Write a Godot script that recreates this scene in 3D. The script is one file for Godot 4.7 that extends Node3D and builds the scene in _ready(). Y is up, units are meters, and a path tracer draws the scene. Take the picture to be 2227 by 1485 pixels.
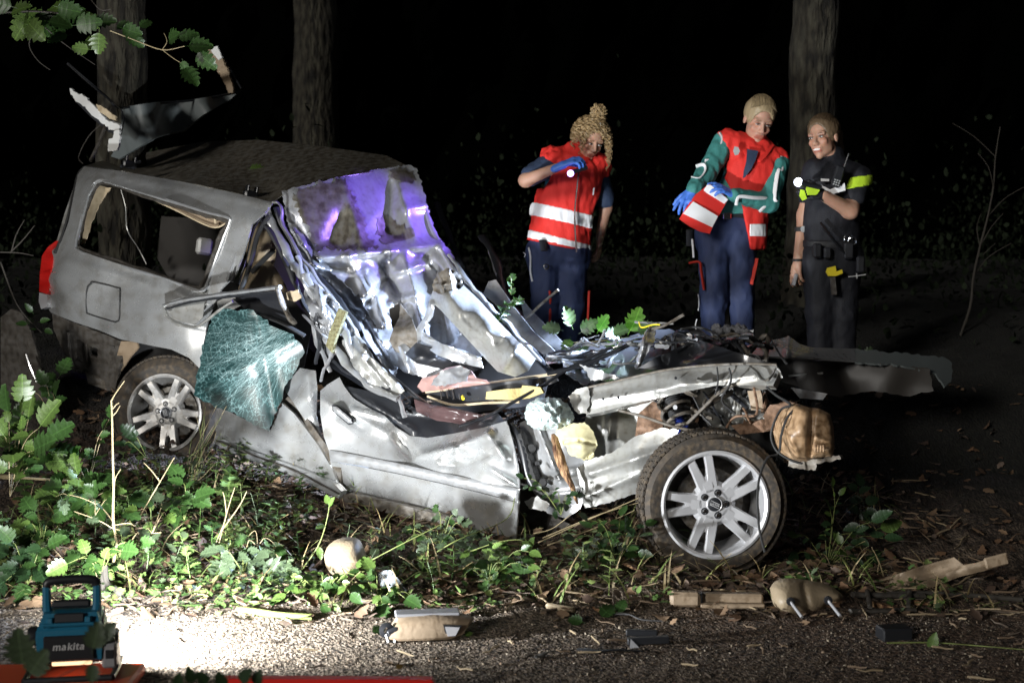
extends Node3D

# ---------------------------------------------------------------- measures
const FOCAL := 2885.0      # focal length of the photograph in its own pixels
const TILT := 4.074        # the camera looks down by this many degrees
const EYE := 1.5           # camera height above the road
var look := Basis()
var names := {}
var M := {}
var rng := RandomNumberGenerator.new()
var noise_a := FastNoiseLite.new()
var noise_b := FastNoiseLite.new()

# a measured point: column and row in the photograph, metres of depth
func at(px: float, py: float, d: float) -> Vector3:
	return Vector3(0, EYE, 0) + look * Vector3((px - 1113.5) / FOCAL * d, -(py - 742.5) / FOCAL * d, -d)

# a measured point on the car: metres behind the plane of its near flank
func car(px: float, py: float, off: float) -> Vector3:
	var u := (px - 1113.5) / FOCAL
	return at(px, py, (5.636 + off) / (0.5077 * u + 0.8615))

func flank_dir() -> Vector3:
	return Vector3(0.8615, 0, 0.5077)

func numbered(parent: Node, called: String) -> String:
	var key := str(parent.get_instance_id()) + "/" + called
	if not names.has(key):
		names[key] = 0
		return called
	names[key] += 1
	return "%s_%03d" % [called, names[key]]

func tag(o: Node, label: String, category: String, group := "", kind := "") -> Node:
	if label: o.set_meta("label", label)
	if category: o.set_meta("category", category)
	if group: o.set_meta("group", group)
	if kind: o.set_meta("kind", kind)
	return o

func thing(called: String, where: Vector3, label: String, category: String, group := "") -> Node3D:
	var o := Node3D.new()
	o.name = numbered(self, called)
	add_child(o, true)
	o.position = where
	tag(o, label, category, group)
	return o

# one named mesh; points are in world metres, shifted to the parent thing
func put(called: String, mesh: Mesh, mat: Material, parent: Node = null, where := Transform3D()) -> MeshInstance3D:
	var o := MeshInstance3D.new()
	o.mesh = mesh
	o.material_override = mat
	if parent == null:
		parent = self
	o.name = numbered(parent, called)
	parent.add_child(o, true)
	o.transform = where
	return o

# the same for a mesh whose points are given in the world
func place(called: String, mesh: Mesh, mat: Material, parent: Node3D) -> MeshInstance3D:
	var shift := Vector3.ZERO
	var p: Node = parent
	while p != null and p != self:
		shift -= (p as Node3D).position
		p = p.get_parent()
	return put(called, mesh, mat, parent, Transform3D(Basis(), shift))

func group_node(called: String, parent: Node3D) -> Node3D:
	var o := Node3D.new()
	o.name = numbered(parent, called)
	parent.add_child(o, true)
	return o

func rf(a: float, b: float) -> float:
	return rng.randf_range(a, b)

# ---------------------------------------------------------------- triangle soup with angle-split normals
class Soup:
	var v := PackedVector3Array()
	var uv := PackedVector2Array()
	var col := PackedColorArray()
	var ink := Color.WHITE
	var coloured := false
	var mapped := false

	func tri(a: Vector3, b: Vector3, c: Vector3, ua := Vector2.ZERO, ub := Vector2.ZERO, uc := Vector2.ZERO) -> void:
		v.append(a); v.append(b); v.append(c)
		uv.append(ua); uv.append(ub); uv.append(uc)
		if coloured:
			col.append(ink); col.append(ink); col.append(ink)

	func quad(a: Vector3, b: Vector3, c: Vector3, d: Vector3, ua := Vector2(0, 0), ub := Vector2(1, 0), uc := Vector2(1, 1), ud := Vector2(0, 1)) -> void:
		tri(a, b, c, ua, ub, uc)
		tri(a, c, d, ua, uc, ud)

	# a box with chamfered edges
	func box(x: Transform3D, size: Vector3, cut := 0.0) -> void:
		var h := size * 0.5
		var k := minf(cut, minf(h.x, minf(h.y, h.z)) * 0.9)
		if k <= 0.0:
			var p := []
			for i in 8:
				p.append(x * Vector3(h.x * (1 if i & 1 else -1), h.y * (1 if i & 2 else -1), h.z * (1 if i & 4 else -1)))
			for q in [[4, 5, 7, 6], [1, 0, 2, 3], [5, 1, 3, 7], [0, 4, 6, 2], [6, 7, 3, 2], [0, 1, 5, 4]]:
				quad(p[q[0]], p[q[1]], p[q[2]], p[q[3]])
			return
		var g := func(i: int, axis: int) -> Vector3:
			var s := Vector3(1 if i & 1 else -1, 1 if i & 2 else -1, 1 if i & 4 else -1)
			var w := h - Vector3(k, k, k)
			w[axis] = h[axis]
			return x * (s * w)
		for q in [[4, 5, 7, 6, 2], [1, 0, 2, 3, 2], [5, 1, 3, 7, 0], [0, 4, 6, 2, 0], [6, 7, 3, 2, 1], [0, 1, 5, 4, 1]]:
			quad(g.call(q[0], q[4]), g.call(q[1], q[4]), g.call(q[2], q[4]), g.call(q[3], q[4]))
		for a in 3:
			var b := (a + 1) % 3
			var c := (a + 2) % 3
			for i in 4:
				var base := ((1 << b) if i & 1 else 0) | ((1 << c) if i & 2 else 0)
				var p0: Vector3 = g.call(base, b)
				var p1: Vector3 = g.call(base | (1 << a), b)
				var p2: Vector3 = g.call(base | (1 << a), c)
				var p3: Vector3 = g.call(base, c)
				var out := p0 + p1 + p2 + p3 - 4.0 * x.origin
				if (p1 - p0).cross(p2 - p0).dot(out) > 0: quad(p0, p1, p2, p3)
				else: quad(p3, p2, p1, p0)
		for i in 8:
			var p0: Vector3 = g.call(i, 0)
			var p1: Vector3 = g.call(i, 1)
			var p2: Vector3 = g.call(i, 2)
			if (p1 - p0).cross(p2 - p0).dot(p0 - x.origin) > 0: tri(p0, p1, p2)
			else: tri(p0, p2, p1)

	# a round or oval tube along points; radii one per point
	func tube(pts: Array, radii: Array, sides := 8, flat := 1.0, up := Vector3.UP, caps := true) -> void:
		var n := pts.size()
		var rings := []
		var side := Vector3.ZERO
		var run := 0.0
		var runs := []
		for i in n:
			var t: Vector3 = (pts[mini(i + 1, n - 1)] - pts[maxi(i - 1, 0)]).normalized()
			if i == 0:
				side = t.cross(up)
				if side.length() < 0.05: side = t.cross(Vector3(1, 0.2, 0.3))
			else:
				run += (pts[i] - pts[i - 1]).length()
			runs.append(run)
			side = (side - t * side.dot(t)).normalized()
			var other := side.cross(t)
			var r: float = radii[mini(i, radii.size() - 1)]
			var ring := PackedVector3Array()
			for k in sides + 1:
				var a := TAU * (k % sides) / sides
				ring.append(pts[i] + side * cos(a) * r + other * sin(a) * r * flat)
			rings.append(ring)
		for i in n - 1:
			for k in sides:
				var u0 := float(k) / sides
				var u1 := float(k + 1) / sides
				quad(rings[i][k], rings[i + 1][k], rings[i + 1][k + 1], rings[i][k + 1], Vector2(u0, runs[i]), Vector2(u0, runs[i + 1]), Vector2(u1, runs[i + 1]), Vector2(u1, runs[i]))
		if caps:
			for k in sides:
				tri(pts[0], rings[0][k], rings[0][k + 1])
				tri(pts[n - 1], rings[n - 1][k + 1], rings[n - 1][k])

	# a profile of (radius, height) turned about the local y axis
	func lathe(profile: Array, x: Transform3D, seg := 32) -> void:
		var n := profile.size()
		for i in n - 1:
			for k in seg:
				var a0 := TAU * k / seg
				var a1 := TAU * ((k + 1) % seg) / seg
				var p: Vector2 = profile[i]
				var q: Vector2 = profile[i + 1]
				var A := x * Vector3(cos(a0) * p.x, p.y, sin(a0) * p.x)
				var B := x * Vector3(cos(a1) * p.x, p.y, sin(a1) * p.x)
				var C := x * Vector3(cos(a1) * q.x, q.y, sin(a1) * q.x)
				var D := x * Vector3(cos(a0) * q.x, q.y, sin(a0) * q.x)
				var t0 := Vector2(float(k) / seg, float(i) / n)
				var t1 := Vector2(float(k + 1) / seg, float(i + 1) / n)
				if p.x > 1e-6: tri(A, C, B, t0, t1, Vector2(t1.x, t0.y))
				if q.x > 1e-6: tri(A, D, C, t0, Vector2(t0.x, t1.y), t1)

	# a flat outline in local x, y pushed along local z from z0 to z1
	func prism(outline: PackedVector2Array, x: Transform3D, z0: float, z1: float) -> void:
		var idx := Geometry2D.triangulate_polygon(outline)
		var ccw := not Geometry2D.is_polygon_clockwise(outline)
		for i in range(0, idx.size(), 3):
			var a := outline[idx[i]]
			var b := outline[idx[i + 1]]
			var c := outline[idx[i + 2]]
			if (b - a).cross(c - a) < 0:
				var t := b; b = c; c = t
			tri(x * Vector3(a.x, a.y, z1), x * Vector3(b.x, b.y, z1), x * Vector3(c.x, c.y, z1), a, b, c)
			tri(x * Vector3(a.x, a.y, z0), x * Vector3(c.x, c.y, z0), x * Vector3(b.x, b.y, z0), a, c, b)
		var n := outline.size()
		for i in n:
			var a := outline[i]
			var b := outline[(i + 1) % n]
			if not ccw:
				var t := a; a = b; b = t
			quad(x * Vector3(a.x, a.y, z0), x * Vector3(b.x, b.y, z0), x * Vector3(b.x, b.y, z1), x * Vector3(a.x, a.y, z1))

	func ellipsoid(c: Vector3, r: Vector3, basis := Basis(), rows := 8, seg := 12) -> void:
		for i in rows:
			for k in seg:
				var p := []
				for q in [[i, k], [i + 1, k], [i + 1, k + 1], [i, k + 1]]:
					var th = PI * q[0] / rows
					var ph = TAU * (q[1] % seg) / seg
					p.append(c + basis * (r * Vector3(sin(th) * cos(ph), cos(th), sin(th) * sin(ph))))
				if i < rows - 1: tri(p[0], p[2], p[1])
				if i > 0: tri(p[0], p[3], p[2])

	func mesh(angle := 42.0) -> ArrayMesh:
		var n := v.size()
		var fn := PackedVector3Array()
		fn.resize(n / 3)
		var at_point := {}
		for t in n / 3:
			fn[t] = (v[t * 3 + 1] - v[t * 3]).cross(v[t * 3 + 2] - v[t * 3])
			for k in 3:
				var key := Vector3i((v[t * 3 + k] * 20000.0).round())
				if at_point.has(key): at_point[key].append(t)
				else: at_point[key] = [t]
		var limit := cos(deg_to_rad(angle))
		var nn := PackedVector3Array()
		nn.resize(n)
		var unit := PackedVector3Array()
		unit.resize(n / 3)
		for t in n / 3: unit[t] = fn[t].normalized()
		for t in n / 3:
			var u := unit[t]
			for k in 3:
				var s := Vector3.ZERO
				for o in at_point[Vector3i((v[t * 3 + k] * 20000.0).round())]:
					if unit[o].dot(u) >= limit: s += fn[o]
				nn[t * 3 + k] = s.normalized() if s.length_squared() > 1e-24 else u
		var idx := PackedInt32Array()
		idx.resize(n)
		for t in n / 3:
			idx[t * 3] = t * 3; idx[t * 3 + 1] = t * 3 + 2; idx[t * 3 + 2] = t * 3 + 1
		var arr := []
		arr.resize(Mesh.ARRAY_MAX)
		arr[Mesh.ARRAY_VERTEX] = v
		arr[Mesh.ARRAY_NORMAL] = nn
		arr[Mesh.ARRAY_TEX_UV] = uv
		if coloured: arr[Mesh.ARRAY_COLOR] = col
		arr[Mesh.ARRAY_INDEX] = idx
		var m := ArrayMesh.new()
		m.add_surface_from_arrays(Mesh.PRIMITIVE_TRIANGLES, arr)
		return m

# indexed mesh, all smooth; triangles given counter-clockwise
func smooth_mesh(v: PackedVector3Array, idx: PackedInt32Array, uv := PackedVector2Array(), col := PackedColorArray()) -> ArrayMesh:
	var nn := PackedVector3Array()
	nn.resize(v.size())
	var out := PackedInt32Array()
	out.resize(idx.size())
	for i in range(0, idx.size(), 3):
		var a := idx[i]
		var b := idx[i + 1]
		var c := idx[i + 2]
		var n := (v[b] - v[a]).cross(v[c] - v[a])
		nn[a] += n; nn[b] += n; nn[c] += n
		out[i] = a; out[i + 1] = c; out[i + 2] = b
	for i in nn.size(): nn[i] = nn[i].normalized()
	var arr := []
	arr.resize(Mesh.ARRAY_MAX)
	arr[Mesh.ARRAY_VERTEX] = v
	arr[Mesh.ARRAY_NORMAL] = nn
	if uv.size() == v.size(): arr[Mesh.ARRAY_TEX_UV] = uv
	if col.size() == v.size(): arr[Mesh.ARRAY_COLOR] = col
	arr[Mesh.ARRAY_INDEX] = out
	var m := ArrayMesh.new()
	m.add_surface_from_arrays(Mesh.PRIMITIVE_TRIANGLES, arr)
	return m

# Catmull-Rom through points, n steps per span
func curve(pts: Array, n := 6) -> Array:
	var out := []
	var c := pts.size()
	for i in c - 1:
		var p0 = pts[maxi(i - 1, 0)]
		var p1 = pts[i]
		var p2 = pts[i + 1]
		var p3 = pts[mini(i + 2, c - 1)]
		for k in n:
			var t := float(k) / n
			out.append(0.5 * (2.0 * p1 + (p2 - p0) * t + (2.0 * p0 - 5.0 * p1 + 4.0 * p2 - p3) * t * t + (3.0 * p1 - p0 - 3.0 * p2 + p3) * t * t * t))
	out.append(pts[c - 1])
	return out

# ---------------------------------------------------------------- bent sheet metal
# outline, holes: x, y, x, y ... as measured; base: [x, y, offset] that the sheet passes near; ridges: [x1, y1, x2, y2, width, height]
# where: how a measured point with its offset becomes a place
func sheet(outline: Array, base: Array, o := {}) -> ArrayMesh:
	var step: float = o.get("step", 9.0)
	var thick: float = o.get("thick", 0.004)
	var noise_amp: float = o.get("noise", 0.0)
	var calm: Array = o.get("calm", [])
	var nscale: float = o.get("nscale", 60.0)
	var ridges: Array = o.get("ridges", [])
	var fixed_d: float = o.get("depth", 0.0)
	var soft: float = o.get("soft", 20.0)
	var seed_: float = o.get("seed", 0.0)
	var round_edge: float = o.get("rounded", 0.0)
	var rough: float = o.get("ragged", 0.0)
	var loops = [outline] + o.get("holes", [])
	var polys := []
	for l in loops:
		var q := []
		for i in range(0, l.size(), 2): q.append(Vector2(l[i], l[i + 1]))
		if o.get("curved", false):
			q.append(q[0])
			q = curve(q, 4)
			q.pop_back()
		var dense := PackedVector2Array()
		for i in q.size():
			var a: Vector2 = q[i]
			var b: Vector2 = q[(i + 1) % q.size()]
			var m := maxi(1, int((b - a).length() / (step * 0.85)))
			for k in m:
				var p := a.lerp(b, float(k) / m)
				if rough > 0.0 and k > 0:
					p += (b - a).normalized().orthogonal() * noise_a.get_noise_2d(p.x * 9.0 + seed_ * 31.0, p.y * 9.0) * rough
				dense.append(p)
		polys.append(dense)
	var pts := PackedVector2Array()
	for d in polys: pts.append_array(d)
	var lo := pts[0]
	var hi := pts[0]
	for p in polys[0]:
		lo = lo.min(p); hi = hi.max(p)
	var y := lo.y + step * 0.5
	var odd := false
	while y < hi.y:
		var x := lo.x + (step * 0.5 if odd else 0.0)
		while x < hi.x:
			var p := Vector2(x, y) + Vector2(noise_a.get_noise_2d(x * 40.0, y * 40.0), noise_a.get_noise_2d(y * 40.0, x * 40.0)) * step * 0.2
			if Geometry2D.is_point_in_polygon(p, polys[0]):
				var ok := true
				for k in range(1, polys.size()):
					if Geometry2D.is_point_in_polygon(p, polys[k]): ok = false
				if ok:
					for d in polys:
						for e in d:
							if absf(e.x - p.x) < step * 0.55 and absf(e.y - p.y) < step * 0.55:
								ok = false
								break
						if not ok: break
				if ok: pts.append(p)
			x += step
		y += step * 0.87
		odd = not odd
	var idx := Geometry2D.triangulate_delaunay(pts)
	var v := PackedVector3Array()
	var uv := PackedVector2Array()
	var fit := spline_fit(base) if base.size() >= 5 else PackedFloat64Array()
	for p in pts:
		var off := 0.0
		if fit.size():
			off = fit_at(fit, base, p.x, p.y)
		else:
			var s := 0.0
			var w := 0.0
			for b in base:
				var q: float = (p.x - b[0]) * (p.x - b[0]) + (p.y - b[1]) * (p.y - b[1]) + soft * soft
				var k := 1.0 / (q * q)
				s += k * b[2]; w += k
			off = s / w
		for r in ridges:
			var a := Vector2(r[0], r[1])
			var c := Vector2(r[2], r[3])
			var q := Geometry2D.get_closest_point_to_segment(p, a, c)
			var d := (q - p).length() / float(r[4])
			if d < 1.0: off -= float(r[5]) * (1.0 - d) * (1.0 - d)
		var amp := noise_amp
		if calm: amp *= lerpf(calm[2], 1.0, clampf((p.y - calm[0]) / (calm[1] - calm[0]), 0.0, 1.0))
		if amp > 0.0:
			off += amp * (absf(noise_a.get_noise_3d(p.x / nscale * 10.0, p.y / nscale * 10.0, seed_ * 17.0)) - 0.25) * 2.0
			off += amp * 0.35 * noise_b.get_noise_3d(p.x / nscale * 28.0, p.y / nscale * 28.0, seed_ * 11.0)
		if round_edge > 0.0:
			var dd := 1e9
			var m = polys[0].size()
			for i in m:
				dd = minf(dd, (Geometry2D.get_closest_point_to_segment(p, polys[0][i], polys[0][(i + 1) % m]) - p).length())
			var e := clampf(dd / float(o.get("edge", 20.0)), 0.0, 1.0)
			off -= round_edge * sqrt(1.0 - (1.0 - e) * (1.0 - e))
		v.append(at(p.x, p.y, fixed_d + off) if fixed_d > 0.0 else car(p.x, p.y, off))
		uv.append(Vector2((p.x - lo.x) / (hi.x - lo.x), (p.y - lo.y) / (hi.y - lo.y)))
	var keep := PackedInt32Array()
	var edges := {}
	for i in range(0, idx.size(), 3):
		var a := idx[i]
		var b := idx[i + 1]
		var c := idx[i + 2]
		var mid := (pts[a] + pts[b] + pts[c]) / 3.0
		if not Geometry2D.is_point_in_polygon(mid, polys[0]): continue
		var ok := true
		for k in range(1, polys.size()):
			if Geometry2D.is_point_in_polygon(mid, polys[k]): ok = false
		if not ok: continue
		if (pts[b] - pts[a]).cross(pts[c] - pts[a]) > 0.0:
			var t := b; b = c; c = t
		if absf((pts[b] - pts[a]).cross(pts[c] - pts[a])) < 0.5: continue
		keep.append(a); keep.append(b); keep.append(c)
		for e in [[a, b], [b, c], [c, a]]:
			edges[Vector2i(e[0], e[1])] = true
	var n := v.size()
	var vn := PackedVector3Array()
	vn.resize(n)
	for i in range(0, keep.size(), 3):
		var q := (v[keep[i + 1]] - v[keep[i]]).cross(v[keep[i + 2]] - v[keep[i]])
		for k in 3: vn[keep[i + k]] += q
	for i in n: vn[i] = vn[i].normalized()
	# front, back and rim
	var V := PackedVector3Array()
	var N := PackedVector3Array()
	var U := PackedVector2Array()
	var I := PackedInt32Array()
	V.append_array(v); N.append_array(vn); U.append_array(uv)
	for i in n:
		V.append(v[i] - vn[i] * thick); N.append(-vn[i]); U.append(uv[i])
	for i in range(0, keep.size(), 3):
		I.append_array([keep[i], keep[i + 2], keep[i + 1]])
		I.append_array([keep[i] + n, keep[i + 1] + n, keep[i + 2] + n])
	for e in edges:
		if edges.has(Vector2i(e.y, e.x)): continue
		var a: int = e.x
		var b: int = e.y
		var side := (v[b] - v[a]).cross(vn[a]).normalized()
		var k := V.size()
		for q in [v[a], v[b], v[b] - vn[b] * thick, v[a] - vn[a] * thick]:
			V.append(q); N.append(side); U.append(uv[a])
		I.append_array([k, k + 1, k + 2, k, k + 2, k + 3])
	var arr := []
	arr.resize(Mesh.ARRAY_MAX)
	arr[Mesh.ARRAY_VERTEX] = V
	arr[Mesh.ARRAY_NORMAL] = N
	arr[Mesh.ARRAY_TEX_UV] = U
	arr[Mesh.ARRAY_INDEX] = I
	var m := ArrayMesh.new()
	m.add_surface_from_arrays(Mesh.PRIMITIVE_TRIANGLES, arr)
	return m

# thin plate spline through the measured offsets; empty where the points do not span a plane
func spline_fit(base: Array) -> PackedFloat64Array:
	var n := base.size()
	var m := n + 3
	var A := []
	for i in m:
		var row := PackedFloat64Array()
		row.resize(m + 1)
		A.append(row)
	for i in n:
		var a: Array = base[i]
		for j in n:
			var b: Array = base[j]
			var q: float = ((a[0] - b[0]) * (a[0] - b[0]) + (a[1] - b[1]) * (a[1] - b[1])) * 0.0001
			A[i][j] = q * log(q + 1e-9) + (0.004 if i == j else 0.0)
		A[i][n] = 1.0; A[i][n + 1] = a[0] * 0.01; A[i][n + 2] = a[1] * 0.01
		A[n][i] = 1.0; A[n + 1][i] = a[0] * 0.01; A[n + 2][i] = a[1] * 0.01
		A[i][m] = a[2]
	for c in m:
		var best := c
		for r in range(c + 1, m):
			if absf(A[r][c]) > absf(A[best][c]): best = r
		if absf(A[best][c]) < 1e-7: return PackedFloat64Array()
		var t = A[c]; A[c] = A[best]; A[best] = t
		for r in m:
			if r == c or A[r][c] == 0.0: continue
			var k: float = A[r][c] / A[c][c]
			for j in range(c, m + 1): A[r][j] -= k * A[c][j]
	var out := PackedFloat64Array()
	for i in m: out.append(A[i][m] / A[i][i])
	return out

func fit_at(fit: PackedFloat64Array, base: Array, px: float, py: float) -> float:
	var n := base.size()
	var off := fit[n] + fit[n + 1] * px * 0.01 + fit[n + 2] * py * 0.01
	for i in n:
		var q: float = ((px - base[i][0]) * (px - base[i][0]) + (py - base[i][1]) * (py - base[i][1])) * 0.0001
		off += fit[i] * q * log(q + 1e-9)
	return off

# a bar along measured car points [x, y, offset], with radii
func car_pts(l: Array) -> Array:
	var out := []
	for p in l: out.append(car(p[0], p[1], p[2]))
	return out

func at_pts(l: Array) -> Array:
	var out := []
	for p in l: out.append(at(p[0], p[1], p[2]))
	return out

func bar(l: Array, r: float, sides := 8, flat := 1.0, smooth := 5, crumple := 0.0) -> ArrayMesh:
	var s := Soup.new()
	var c := curve(car_pts(l), smooth)
	var rr := []
	for i in c.size():
		var p: Vector3 = c[i]
		if crumple > 0.0: c[i] = p + Vector3(noise_a.get_noise_3dv(p * 400.0), noise_a.get_noise_3dv(p * 400.0 + Vector3(99, 0, 0)), noise_b.get_noise_3dv(p * 300.0)) * crumple
		rr.append(r * (1.0 + (0.5 * noise_b.get_noise_3dv(p * 500.0) if crumple > 0.0 else 0.0)))
	s.tube(c, rr, sides, flat)
	return s.mesh()

func wire(l: Array, r: float, sides := 6, smooth := 5) -> ArrayMesh:
	var s := Soup.new()
	s.tube(curve(at_pts(l), smooth), [r], sides)
	return s.mesh()

# ---------------------------------------------------------------- bodies and cloth: joints with radii, blended and meshed as surface nets
# bone: [a, b, ra, rb, (flat dir, flat factor)]; ball: [centre, radii, basis]
class Flesh:
	var cell := 0.014
	var blend := 0.03
	var bones := []
	var balls := []
	var cuts := []      # ellipsoids taken away: [centre, radii, basis]
	var planes := []    # half spaces taken away: [normal, distance]: kept where n.p < d
	var grow := 0.0
	var wrinkle := 0.0
	var wscale := 1.0
	var noise: FastNoiseLite
	var paint: Callable

	func bone(a: Vector3, b: Vector3, ra: float, rb: float, fdir := Vector3.ZERO, f := 1.0) -> void:
		bones.append([a, b, ra, rb, fdir, f])

	func limb(pts: Array, radii: Array, fdir := Vector3.ZERO, f := 1.0) -> void:
		for i in pts.size() - 1: bone(pts[i], pts[i + 1], radii[i], radii[i + 1], fdir, f)

	func ball(c: Vector3, r: Vector3, b := Basis()) -> void:
		balls.append([c, r, b])

	func build(V: PackedVector3Array, N: PackedVector3Array, C: PackedColorArray, I: PackedInt32Array) -> void:
		var lo := Vector3(1e9, 1e9, 1e9)
		var hi := -lo
		for b in bones:
			var r: float = maxf(b[2], b[3]) * maxf(1.0, b[5]) + grow
			for p in [b[0], b[1]]:
				lo = lo.min(p - Vector3(r, r, r)); hi = hi.max(p + Vector3(r, r, r))
		for b in balls:
			var r: float = maxf(b[1].x, maxf(b[1].y, b[1].z)) + grow
			lo = lo.min(b[0] - Vector3(r, r, r)); hi = hi.max(b[0] + Vector3(r, r, r))
		var pad := cell * 3.0 + wrinkle
		lo -= Vector3(pad, pad, pad); hi += Vector3(pad, pad, pad)
		var nx := int((hi.x - lo.x) / cell) + 2
		var ny := int((hi.y - lo.y) / cell) + 2
		var nz := int((hi.z - lo.z) / cell) + 2
		var f := PackedFloat32Array()
		f.resize(nx * ny * nz)
		f.fill(1.0)
		var margin := blend + cell * 5.0 + maxf(grow, 0.0)
		for b in bones:
			var a: Vector3 = b[0]
			var e: Vector3 = b[1]
			var ra: float = b[2] + grow
			var rb: float = b[3] + grow
			var fd: Vector3 = b[4]
			var inv: float = 1.0 / float(b[5]) - 1.0
			var m: float = maxf(ra, rb) * maxf(1.0, b[5]) + margin
			var l := ((a.min(e) - Vector3(m, m, m) - lo) / cell).floor().max(Vector3.ZERO)
			var h := ((a.max(e) + Vector3(m, m, m) - lo) / cell).ceil().min(Vector3(nx - 1, ny - 1, nz - 1))
			var flat := fd != Vector3.ZERO
			var ba := e - a
			if flat: ba += fd * (ba.dot(fd) * inv)
			var bb := 1.0 / maxf(ba.length_squared(), 1e-9)
			var k := blend
			for z in range(int(l.z), int(h.z) + 1):
				for y in range(int(l.y), int(h.y) + 1):
					var row := (z * ny + y) * nx
					var p := lo + Vector3(int(l.x), y, z) * cell - a
					for x in range(int(l.x), int(h.x) + 1):
						var q := p
						if flat: q += fd * (q.dot(fd) * inv)
						var t := clampf(q.dot(ba) * bb, 0.0, 1.0)
						var d := (q - ba * t).length() - (ra + (rb - ra) * t)
						if d < margin:
							var o := f[row + x]
							var w := k - absf(o - d)
							d = minf(o, d)
							if w > 0.0: d -= w * w / (4.0 * k)
							f[row + x] = d
						p.x += cell
		for kind in 2:
			for b in (balls if kind == 0 else cuts):
				var c: Vector3 = b[0]
				var r: Vector3 = b[1] + Vector3(grow, grow, grow) * (1.0 if kind == 0 else 0.0)
				var inv: Basis = b[2].transposed()
				var big := maxf(r.x, maxf(r.y, r.z))
				var m := big + margin
				var l := ((c - Vector3(m, m, m) - lo) / cell).floor().max(Vector3.ZERO)
				var h := ((c + Vector3(m, m, m) - lo) / cell).ceil().min(Vector3(nx - 1, ny - 1, nz - 1))
				var k := blend if kind == 0 else minf(blend, cell * 2.0)
				for z in range(int(l.z), int(h.z) + 1):
					for y in range(int(l.y), int(h.y) + 1):
						var row := (z * ny + y) * nx
						for x in range(int(l.x), int(h.x) + 1):
							var q: Vector3 = inv * (lo + Vector3(x, y, z) * cell - c)
							var g := q / r
							var k0 := g.length()
							var d := k0 * (k0 - 1.0) / maxf((g / r).length(), 1e-6)
							if d < margin:
								var o := f[row + x]
								if kind == 0:
									var w := k - absf(o - d)
									d = minf(o, d)
									if w > 0.0: d -= w * w / (4.0 * k)
								else:
									d = -d
									var w := k - absf(o - d)
									d = maxf(o, d)
									if w > 0.0: d += w * w / (4.0 * k)
								f[row + x] = d
		if wrinkle > 0.0 or planes:
			var near := cell * 2.5 + wrinkle
			for z in nz:
				for y in ny:
					var row := (z * ny + y) * nx
					for x in nx:
						var d := f[row + x]
						if d > near: continue
						var p := lo + Vector3(x, y, z) * cell
						if wrinkle > 0.0 and d > -near:
							d += wrinkle * noise.get_noise_3d(p.x * 900.0 * wscale, p.y * 380.0 * wscale, p.z * 900.0 * wscale)
						for pl in planes:
							d = maxf(d, pl[0].dot(p) - pl[1])
						f[row + x] = d
		var id := {}
		var base := V.size()
		var corner := [0, 1, nx, nx + 1, nx * ny, nx * ny + 1, nx * ny + nx, nx * ny + nx + 1]
		var has_paint := paint.is_valid()
		for z in nz - 1:
			for y in ny - 1:
				var row := (z * ny + y) * nx
				for x in nx - 1:
					var i := row + x
					var s := 0
					var f0 := f[i]
					if f0 > cell * 4.5 or f0 < -cell * 4.5: continue
					for k in 8:
						if f[i + corner[k]] < 0.0: s |= 1 << k
					if s == 0 or s == 255: continue
					var sum := Vector3.ZERO
					var cnt := 0
					for k in 8:
						for bit in [1, 2, 4]:
							if k & bit: continue
							var k2: int = k | bit
							if ((s >> k) & 1) == ((s >> k2) & 1): continue
							var fa := f[i + corner[k]]
							var fb := f[i + corner[k2]]
							var t := fa / (fa - fb)
							sum += Vector3((k & 1) + (t if bit == 1 else 0.0), ((k >> 1) & 1) + (t if bit == 2 else 0.0), ((k >> 2) & 1) + (t if bit == 4 else 0.0))
							cnt += 1
					var p := lo + (Vector3(x, y, z) + sum / cnt) * cell
					id[i] = V.size()
					V.append(p)
					N.append(Vector3.ZERO)
					if has_paint: C.append(paint.call(p))
		for i in id:
			var x: int = i % nx
			var y: int = (i / nx) % ny
			var z: int = i / (nx * ny)
			var inside := f[i] < 0.0
			for ax in 3:
				var st: int = [1, nx, nx * ny][ax]
				if (f[i + st] < 0.0) == inside: continue
				var s1: int = [nx, nx * ny, 1][ax]
				var s2: int = [nx * ny, 1, nx][ax]
				if not (id.has(i - s1) and id.has(i - s2) and id.has(i - s1 - s2)): continue
				var a: int = id[i]
				var b: int = id[i - s1]
				var c: int = id[i - s1 - s2]
				var d: int = id[i - s2]
				if not inside:
					var t := b; b = d; d = t
				var n1 := (V[b] - V[a]).cross(V[c] - V[a])
				var n2 := (V[c] - V[a]).cross(V[d] - V[a])
				N[a] += n1 + n2; N[b] += n1; N[c] += n1 + n2; N[d] += n2
				I.append_array([a, c, b, a, d, c])
		for i in range(base, V.size()): N[i] = N[i].normalized()

func flesh_mesh(parts: Array) -> ArrayMesh:
	var V := PackedVector3Array()
	var N := PackedVector3Array()
	var C := PackedColorArray()
	var I := PackedInt32Array()
	for p in parts: p.build(V, N, C, I)
	var arr := []
	arr.resize(Mesh.ARRAY_MAX)
	arr[Mesh.ARRAY_VERTEX] = V
	arr[Mesh.ARRAY_NORMAL] = N
	if C.size() == V.size(): arr[Mesh.ARRAY_COLOR] = C
	arr[Mesh.ARRAY_INDEX] = I
	var m := ArrayMesh.new()
	m.add_surface_from_arrays(Mesh.PRIMITIVE_TRIANGLES, arr)
	return m

func flesh(cell: float, blend: float, grow := 0.0, wrinkle := 0.0) -> Flesh:
	var f := Flesh.new()
	f.cell = cell
	f.blend = blend
	f.grow = grow
	f.wrinkle = wrinkle
	f.noise = noise_b
	return f

# ---------------------------------------------------------------- materials
func lin(r: float, g: float, b: float) -> Color:
	return Color(r, g, b).linear_to_srgb()

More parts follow.
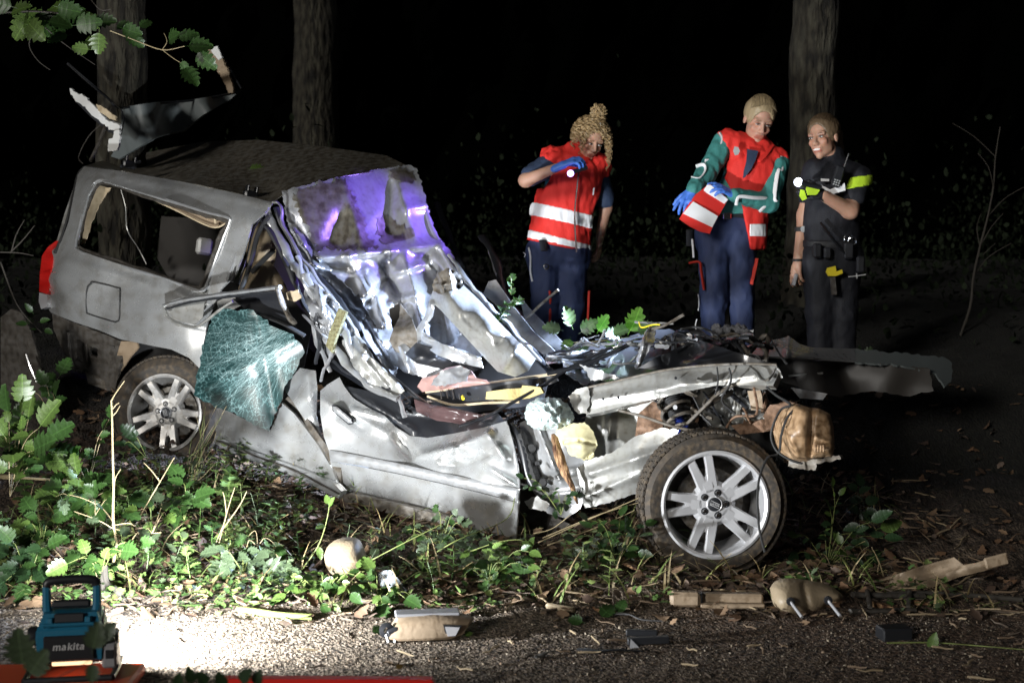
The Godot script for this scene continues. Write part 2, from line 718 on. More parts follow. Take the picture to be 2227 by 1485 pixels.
func mat(key: String, albedo: Color, rough := 0.6, metal := 0.0) -> StandardMaterial3D:
	var m := StandardMaterial3D.new()
	m.resource_name = key
	m.albedo_color = albedo
	m.roughness = rough
	m.metallic = metal
	M[key] = m
	return m

# a tileable picture whose pixels are mixed from the colours of a ramp by noise
func noise_picture(seed_: int, size: int, freq: float, octaves: int, ramp: Array, stretch := 1.0, sharp := 1.0) -> ImageTexture:
	var n := FastNoiseLite.new()
	n.seed = seed_
	n.frequency = freq
	n.fractal_octaves = octaves
	var im := Image.create(size, size, false, Image.FORMAT_RGB8)
	var half := size / 2
	for y in size:
		for x in size:
			# blend two windows so that the picture repeats
			var wx := clampf(absf(float(x) / size * 2.0 - 1.0) * 4.0 - 3.0, 0.0, 1.0) * 0.5
			var wy := clampf(absf(float(y) / size * 2.0 - 1.0) * 4.0 - 3.0, 0.0, 1.0) * 0.5
			var ox := x - size if x > half else x + size
			var oy := y - size if y > half else y + size
			var a := n.get_noise_2d(x, y * stretch) 
			if wx > 0.0: a = lerpf(a, n.get_noise_2d(ox, y * stretch), wx)
			if wy > 0.0:
				var b := n.get_noise_2d(x, oy * stretch)
				if wx > 0.0: b = lerpf(b, n.get_noise_2d(ox, oy * stretch), wx)
				a = lerpf(a, b, wy)
			var t := clampf((a * sharp * 1.4 + 0.5), 0.0, 0.9999) * (ramp.size() - 1)
			im.set_pixel(x, y, ramp[int(t)].lerp(ramp[int(t) + 1], t - int(t)))
	return ImageTexture.create_from_image(im)

func grey(v: float) -> Color:
	return Color(v, v, v)

func triplanar(m: StandardMaterial3D, scale: float, world := true) -> void:
	m.uv1_triplanar = true
	m.uv1_world_triplanar = world
	m.uv1_scale = Vector3(scale, scale, scale)

func bumped(m: StandardMaterial3D, tex: Texture2D, cm: float) -> void:
	m.heightmap_enabled = true
	m.heightmap_texture = tex
	m.heightmap_scale = cm

func make_materials() -> void:
	var fine := noise_picture(3, 256, 0.05, 4, [grey(0), grey(1)])
	var coarse := noise_picture(5, 256, 0.02, 5, [grey(0), grey(1)])
	var dirt := noise_picture(7, 512, 0.012, 5, [Color(0.86, 0.84, 0.81), Color(0.97, 0.967, 0.96), Color(1, 1, 1), Color(1, 1, 1)], 1.0, 0.8)
	var mud := noise_picture(9, 512, 0.012, 5, [Color(0.62, 0.58, 0.53), Color(0.8, 0.76, 0.7), Color(0.95, 0.92, 0.88), Color(1, 1, 1)], 1.0, 1.1)
	var m := mat("paint", lin(0.56, 0.57, 0.57), 0.33, 0.6)
	m.albedo_texture = dirt
	m.roughness_texture = noise_picture(13, 256, 0.03, 4, [grey(1.0), grey(0.7)])
	triplanar(m, 1.1)
	m.clearcoat_enabled = true
	m.clearcoat = 0.5
	m.clearcoat_roughness = 0.12
	m = mat("paint_clean", lin(0.54, 0.55, 0.56), 0.3, 0.6)
	m.clearcoat_enabled = true
	m.clearcoat = 0.5
	m.albedo_texture = dirt
	triplanar(m, 2.3)
	m = mat("paint_torn", lin(0.52, 0.53, 0.55), 0.27, 0.6)
	m.albedo_texture = dirt
	triplanar(m, 3.0)
	m = mat("roof_paint", lin(0.21, 0.205, 0.185), 0.42, 0.4)
	m.albedo_texture = mud
	triplanar(m, 2.4)
	bumped(m, noise_picture(15, 256, 0.04, 4, [grey(0), grey(1)], 0.25), 0.08)
	m = mat("bare_steel", lin(0.42, 0.42, 0.40), 0.36, 0.6)
	m.albedo_texture = dirt
	triplanar(m, 4.0)
	m = mat("grimy_steel", lin(0.2, 0.19, 0.175), 0.6, 0.4)
	m.albedo_texture = mud
	triplanar(m, 3.0)
	bumped(m, fine, 0.1)
	m = mat("grey_shell", lin(0.10, 0.115, 0.115), 0.5)
	m = mat("rusty_steel", lin(0.24, 0.15, 0.1), 0.75, 0.2)
	m.albedo_texture = mud
	triplanar(m, 4.0)
	bumped(m, fine, 0.1)
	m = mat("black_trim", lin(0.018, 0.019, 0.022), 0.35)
	m = mat("glossy_black", lin(0.012, 0.013, 0.016), 0.16)
	m.clearcoat_enabled = true
	m = mat("black_rubber", lin(0.02, 0.02, 0.02), 0.7)
	bumped(m, fine, 0.05)
	triplanar(m, 5.0)
	m = mat("dusty_black", lin(0.075, 0.07, 0.064), 0.75)
	m.albedo_texture = mud
	triplanar(m, 3.0)
	m = mat("tyre", lin(0.085, 0.075, 0.064), 0.8)
	m.albedo_texture = noise_picture(21, 512, 0.02, 5, [Color(0.6, 0.59, 0.58), Color(0.75, 0.71, 0.66), Color(1.0, 0.92, 0.8)], 1.0, 1.0)
	triplanar(m, 2.2)
	bumped(m, fine, 0.12)
	m = mat("alloy", lin(0.62, 0.62, 0.63), 0.33, 0.5)
	m.clearcoat_enabled = true
	m.clearcoat = 0.4
	m = mat("alloy_dirty", lin(0.42, 0.41, 0.395), 0.38, 0.5)
	m.albedo_texture = dirt
	triplanar(m, 5.0)
	m = mat("chrome", lin(0.6, 0.6, 0.6), 0.16, 1.0)
	m = mat("red_lens", lin(0.62, 0.012, 0.008), 0.12)
	m.clearcoat_enabled = true
	m.backlight_enabled = true
	m.backlight = Color(0.9, 0.02, 0.01)
	m = mat("clear_lens", lin(0.5, 0.5, 0.52), 0.15, 0.3)
	m = mat("beige_leather", lin(0.33, 0.26, 0.17), 0.5)
	bumped(m, fine, 0.08)
	triplanar(m, 6.0)
	m = mat("beige_trim", lin(0.52, 0.42, 0.28), 0.6)
	m.albedo_texture = dirt
	triplanar(m, 3.0)
	bumped(m, fine, 0.06)
	m = mat("tan_trim", lin(0.30, 0.225, 0.15), 0.6)
	m.albedo_texture = dirt
	triplanar(m, 3.0)
	bumped(m, fine, 0.06)
	m = mat("cream_trim", lin(0.50, 0.46, 0.27), 0.6)
	m.albedo_texture = dirt
	triplanar(m, 4.0)
	m = mat("yellow_foam", lin(0.50, 0.40, 0.17), 0.85)
	bumped(m, fine, 0.2)
	triplanar(m, 4.0)
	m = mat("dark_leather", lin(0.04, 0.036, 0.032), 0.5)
	m = mat("plum_leather", lin(0.075, 0.045, 0.045), 0.25)
	m = mat("skin_bag", lin(0.42, 0.25, 0.22), 0.35)
	m.clearcoat_enabled = true
	m = mat("brown_tank", lin(0.50, 0.35, 0.22), 0.42)
	m.albedo_texture = mud
	triplanar(m, 4.0)
	m.backlight_enabled = true
	m.backlight = Color(0.35, 0.2, 0.08)
	m = mat("blue_metal", lin(0.02, 0.04, 0.25), 0.25, 0.6)
	m = mat("white_plastic", lin(0.7, 0.7, 0.68), 0.4)
	m = mat("yellow_plastic", lin(0.75, 0.6, 0.03), 0.4)
	m = mat("clear_plastic", Color(0.75, 0.78, 0.8, 0.35), 0.15)
	m.transparency = BaseMaterial3D.TRANSPARENCY_ALPHA
	m = mat("torn_insulation", lin(0.16, 0.16, 0.17), 0.95)
	bumped(m, fine, 0.4)
	triplanar(m, 6.0)
	# laminated glass crazed all over
	m = mat("crazed_glass", Color(1, 1, 1, 0.93), 0.2)
	m.albedo_texture = crack_picture(512, true)
	m.transparency = BaseMaterial3D.TRANSPARENCY_ALPHA
	m.roughness = 0.3
	m.clearcoat_enabled = true
	m = mat("crushed_glass", Color(1, 1, 1, 0.97), 0.25)
	m.albedo_texture = crack_picture(256, false)
	triplanar(m, 4.0)
	bumped(m, fine, 0.5)
	m.transparency = BaseMaterial3D.TRANSPARENCY_ALPHA
	m.roughness = 0.3
	# ground
	m = mat("soil", Color.WHITE, 0.95)
	m.vertex_color_use_as_albedo = true
	m.albedo_texture = noise_picture(31, 512, 0.035, 5, [Color(0.42, 0.4, 0.38), Color(0.8, 0.77, 0.73), Color(1, 1, 1)], 1.0, 1.3)
	triplanar(m, 1.7)
	bumped(m, noise_picture(33, 512, 0.06, 5, [grey(0), grey(1)]), 1.1)
	m = mat("litter", Color.WHITE, 0.8)
	m.vertex_color_use_as_albedo = true
	m.backlight_enabled = true
	m.backlight = Color(0.2, 0.15, 0.1)
	m = mat("pebble", Color.WHITE, 0.85)
	m.vertex_color_use_as_albedo = true
	# plants
	var vein := leaf_picture()
	for k in [["leaf", 0.05, 0.115, 0.03], ["leaf_dark", 0.03, 0.07, 0.028], ["leaf_light", 0.13, 0.22, 0.055], ["leaf_grey", 0.10, 0.145, 0.09]]:
		m = mat(k[0], lin(k[1], k[2], k[3]), 0.42)
		m.albedo_texture = vein
		m.backlight_enabled = true
		m.backlight = Color(0.35, 0.5, 0.2)
	m = mat("ground_cover", Color.WHITE, 0.5)
	m.vertex_color_use_as_albedo = true
	m.backlight_enabled = true
	m.backlight = Color(0.3, 0.4, 0.2)
	m = mat("dark_leaves", Color.WHITE, 1.0)
	m.vertex_color_use_as_albedo = true
	m.metallic_specular = 0.05
	m = mat("leaf_yellow", lin(0.30, 0.19, 0.06), 0.55)
	m.albedo_texture = vein
	m = mat("twig", lin(0.26, 0.205, 0.11), 0.7)
	m = mat("green_stem", lin(0.15, 0.18, 0.05), 0.6)
	m = mat("dark_twig", lin(0.05, 0.044, 0.036), 0.9)
	m = mat("split_wood", lin(0.40, 0.25, 0.13), 0.75)
	m.albedo_texture = noise_picture(41, 256, 0.03, 4, [Color(0.4, 0.3, 0.25), Color(0.85, 0.8, 0.75), Color(1, 1, 1)], 0.2, 1.4)
	triplanar(m, 6.0)
	bumped(m, fine, 0.2)
	m = mat("moss_wood", lin(0.20, 0.20, 0.11), 0.85)
	m.albedo_texture = mud
	triplanar(m, 8.0)
	m = mat("bark", lin(0.052, 0.048, 0.038), 0.95)
	m.albedo_texture = noise_picture(43, 512, 0.03, 5, [Color(0.35, 0.33, 0.3), Color(0.75, 0.72, 0.66), Color(1, 1, 0.95)], 0.25, 1.3)
	triplanar(m, 0.9)
	bumped(m, noise_picture(45, 512, 0.03, 5, [grey(0), grey(1)], 0.22, 1.4), 2.0)
	# clothes
	for k in [["vest_red", 0.74, 0.028, 0.02], ["navy", 0.018, 0.03, 0.085], ["teal", 0.045, 0.22, 0.2], ["police_black", 0.007, 0.008, 0.013], ["lime", 0.5, 0.75, 0.03], ["shirt_blue", 0.03, 0.05, 0.1], ["stripe_red", 0.5, 0.03, 0.015]]:
		m = mat(k[0], lin(k[1], k[2], k[3]), 0.75)
		bumped(m, fine, 0.08)
		triplanar(m, 7.0)
	m = mat("reflex", lin(0.86, 0.87, 0.88), 0.4)
	m = mat("glove_blue", lin(0.07, 0.2, 0.68), 0.45)
	m = mat("glove_black", lin(0.015, 0.016, 0.02), 0.6)
	m = mat("skin", Color.WHITE, 0.5)
	m.vertex_color_use_as_albedo = true
	m.subsurf_scatter_enabled = true
	m.subsurf_scatter_strength = 0.15
	for k in [["hair_curly", 0.40, 0.28, 0.14], ["hair_blonde", 0.34, 0.26, 0.15], ["hair_brown", 0.13, 0.088, 0.05]]:
		m = mat(k[0], lin(k[1], k[2], k[3]), 0.45)
		m = mat(k[0] + "_strand", lin(k[1], k[2], k[3]), 0.4)
		m.vertex_color_use_as_albedo = true
	m = mat("eye_white", lin(0.6, 0.58, 0.55), 0.25)
	m = mat("eye_dark", lin(0.03, 0.025, 0.02), 0.2)
	m = mat("teeth", lin(0.75, 0.72, 0.66), 0.3)
	m = mat("badge_grey", lin(0.4, 0.42, 0.42), 0.5)
	m = mat("dark_plastic", lin(0.016, 0.017, 0.02), 0.4)
	# work lamp
	m = mat("lamp_blue", lin(0.012, 0.14, 0.24), 0.4)
	bumped(m, fine, 0.04)
	triplanar(m, 8.0)
	m = mat("lamp_grey", lin(0.25, 0.25, 0.26), 0.5)
	m = mat("lamp_letter", lin(0.45, 0.45, 0.45), 0.5)
	m = mat("red_case", lin(0.62, 0.055, 0.012), 0.5)
	m = mat("red_board", lin(0.75, 0.02, 0.012), 0.45)

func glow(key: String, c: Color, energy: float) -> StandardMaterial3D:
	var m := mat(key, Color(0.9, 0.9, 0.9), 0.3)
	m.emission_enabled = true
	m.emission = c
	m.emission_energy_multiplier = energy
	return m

# white cracks on green laminated glass: fans of long cracks with fine crazing between
func crack_picture(size: int, fan: bool) -> ImageTexture:
	var r := RandomNumberGenerator.new()
	r.seed = 77
	var im := Image.create(size, size, false, Image.FORMAT_RGB8)
	var n := FastNoiseLite.new()
	n.seed = 12
	n.noise_type = FastNoiseLite.TYPE_CELLULAR
	n.cellular_return_type = FastNoiseLite.RETURN_DISTANCE2_SUB
	n.frequency = 0.05 if fan else 0.085
	var big := FastNoiseLite.new()
	big.seed = 4
	big.frequency = 0.008
	var dust := FastNoiseLite.new()
	dust.seed = 8
	dust.frequency = 0.3
	for y in size:
		for x in size:
			var e := n.get_noise_2d(x, y) + 1.0
			var c := Color(0.05, 0.19, 0.19) if fan else Color(0.74, 0.80, 0.79)
			var lit := clampf(1.0 - e * (3.6 if fan else 3.5), 0.0, 1.0) * clampf(big.get_noise_2d(x, y) * 2.2 + (0.45 if fan else 0.8), 0.0, 1.0)
			lit += maxf(0.0, dust.get_noise_2d(x, y) - 0.25) * 0.9
			im.set_pixel(x, y, c.lerp(Color(0.8, 0.9, 0.9), clampf(lit * 0.7, 0.0, 1.0)))
	if fan:
		for k in 420:
			var from := Vector2(0.88 + r.randf_range(-0.14, 0.10), 0.2 + r.randf_range(-0.12, 0.2)) * size
			var ang := r.randfn(2.55, 0.33)
			if k % 4 == 0:
				from = Vector2(r.randf_range(0.05, 0.5), r.randf_range(0.05, 0.3)) * size
				ang = r.randf_range(0.3, 2.9)
			var p := from
			var len := int(r.randf_range(0.1, 0.95) * size * (1.0 if k % 4 else 0.3))
			var start := int(r.randf_range(0.05, 0.45) * len)
			for t in len:
				ang += r.randf_range(-0.045, 0.045)
				p += Vector2(cos(ang), sin(ang))
				if t < start or r.randf() < 0.25: continue
				if p.x < 1 or p.y < 1 or p.x >= size - 1 or p.y >= size - 1: break
				var q := Vector2i(p)
				im.set_pixelv(q, im.get_pixelv(q).lerp(Color(0.88, 0.95, 0.95), r.randf_range(0.25, 0.8)))
	return ImageTexture.create_from_image(im)

func leaf_picture() -> ImageTexture:
	var s := 128
	var im := Image.create(s, s, false, Image.FORMAT_RGB8)
	for y in s:
		for x in s:
			var u := absf(float(x) / s - 0.5) * 2.0
			var v := float(y) / s
			var mid := exp(-u * u * 900.0)
			var side := pow(maxf(0.0, cos((v - u * 0.35) * TAU * 6.0)), 18.0) * 0.5
			var sp := noise_b.get_noise_2d(x * 9.0, y * 9.0) * 0.16
			var k := clampf(0.72 + 0.28 * maxf(mid, side) + sp, 0.0, 1.0)
			im.set_pixel(x, y, Color(k, k, k * 0.92))
	return ImageTexture.create_from_image(im)

# ================================================================ the scene
func _ready() -> void:
	rng.seed = 20
	noise_a.seed = 11; noise_a.frequency = 0.01; noise_a.fractal_octaves = 3
	noise_b.seed = 23; noise_b.frequency = 0.02; noise_b.fractal_octaves = 2
	look = Basis(Vector3.RIGHT, deg_to_rad(-TILT))
	var cam := Camera3D.new()
	cam.name = "camera"
	cam.fov = rad_to_deg(2.0 * atan(742.5 / FOCAL))
	cam.near = 0.05
	cam.far = 400.0
	add_child(cam)
	cam.transform = Transform3D(look, Vector3(0, EYE, 0))
	cam.current = true
	var lens := CameraAttributesPhysical.new()
	lens.frustum_focal_length = 12.0 * FOCAL / 742.5
	lens.frustum_near = 0.05
	lens.frustum_far = 400.0
	lens.frustum_focus_distance = 6.6
	lens.exposure_aperture = 2.8
	cam.attributes = lens
	# night: a dim sky, lifted to give a weak even fill
	var env := Environment.new()
	env.background_mode = Environment.BG_SKY
	var sky := Sky.new()
	var ps := ProceduralSkyMaterial.new()
	ps.sky_top_color = Color(0.34, 0.35, 0.38)
	ps.sky_horizon_color = Color(0.36, 0.36, 0.38)
	ps.ground_bottom_color = Color(0.1, 0.1, 0.1)
	ps.ground_horizon_color = Color(0.2, 0.2, 0.2)
	sky.sky_material = ps
	env.sky = sky
	env.background_energy_multiplier = 0.16
	env.tonemap_mode = Environment.TONE_MAPPER_LINEAR
	env.tonemap_exposure = 1.0
	env.sdfgi_enabled = true
	env.ssao_enabled = true
	env.ssil_enabled = true
	var we := WorldEnvironment.new()
	we.name = "night_air"
	we.environment = env
	add_child(we)
	make_materials()
	lamps()
	setting()
	work_lamp()
	wreck()
	wreck_front()
	loose_things()
	people()
	plants()

var lamp_at := Vector3.ZERO
var lamp_turn := Basis()

func lamps() -> void:
	lamp_at = at(158, 1402, 4.56)
	var aim := (at(1200, 560, 7.9) - lamp_at).normalized()
	lamp_turn = Basis.looking_at(aim)
	var a := SpotLight3D.new()
	a.name = "work_lamp_light"
	a.light_size = 0.07
	a.light_color = Color(0.97, 0.985, 1.0)
	a.light_energy = 35.0
	a.spot_range = 60.0
	a.spot_attenuation = 2.0
	a.spot_angle = 80.0
	a.spot_angle_attenuation = 1.0
	a.shadow_enabled = true
	add_child(a)
	a.transform = Transform3D(lamp_turn, lamp_at + aim * 0.085)
	# added flat fill, stands in for unseen lamps behind the camera
	var fill_light := DirectionalLight3D.new()
	fill_light.name = "unseen_fill_light"
	fill_light.light_energy = 0.46
	fill_light.light_color = Color(1.0, 0.985, 0.96)
	fill_light.light_angular_distance = 12.0
	fill_light.sky_mode = DirectionalLight3D.SKY_MODE_LIGHT_ONLY
	fill_light.shadow_enabled = true
	add_child(fill_light)
	fill_light.basis = Basis.looking_at(Vector3(0.62, -0.27, -0.85))
	torch_light("violet_torch_light", at(1241, 377, 8.32), car(800, 460, 0.85), Color(0.56, 0.44, 1.0), 7.0, 27.0)
	torch_light("white_torch_light", at(1737, 396, 7.86), car(1060, 750, 0.6), Color(0.78, 0.86, 1.0), 100.0, 25.0)

func torch_light(called: String, p: Vector3, target: Vector3, c: Color, energy: float, cone: float) -> void:
	var s := SpotLight3D.new()
	s.name = called
	s.light_color = c
	s.light_energy = energy
	s.light_size = 0.02
	s.spot_range = 40.0
	s.spot_attenuation = 2.0
	s.spot_angle = cone
	s.spot_angle_attenuation = 1.0
	s.shadow_enabled = true
	add_child(s)
	var d := (target - p).normalized()
	s.transform = Transform3D(Basis.looking_at(d), p + d * 0.02)

# ---------------------------------------------------------------- ground
func ground_y(x: float, z: float) -> float:
	var k := [[-2.0, 0.0], [-4.9, 0.0], [-5.35, 0.02], [-5.9, 0.05], [-6.5, 0.14], [-7.5, 0.24], [-8.15, 0.6], [-8.8, 0.74], [-10.0, 0.95], [-14.0, 1.2], [-40.0, 1.8], [-200.0, 2.0]]
	var y := 0.0
	for i in k.size() - 1:
		if z <= k[i][0] and z >= k[i + 1][0]:
			var t: float = (z - k[i][0]) / (k[i + 1][0] - k[i][0])
			t = lerpf(t, t * t * (3.0 - 2.0 * t), 0.5)
			y = lerpf(k[i][1], k[i + 1][1], t)
			break
	if z < -200.0: y = 2.0
	# the bank climbs later on the wheel's side
	var bank := clampf((-5.1 - z) / 0.5, 0.0, 1.0)
	y += bank * (0.05 * noise_a.get_noise_2d(x * 60.0, z * 60.0) + 0.035 * noise_b.get_noise_2d(x * 190.0, z * 190.0) + 0.02 * noise_b.get_noise_2d(x * 600.0, z * 600.0))
	y -= 0.1 * clampf((x + 0.9) / 0.8, 0.0, 1.0) * clampf((-5.7 - z) / 0.5, 0.0, 1.0) * clampf((z + 7.7) / 0.8, 0.0, 1.0)
	y += 0.006 * noise_b.get_noise_2d(x * 900.0 + 50.0, z * 900.0) + 0.012 * noise_a.get_noise_2d(x * 90.0, z * 140.0)
	return y

func on_ground(px: float, py: float) -> Vector3:
	var a := at(px, py, 3.0)
	for i in 240:
		var d := 3.0 + i * 0.05
		var b := at(px, py, d)
		if b.y <= ground_y(b.x, b.z):
			var t := d - 0.05
			for j in 8:
				var m := at(px, py, t + 0.05 * (j + 1) / 8.0)
				if m.y <= ground_y(m.x, m.z): return Vector3(m.x, ground_y(m.x, m.z), m.z)
			return Vector3(b.x, ground_y(b.x, b.z), b.z)
		a = b
	return a

func grid_lines(stops: Array) -> PackedFloat32Array:
	var out := PackedFloat32Array()
	for i in stops.size() - 1:
		var n := int(stops[i + 1][1])
		for k in n: out.append(lerpf(stops[i][0], stops[i + 1][0], float(k) / n))
	out.append(stops[-1][0])
	return out

func setting() -> void:
	var xs := grid_lines([[-160.0, 0], [-20.0, 10], [-4.0, 24], [-2.6, 24], [2.4, 190], [4.0, 24], [20.0, 24], [160.0, 10]])
	var zs := grid_lines([[30.0, 0], [-3.6, 12], [-4.2, 12], [-7.0, 120], [-9.5, 60], [-16.0, 40], [-40.0, 20], [-220.0, 12]])
	var v := PackedVector3Array()
	var c := PackedColorArray()
	var idx := PackedInt32Array()
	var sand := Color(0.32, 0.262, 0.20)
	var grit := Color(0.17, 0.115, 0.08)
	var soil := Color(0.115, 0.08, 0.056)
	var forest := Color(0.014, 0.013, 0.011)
	for z in zs:
		for x in xs:
			v.append(Vector3(x, ground_y(x, z), z))
			var n := noise_a.get_noise_2d(x * 130.0, z * 130.0)
			var m := noise_b.get_noise_2d(x * 420.0, z * 420.0)
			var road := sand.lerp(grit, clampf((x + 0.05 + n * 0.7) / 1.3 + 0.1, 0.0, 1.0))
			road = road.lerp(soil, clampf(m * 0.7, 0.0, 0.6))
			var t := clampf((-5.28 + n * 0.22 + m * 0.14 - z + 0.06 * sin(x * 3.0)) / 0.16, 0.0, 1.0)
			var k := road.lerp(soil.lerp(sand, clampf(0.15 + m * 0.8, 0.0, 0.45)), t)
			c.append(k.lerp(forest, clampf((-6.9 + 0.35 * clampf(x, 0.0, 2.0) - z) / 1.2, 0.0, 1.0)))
	var nx := xs.size()
	for j in zs.size() - 1:
		for i in nx - 1:
			var a := j * nx + i
			idx.append_array([a, a + 1, a + nx + 1, a, a + nx + 1, a + nx])
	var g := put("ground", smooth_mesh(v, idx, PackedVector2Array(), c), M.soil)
	tag(g, "sandy roadside and leaf littered forest floor rising to the trees", "ground", "", "structure")
	# the closed wood behind everything: one dark mass of leaves
	v = PackedVector3Array()
	idx = PackedInt32Array()
	for j in 40:
		for i in 241:
			var a := lerpf(-1.25, 1.25, i / 240.0)
			var y := j * 0.4
			var r := 21.0 + 2.2 * noise_a.get_noise_2d(i * 9.0, j * 14.0) + 1.1 * noise_b.get_noise_2d(i * 40.0, j * 60.0) + 1.5 * sin(j * 0.08)
			v.append(Vector3(sin(a) * r, y + 0.4, -cos(a) * r))
	for j in 39:
		for i in 240:
			var a := j * 241 + i
			idx.append_array([a, a + 1, a + 242, a, a + 242, a + 241])
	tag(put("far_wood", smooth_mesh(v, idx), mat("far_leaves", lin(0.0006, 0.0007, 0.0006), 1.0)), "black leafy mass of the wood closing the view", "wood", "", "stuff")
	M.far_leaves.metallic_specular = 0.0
	trunks()

func trunk(px: float, d: float, r: float, lean: float, label: String, limbs: Array = []) -> void:
	var foot := at(px, 700, d)
	foot.y = ground_y(foot.x, foot.z) - 0.1
	var t := thing("tree", foot, label, "tree", "tree trunks of the dark wood")
	var s := Soup.new()
	var pts := []
	var rr := []
	for i in 40:
		var h := i * i * 0.0035 + i * 0.06
		pts.append(foot + Vector3(lean * h + 0.03 * noise_b.get_noise_2d(h * 60.0, d * 100.0), h, 0.03 * noise_b.get_noise_2d(d * 70.0, h * 60.0)))
		rr.append(r * (1.0 + 0.55 * exp(-h * 3.5)) * (1.0 - 0.035 * h) * (1.0 + 0.05 * noise_b.get_noise_2d(h * 130.0, d * 33.0)))
	s.tube(pts, rr, 28)
	for i in s.v.size():
		var p := s.v[i]
		var k := noise_b.get_noise_3d(p.x * 700.0, p.y * 90.0, p.z * 700.0) * 0.014
		s.v[i] = p + Vector3(p.x - foot.x - lean * (p.y - foot.y), 0, p.z - foot.z).normalized() * k
	place("trunk", s.mesh(60), M.bark, t)
	for l in limbs:
		var q := Soup.new()
		var base: Vector3 = pts[l[0]]
		var dir: Vector3 = l[1]
		q.tube(curve([base, base + dir * 0.5 + Vector3(0, 0.05, 0), base + dir + Vector3(0, 0.2, 0)], 4), [r * 0.25, r * 0.2, r * 0.17, r * 0.15, r * 0.12, r * 0.1, r * 0.08, r * 0.05, 0.01], 8)
		place("limb", q.mesh(), M.bark, t)

func trunks() -> void:
	trunk(272, 9.6, 0.185, 0.005, "thick mossy trunk directly behind the raised tailgate of the wreck")
	trunk(692, 16.0, 0.29, 0.0, "thick dim trunk in the dark above the purple lit roof of the wreck")
	trunk(1763, 11.2, 0.21, 0.0, "thick brown trunk standing right behind the police officer", [])
	bare_sapling_at(2095, 9.6, 1.5, 0.2, "slim bare sapling leaning over the far wing's tip")

func bare_sapling_at(px: float, d: float, h: float, lean: float, label: String) -> void:
	var foot := at(px, 700, d)
	foot.y = ground_y(foot.x, foot.z)
	var t := thing("slim_sapling", foot, label, "sapling")
	var r := RandomNumberGenerator.new()
	r.seed = int(px)
	var pts := []
	for i in 8: pts.append(foot + Vector3(lean * i * 0.12 * h + r.randf_range(-0.02, 0.02), h * i / 7.0, 0))
	stem_of(t, pts, 0.011, 0.004, "dark_twig")
	for i in 7:
		var o: Vector3 = pts[2 + i % 5]
		var out := r.randf_range(-0.4, 0.4)
		stem_of(t, [o, o + Vector3(out * 0.5, 0.14, r.randf_range(-0.1, 0.1)), o + Vector3(out, 0.24, 0)], 0.004, 0.002, "dark_twig")

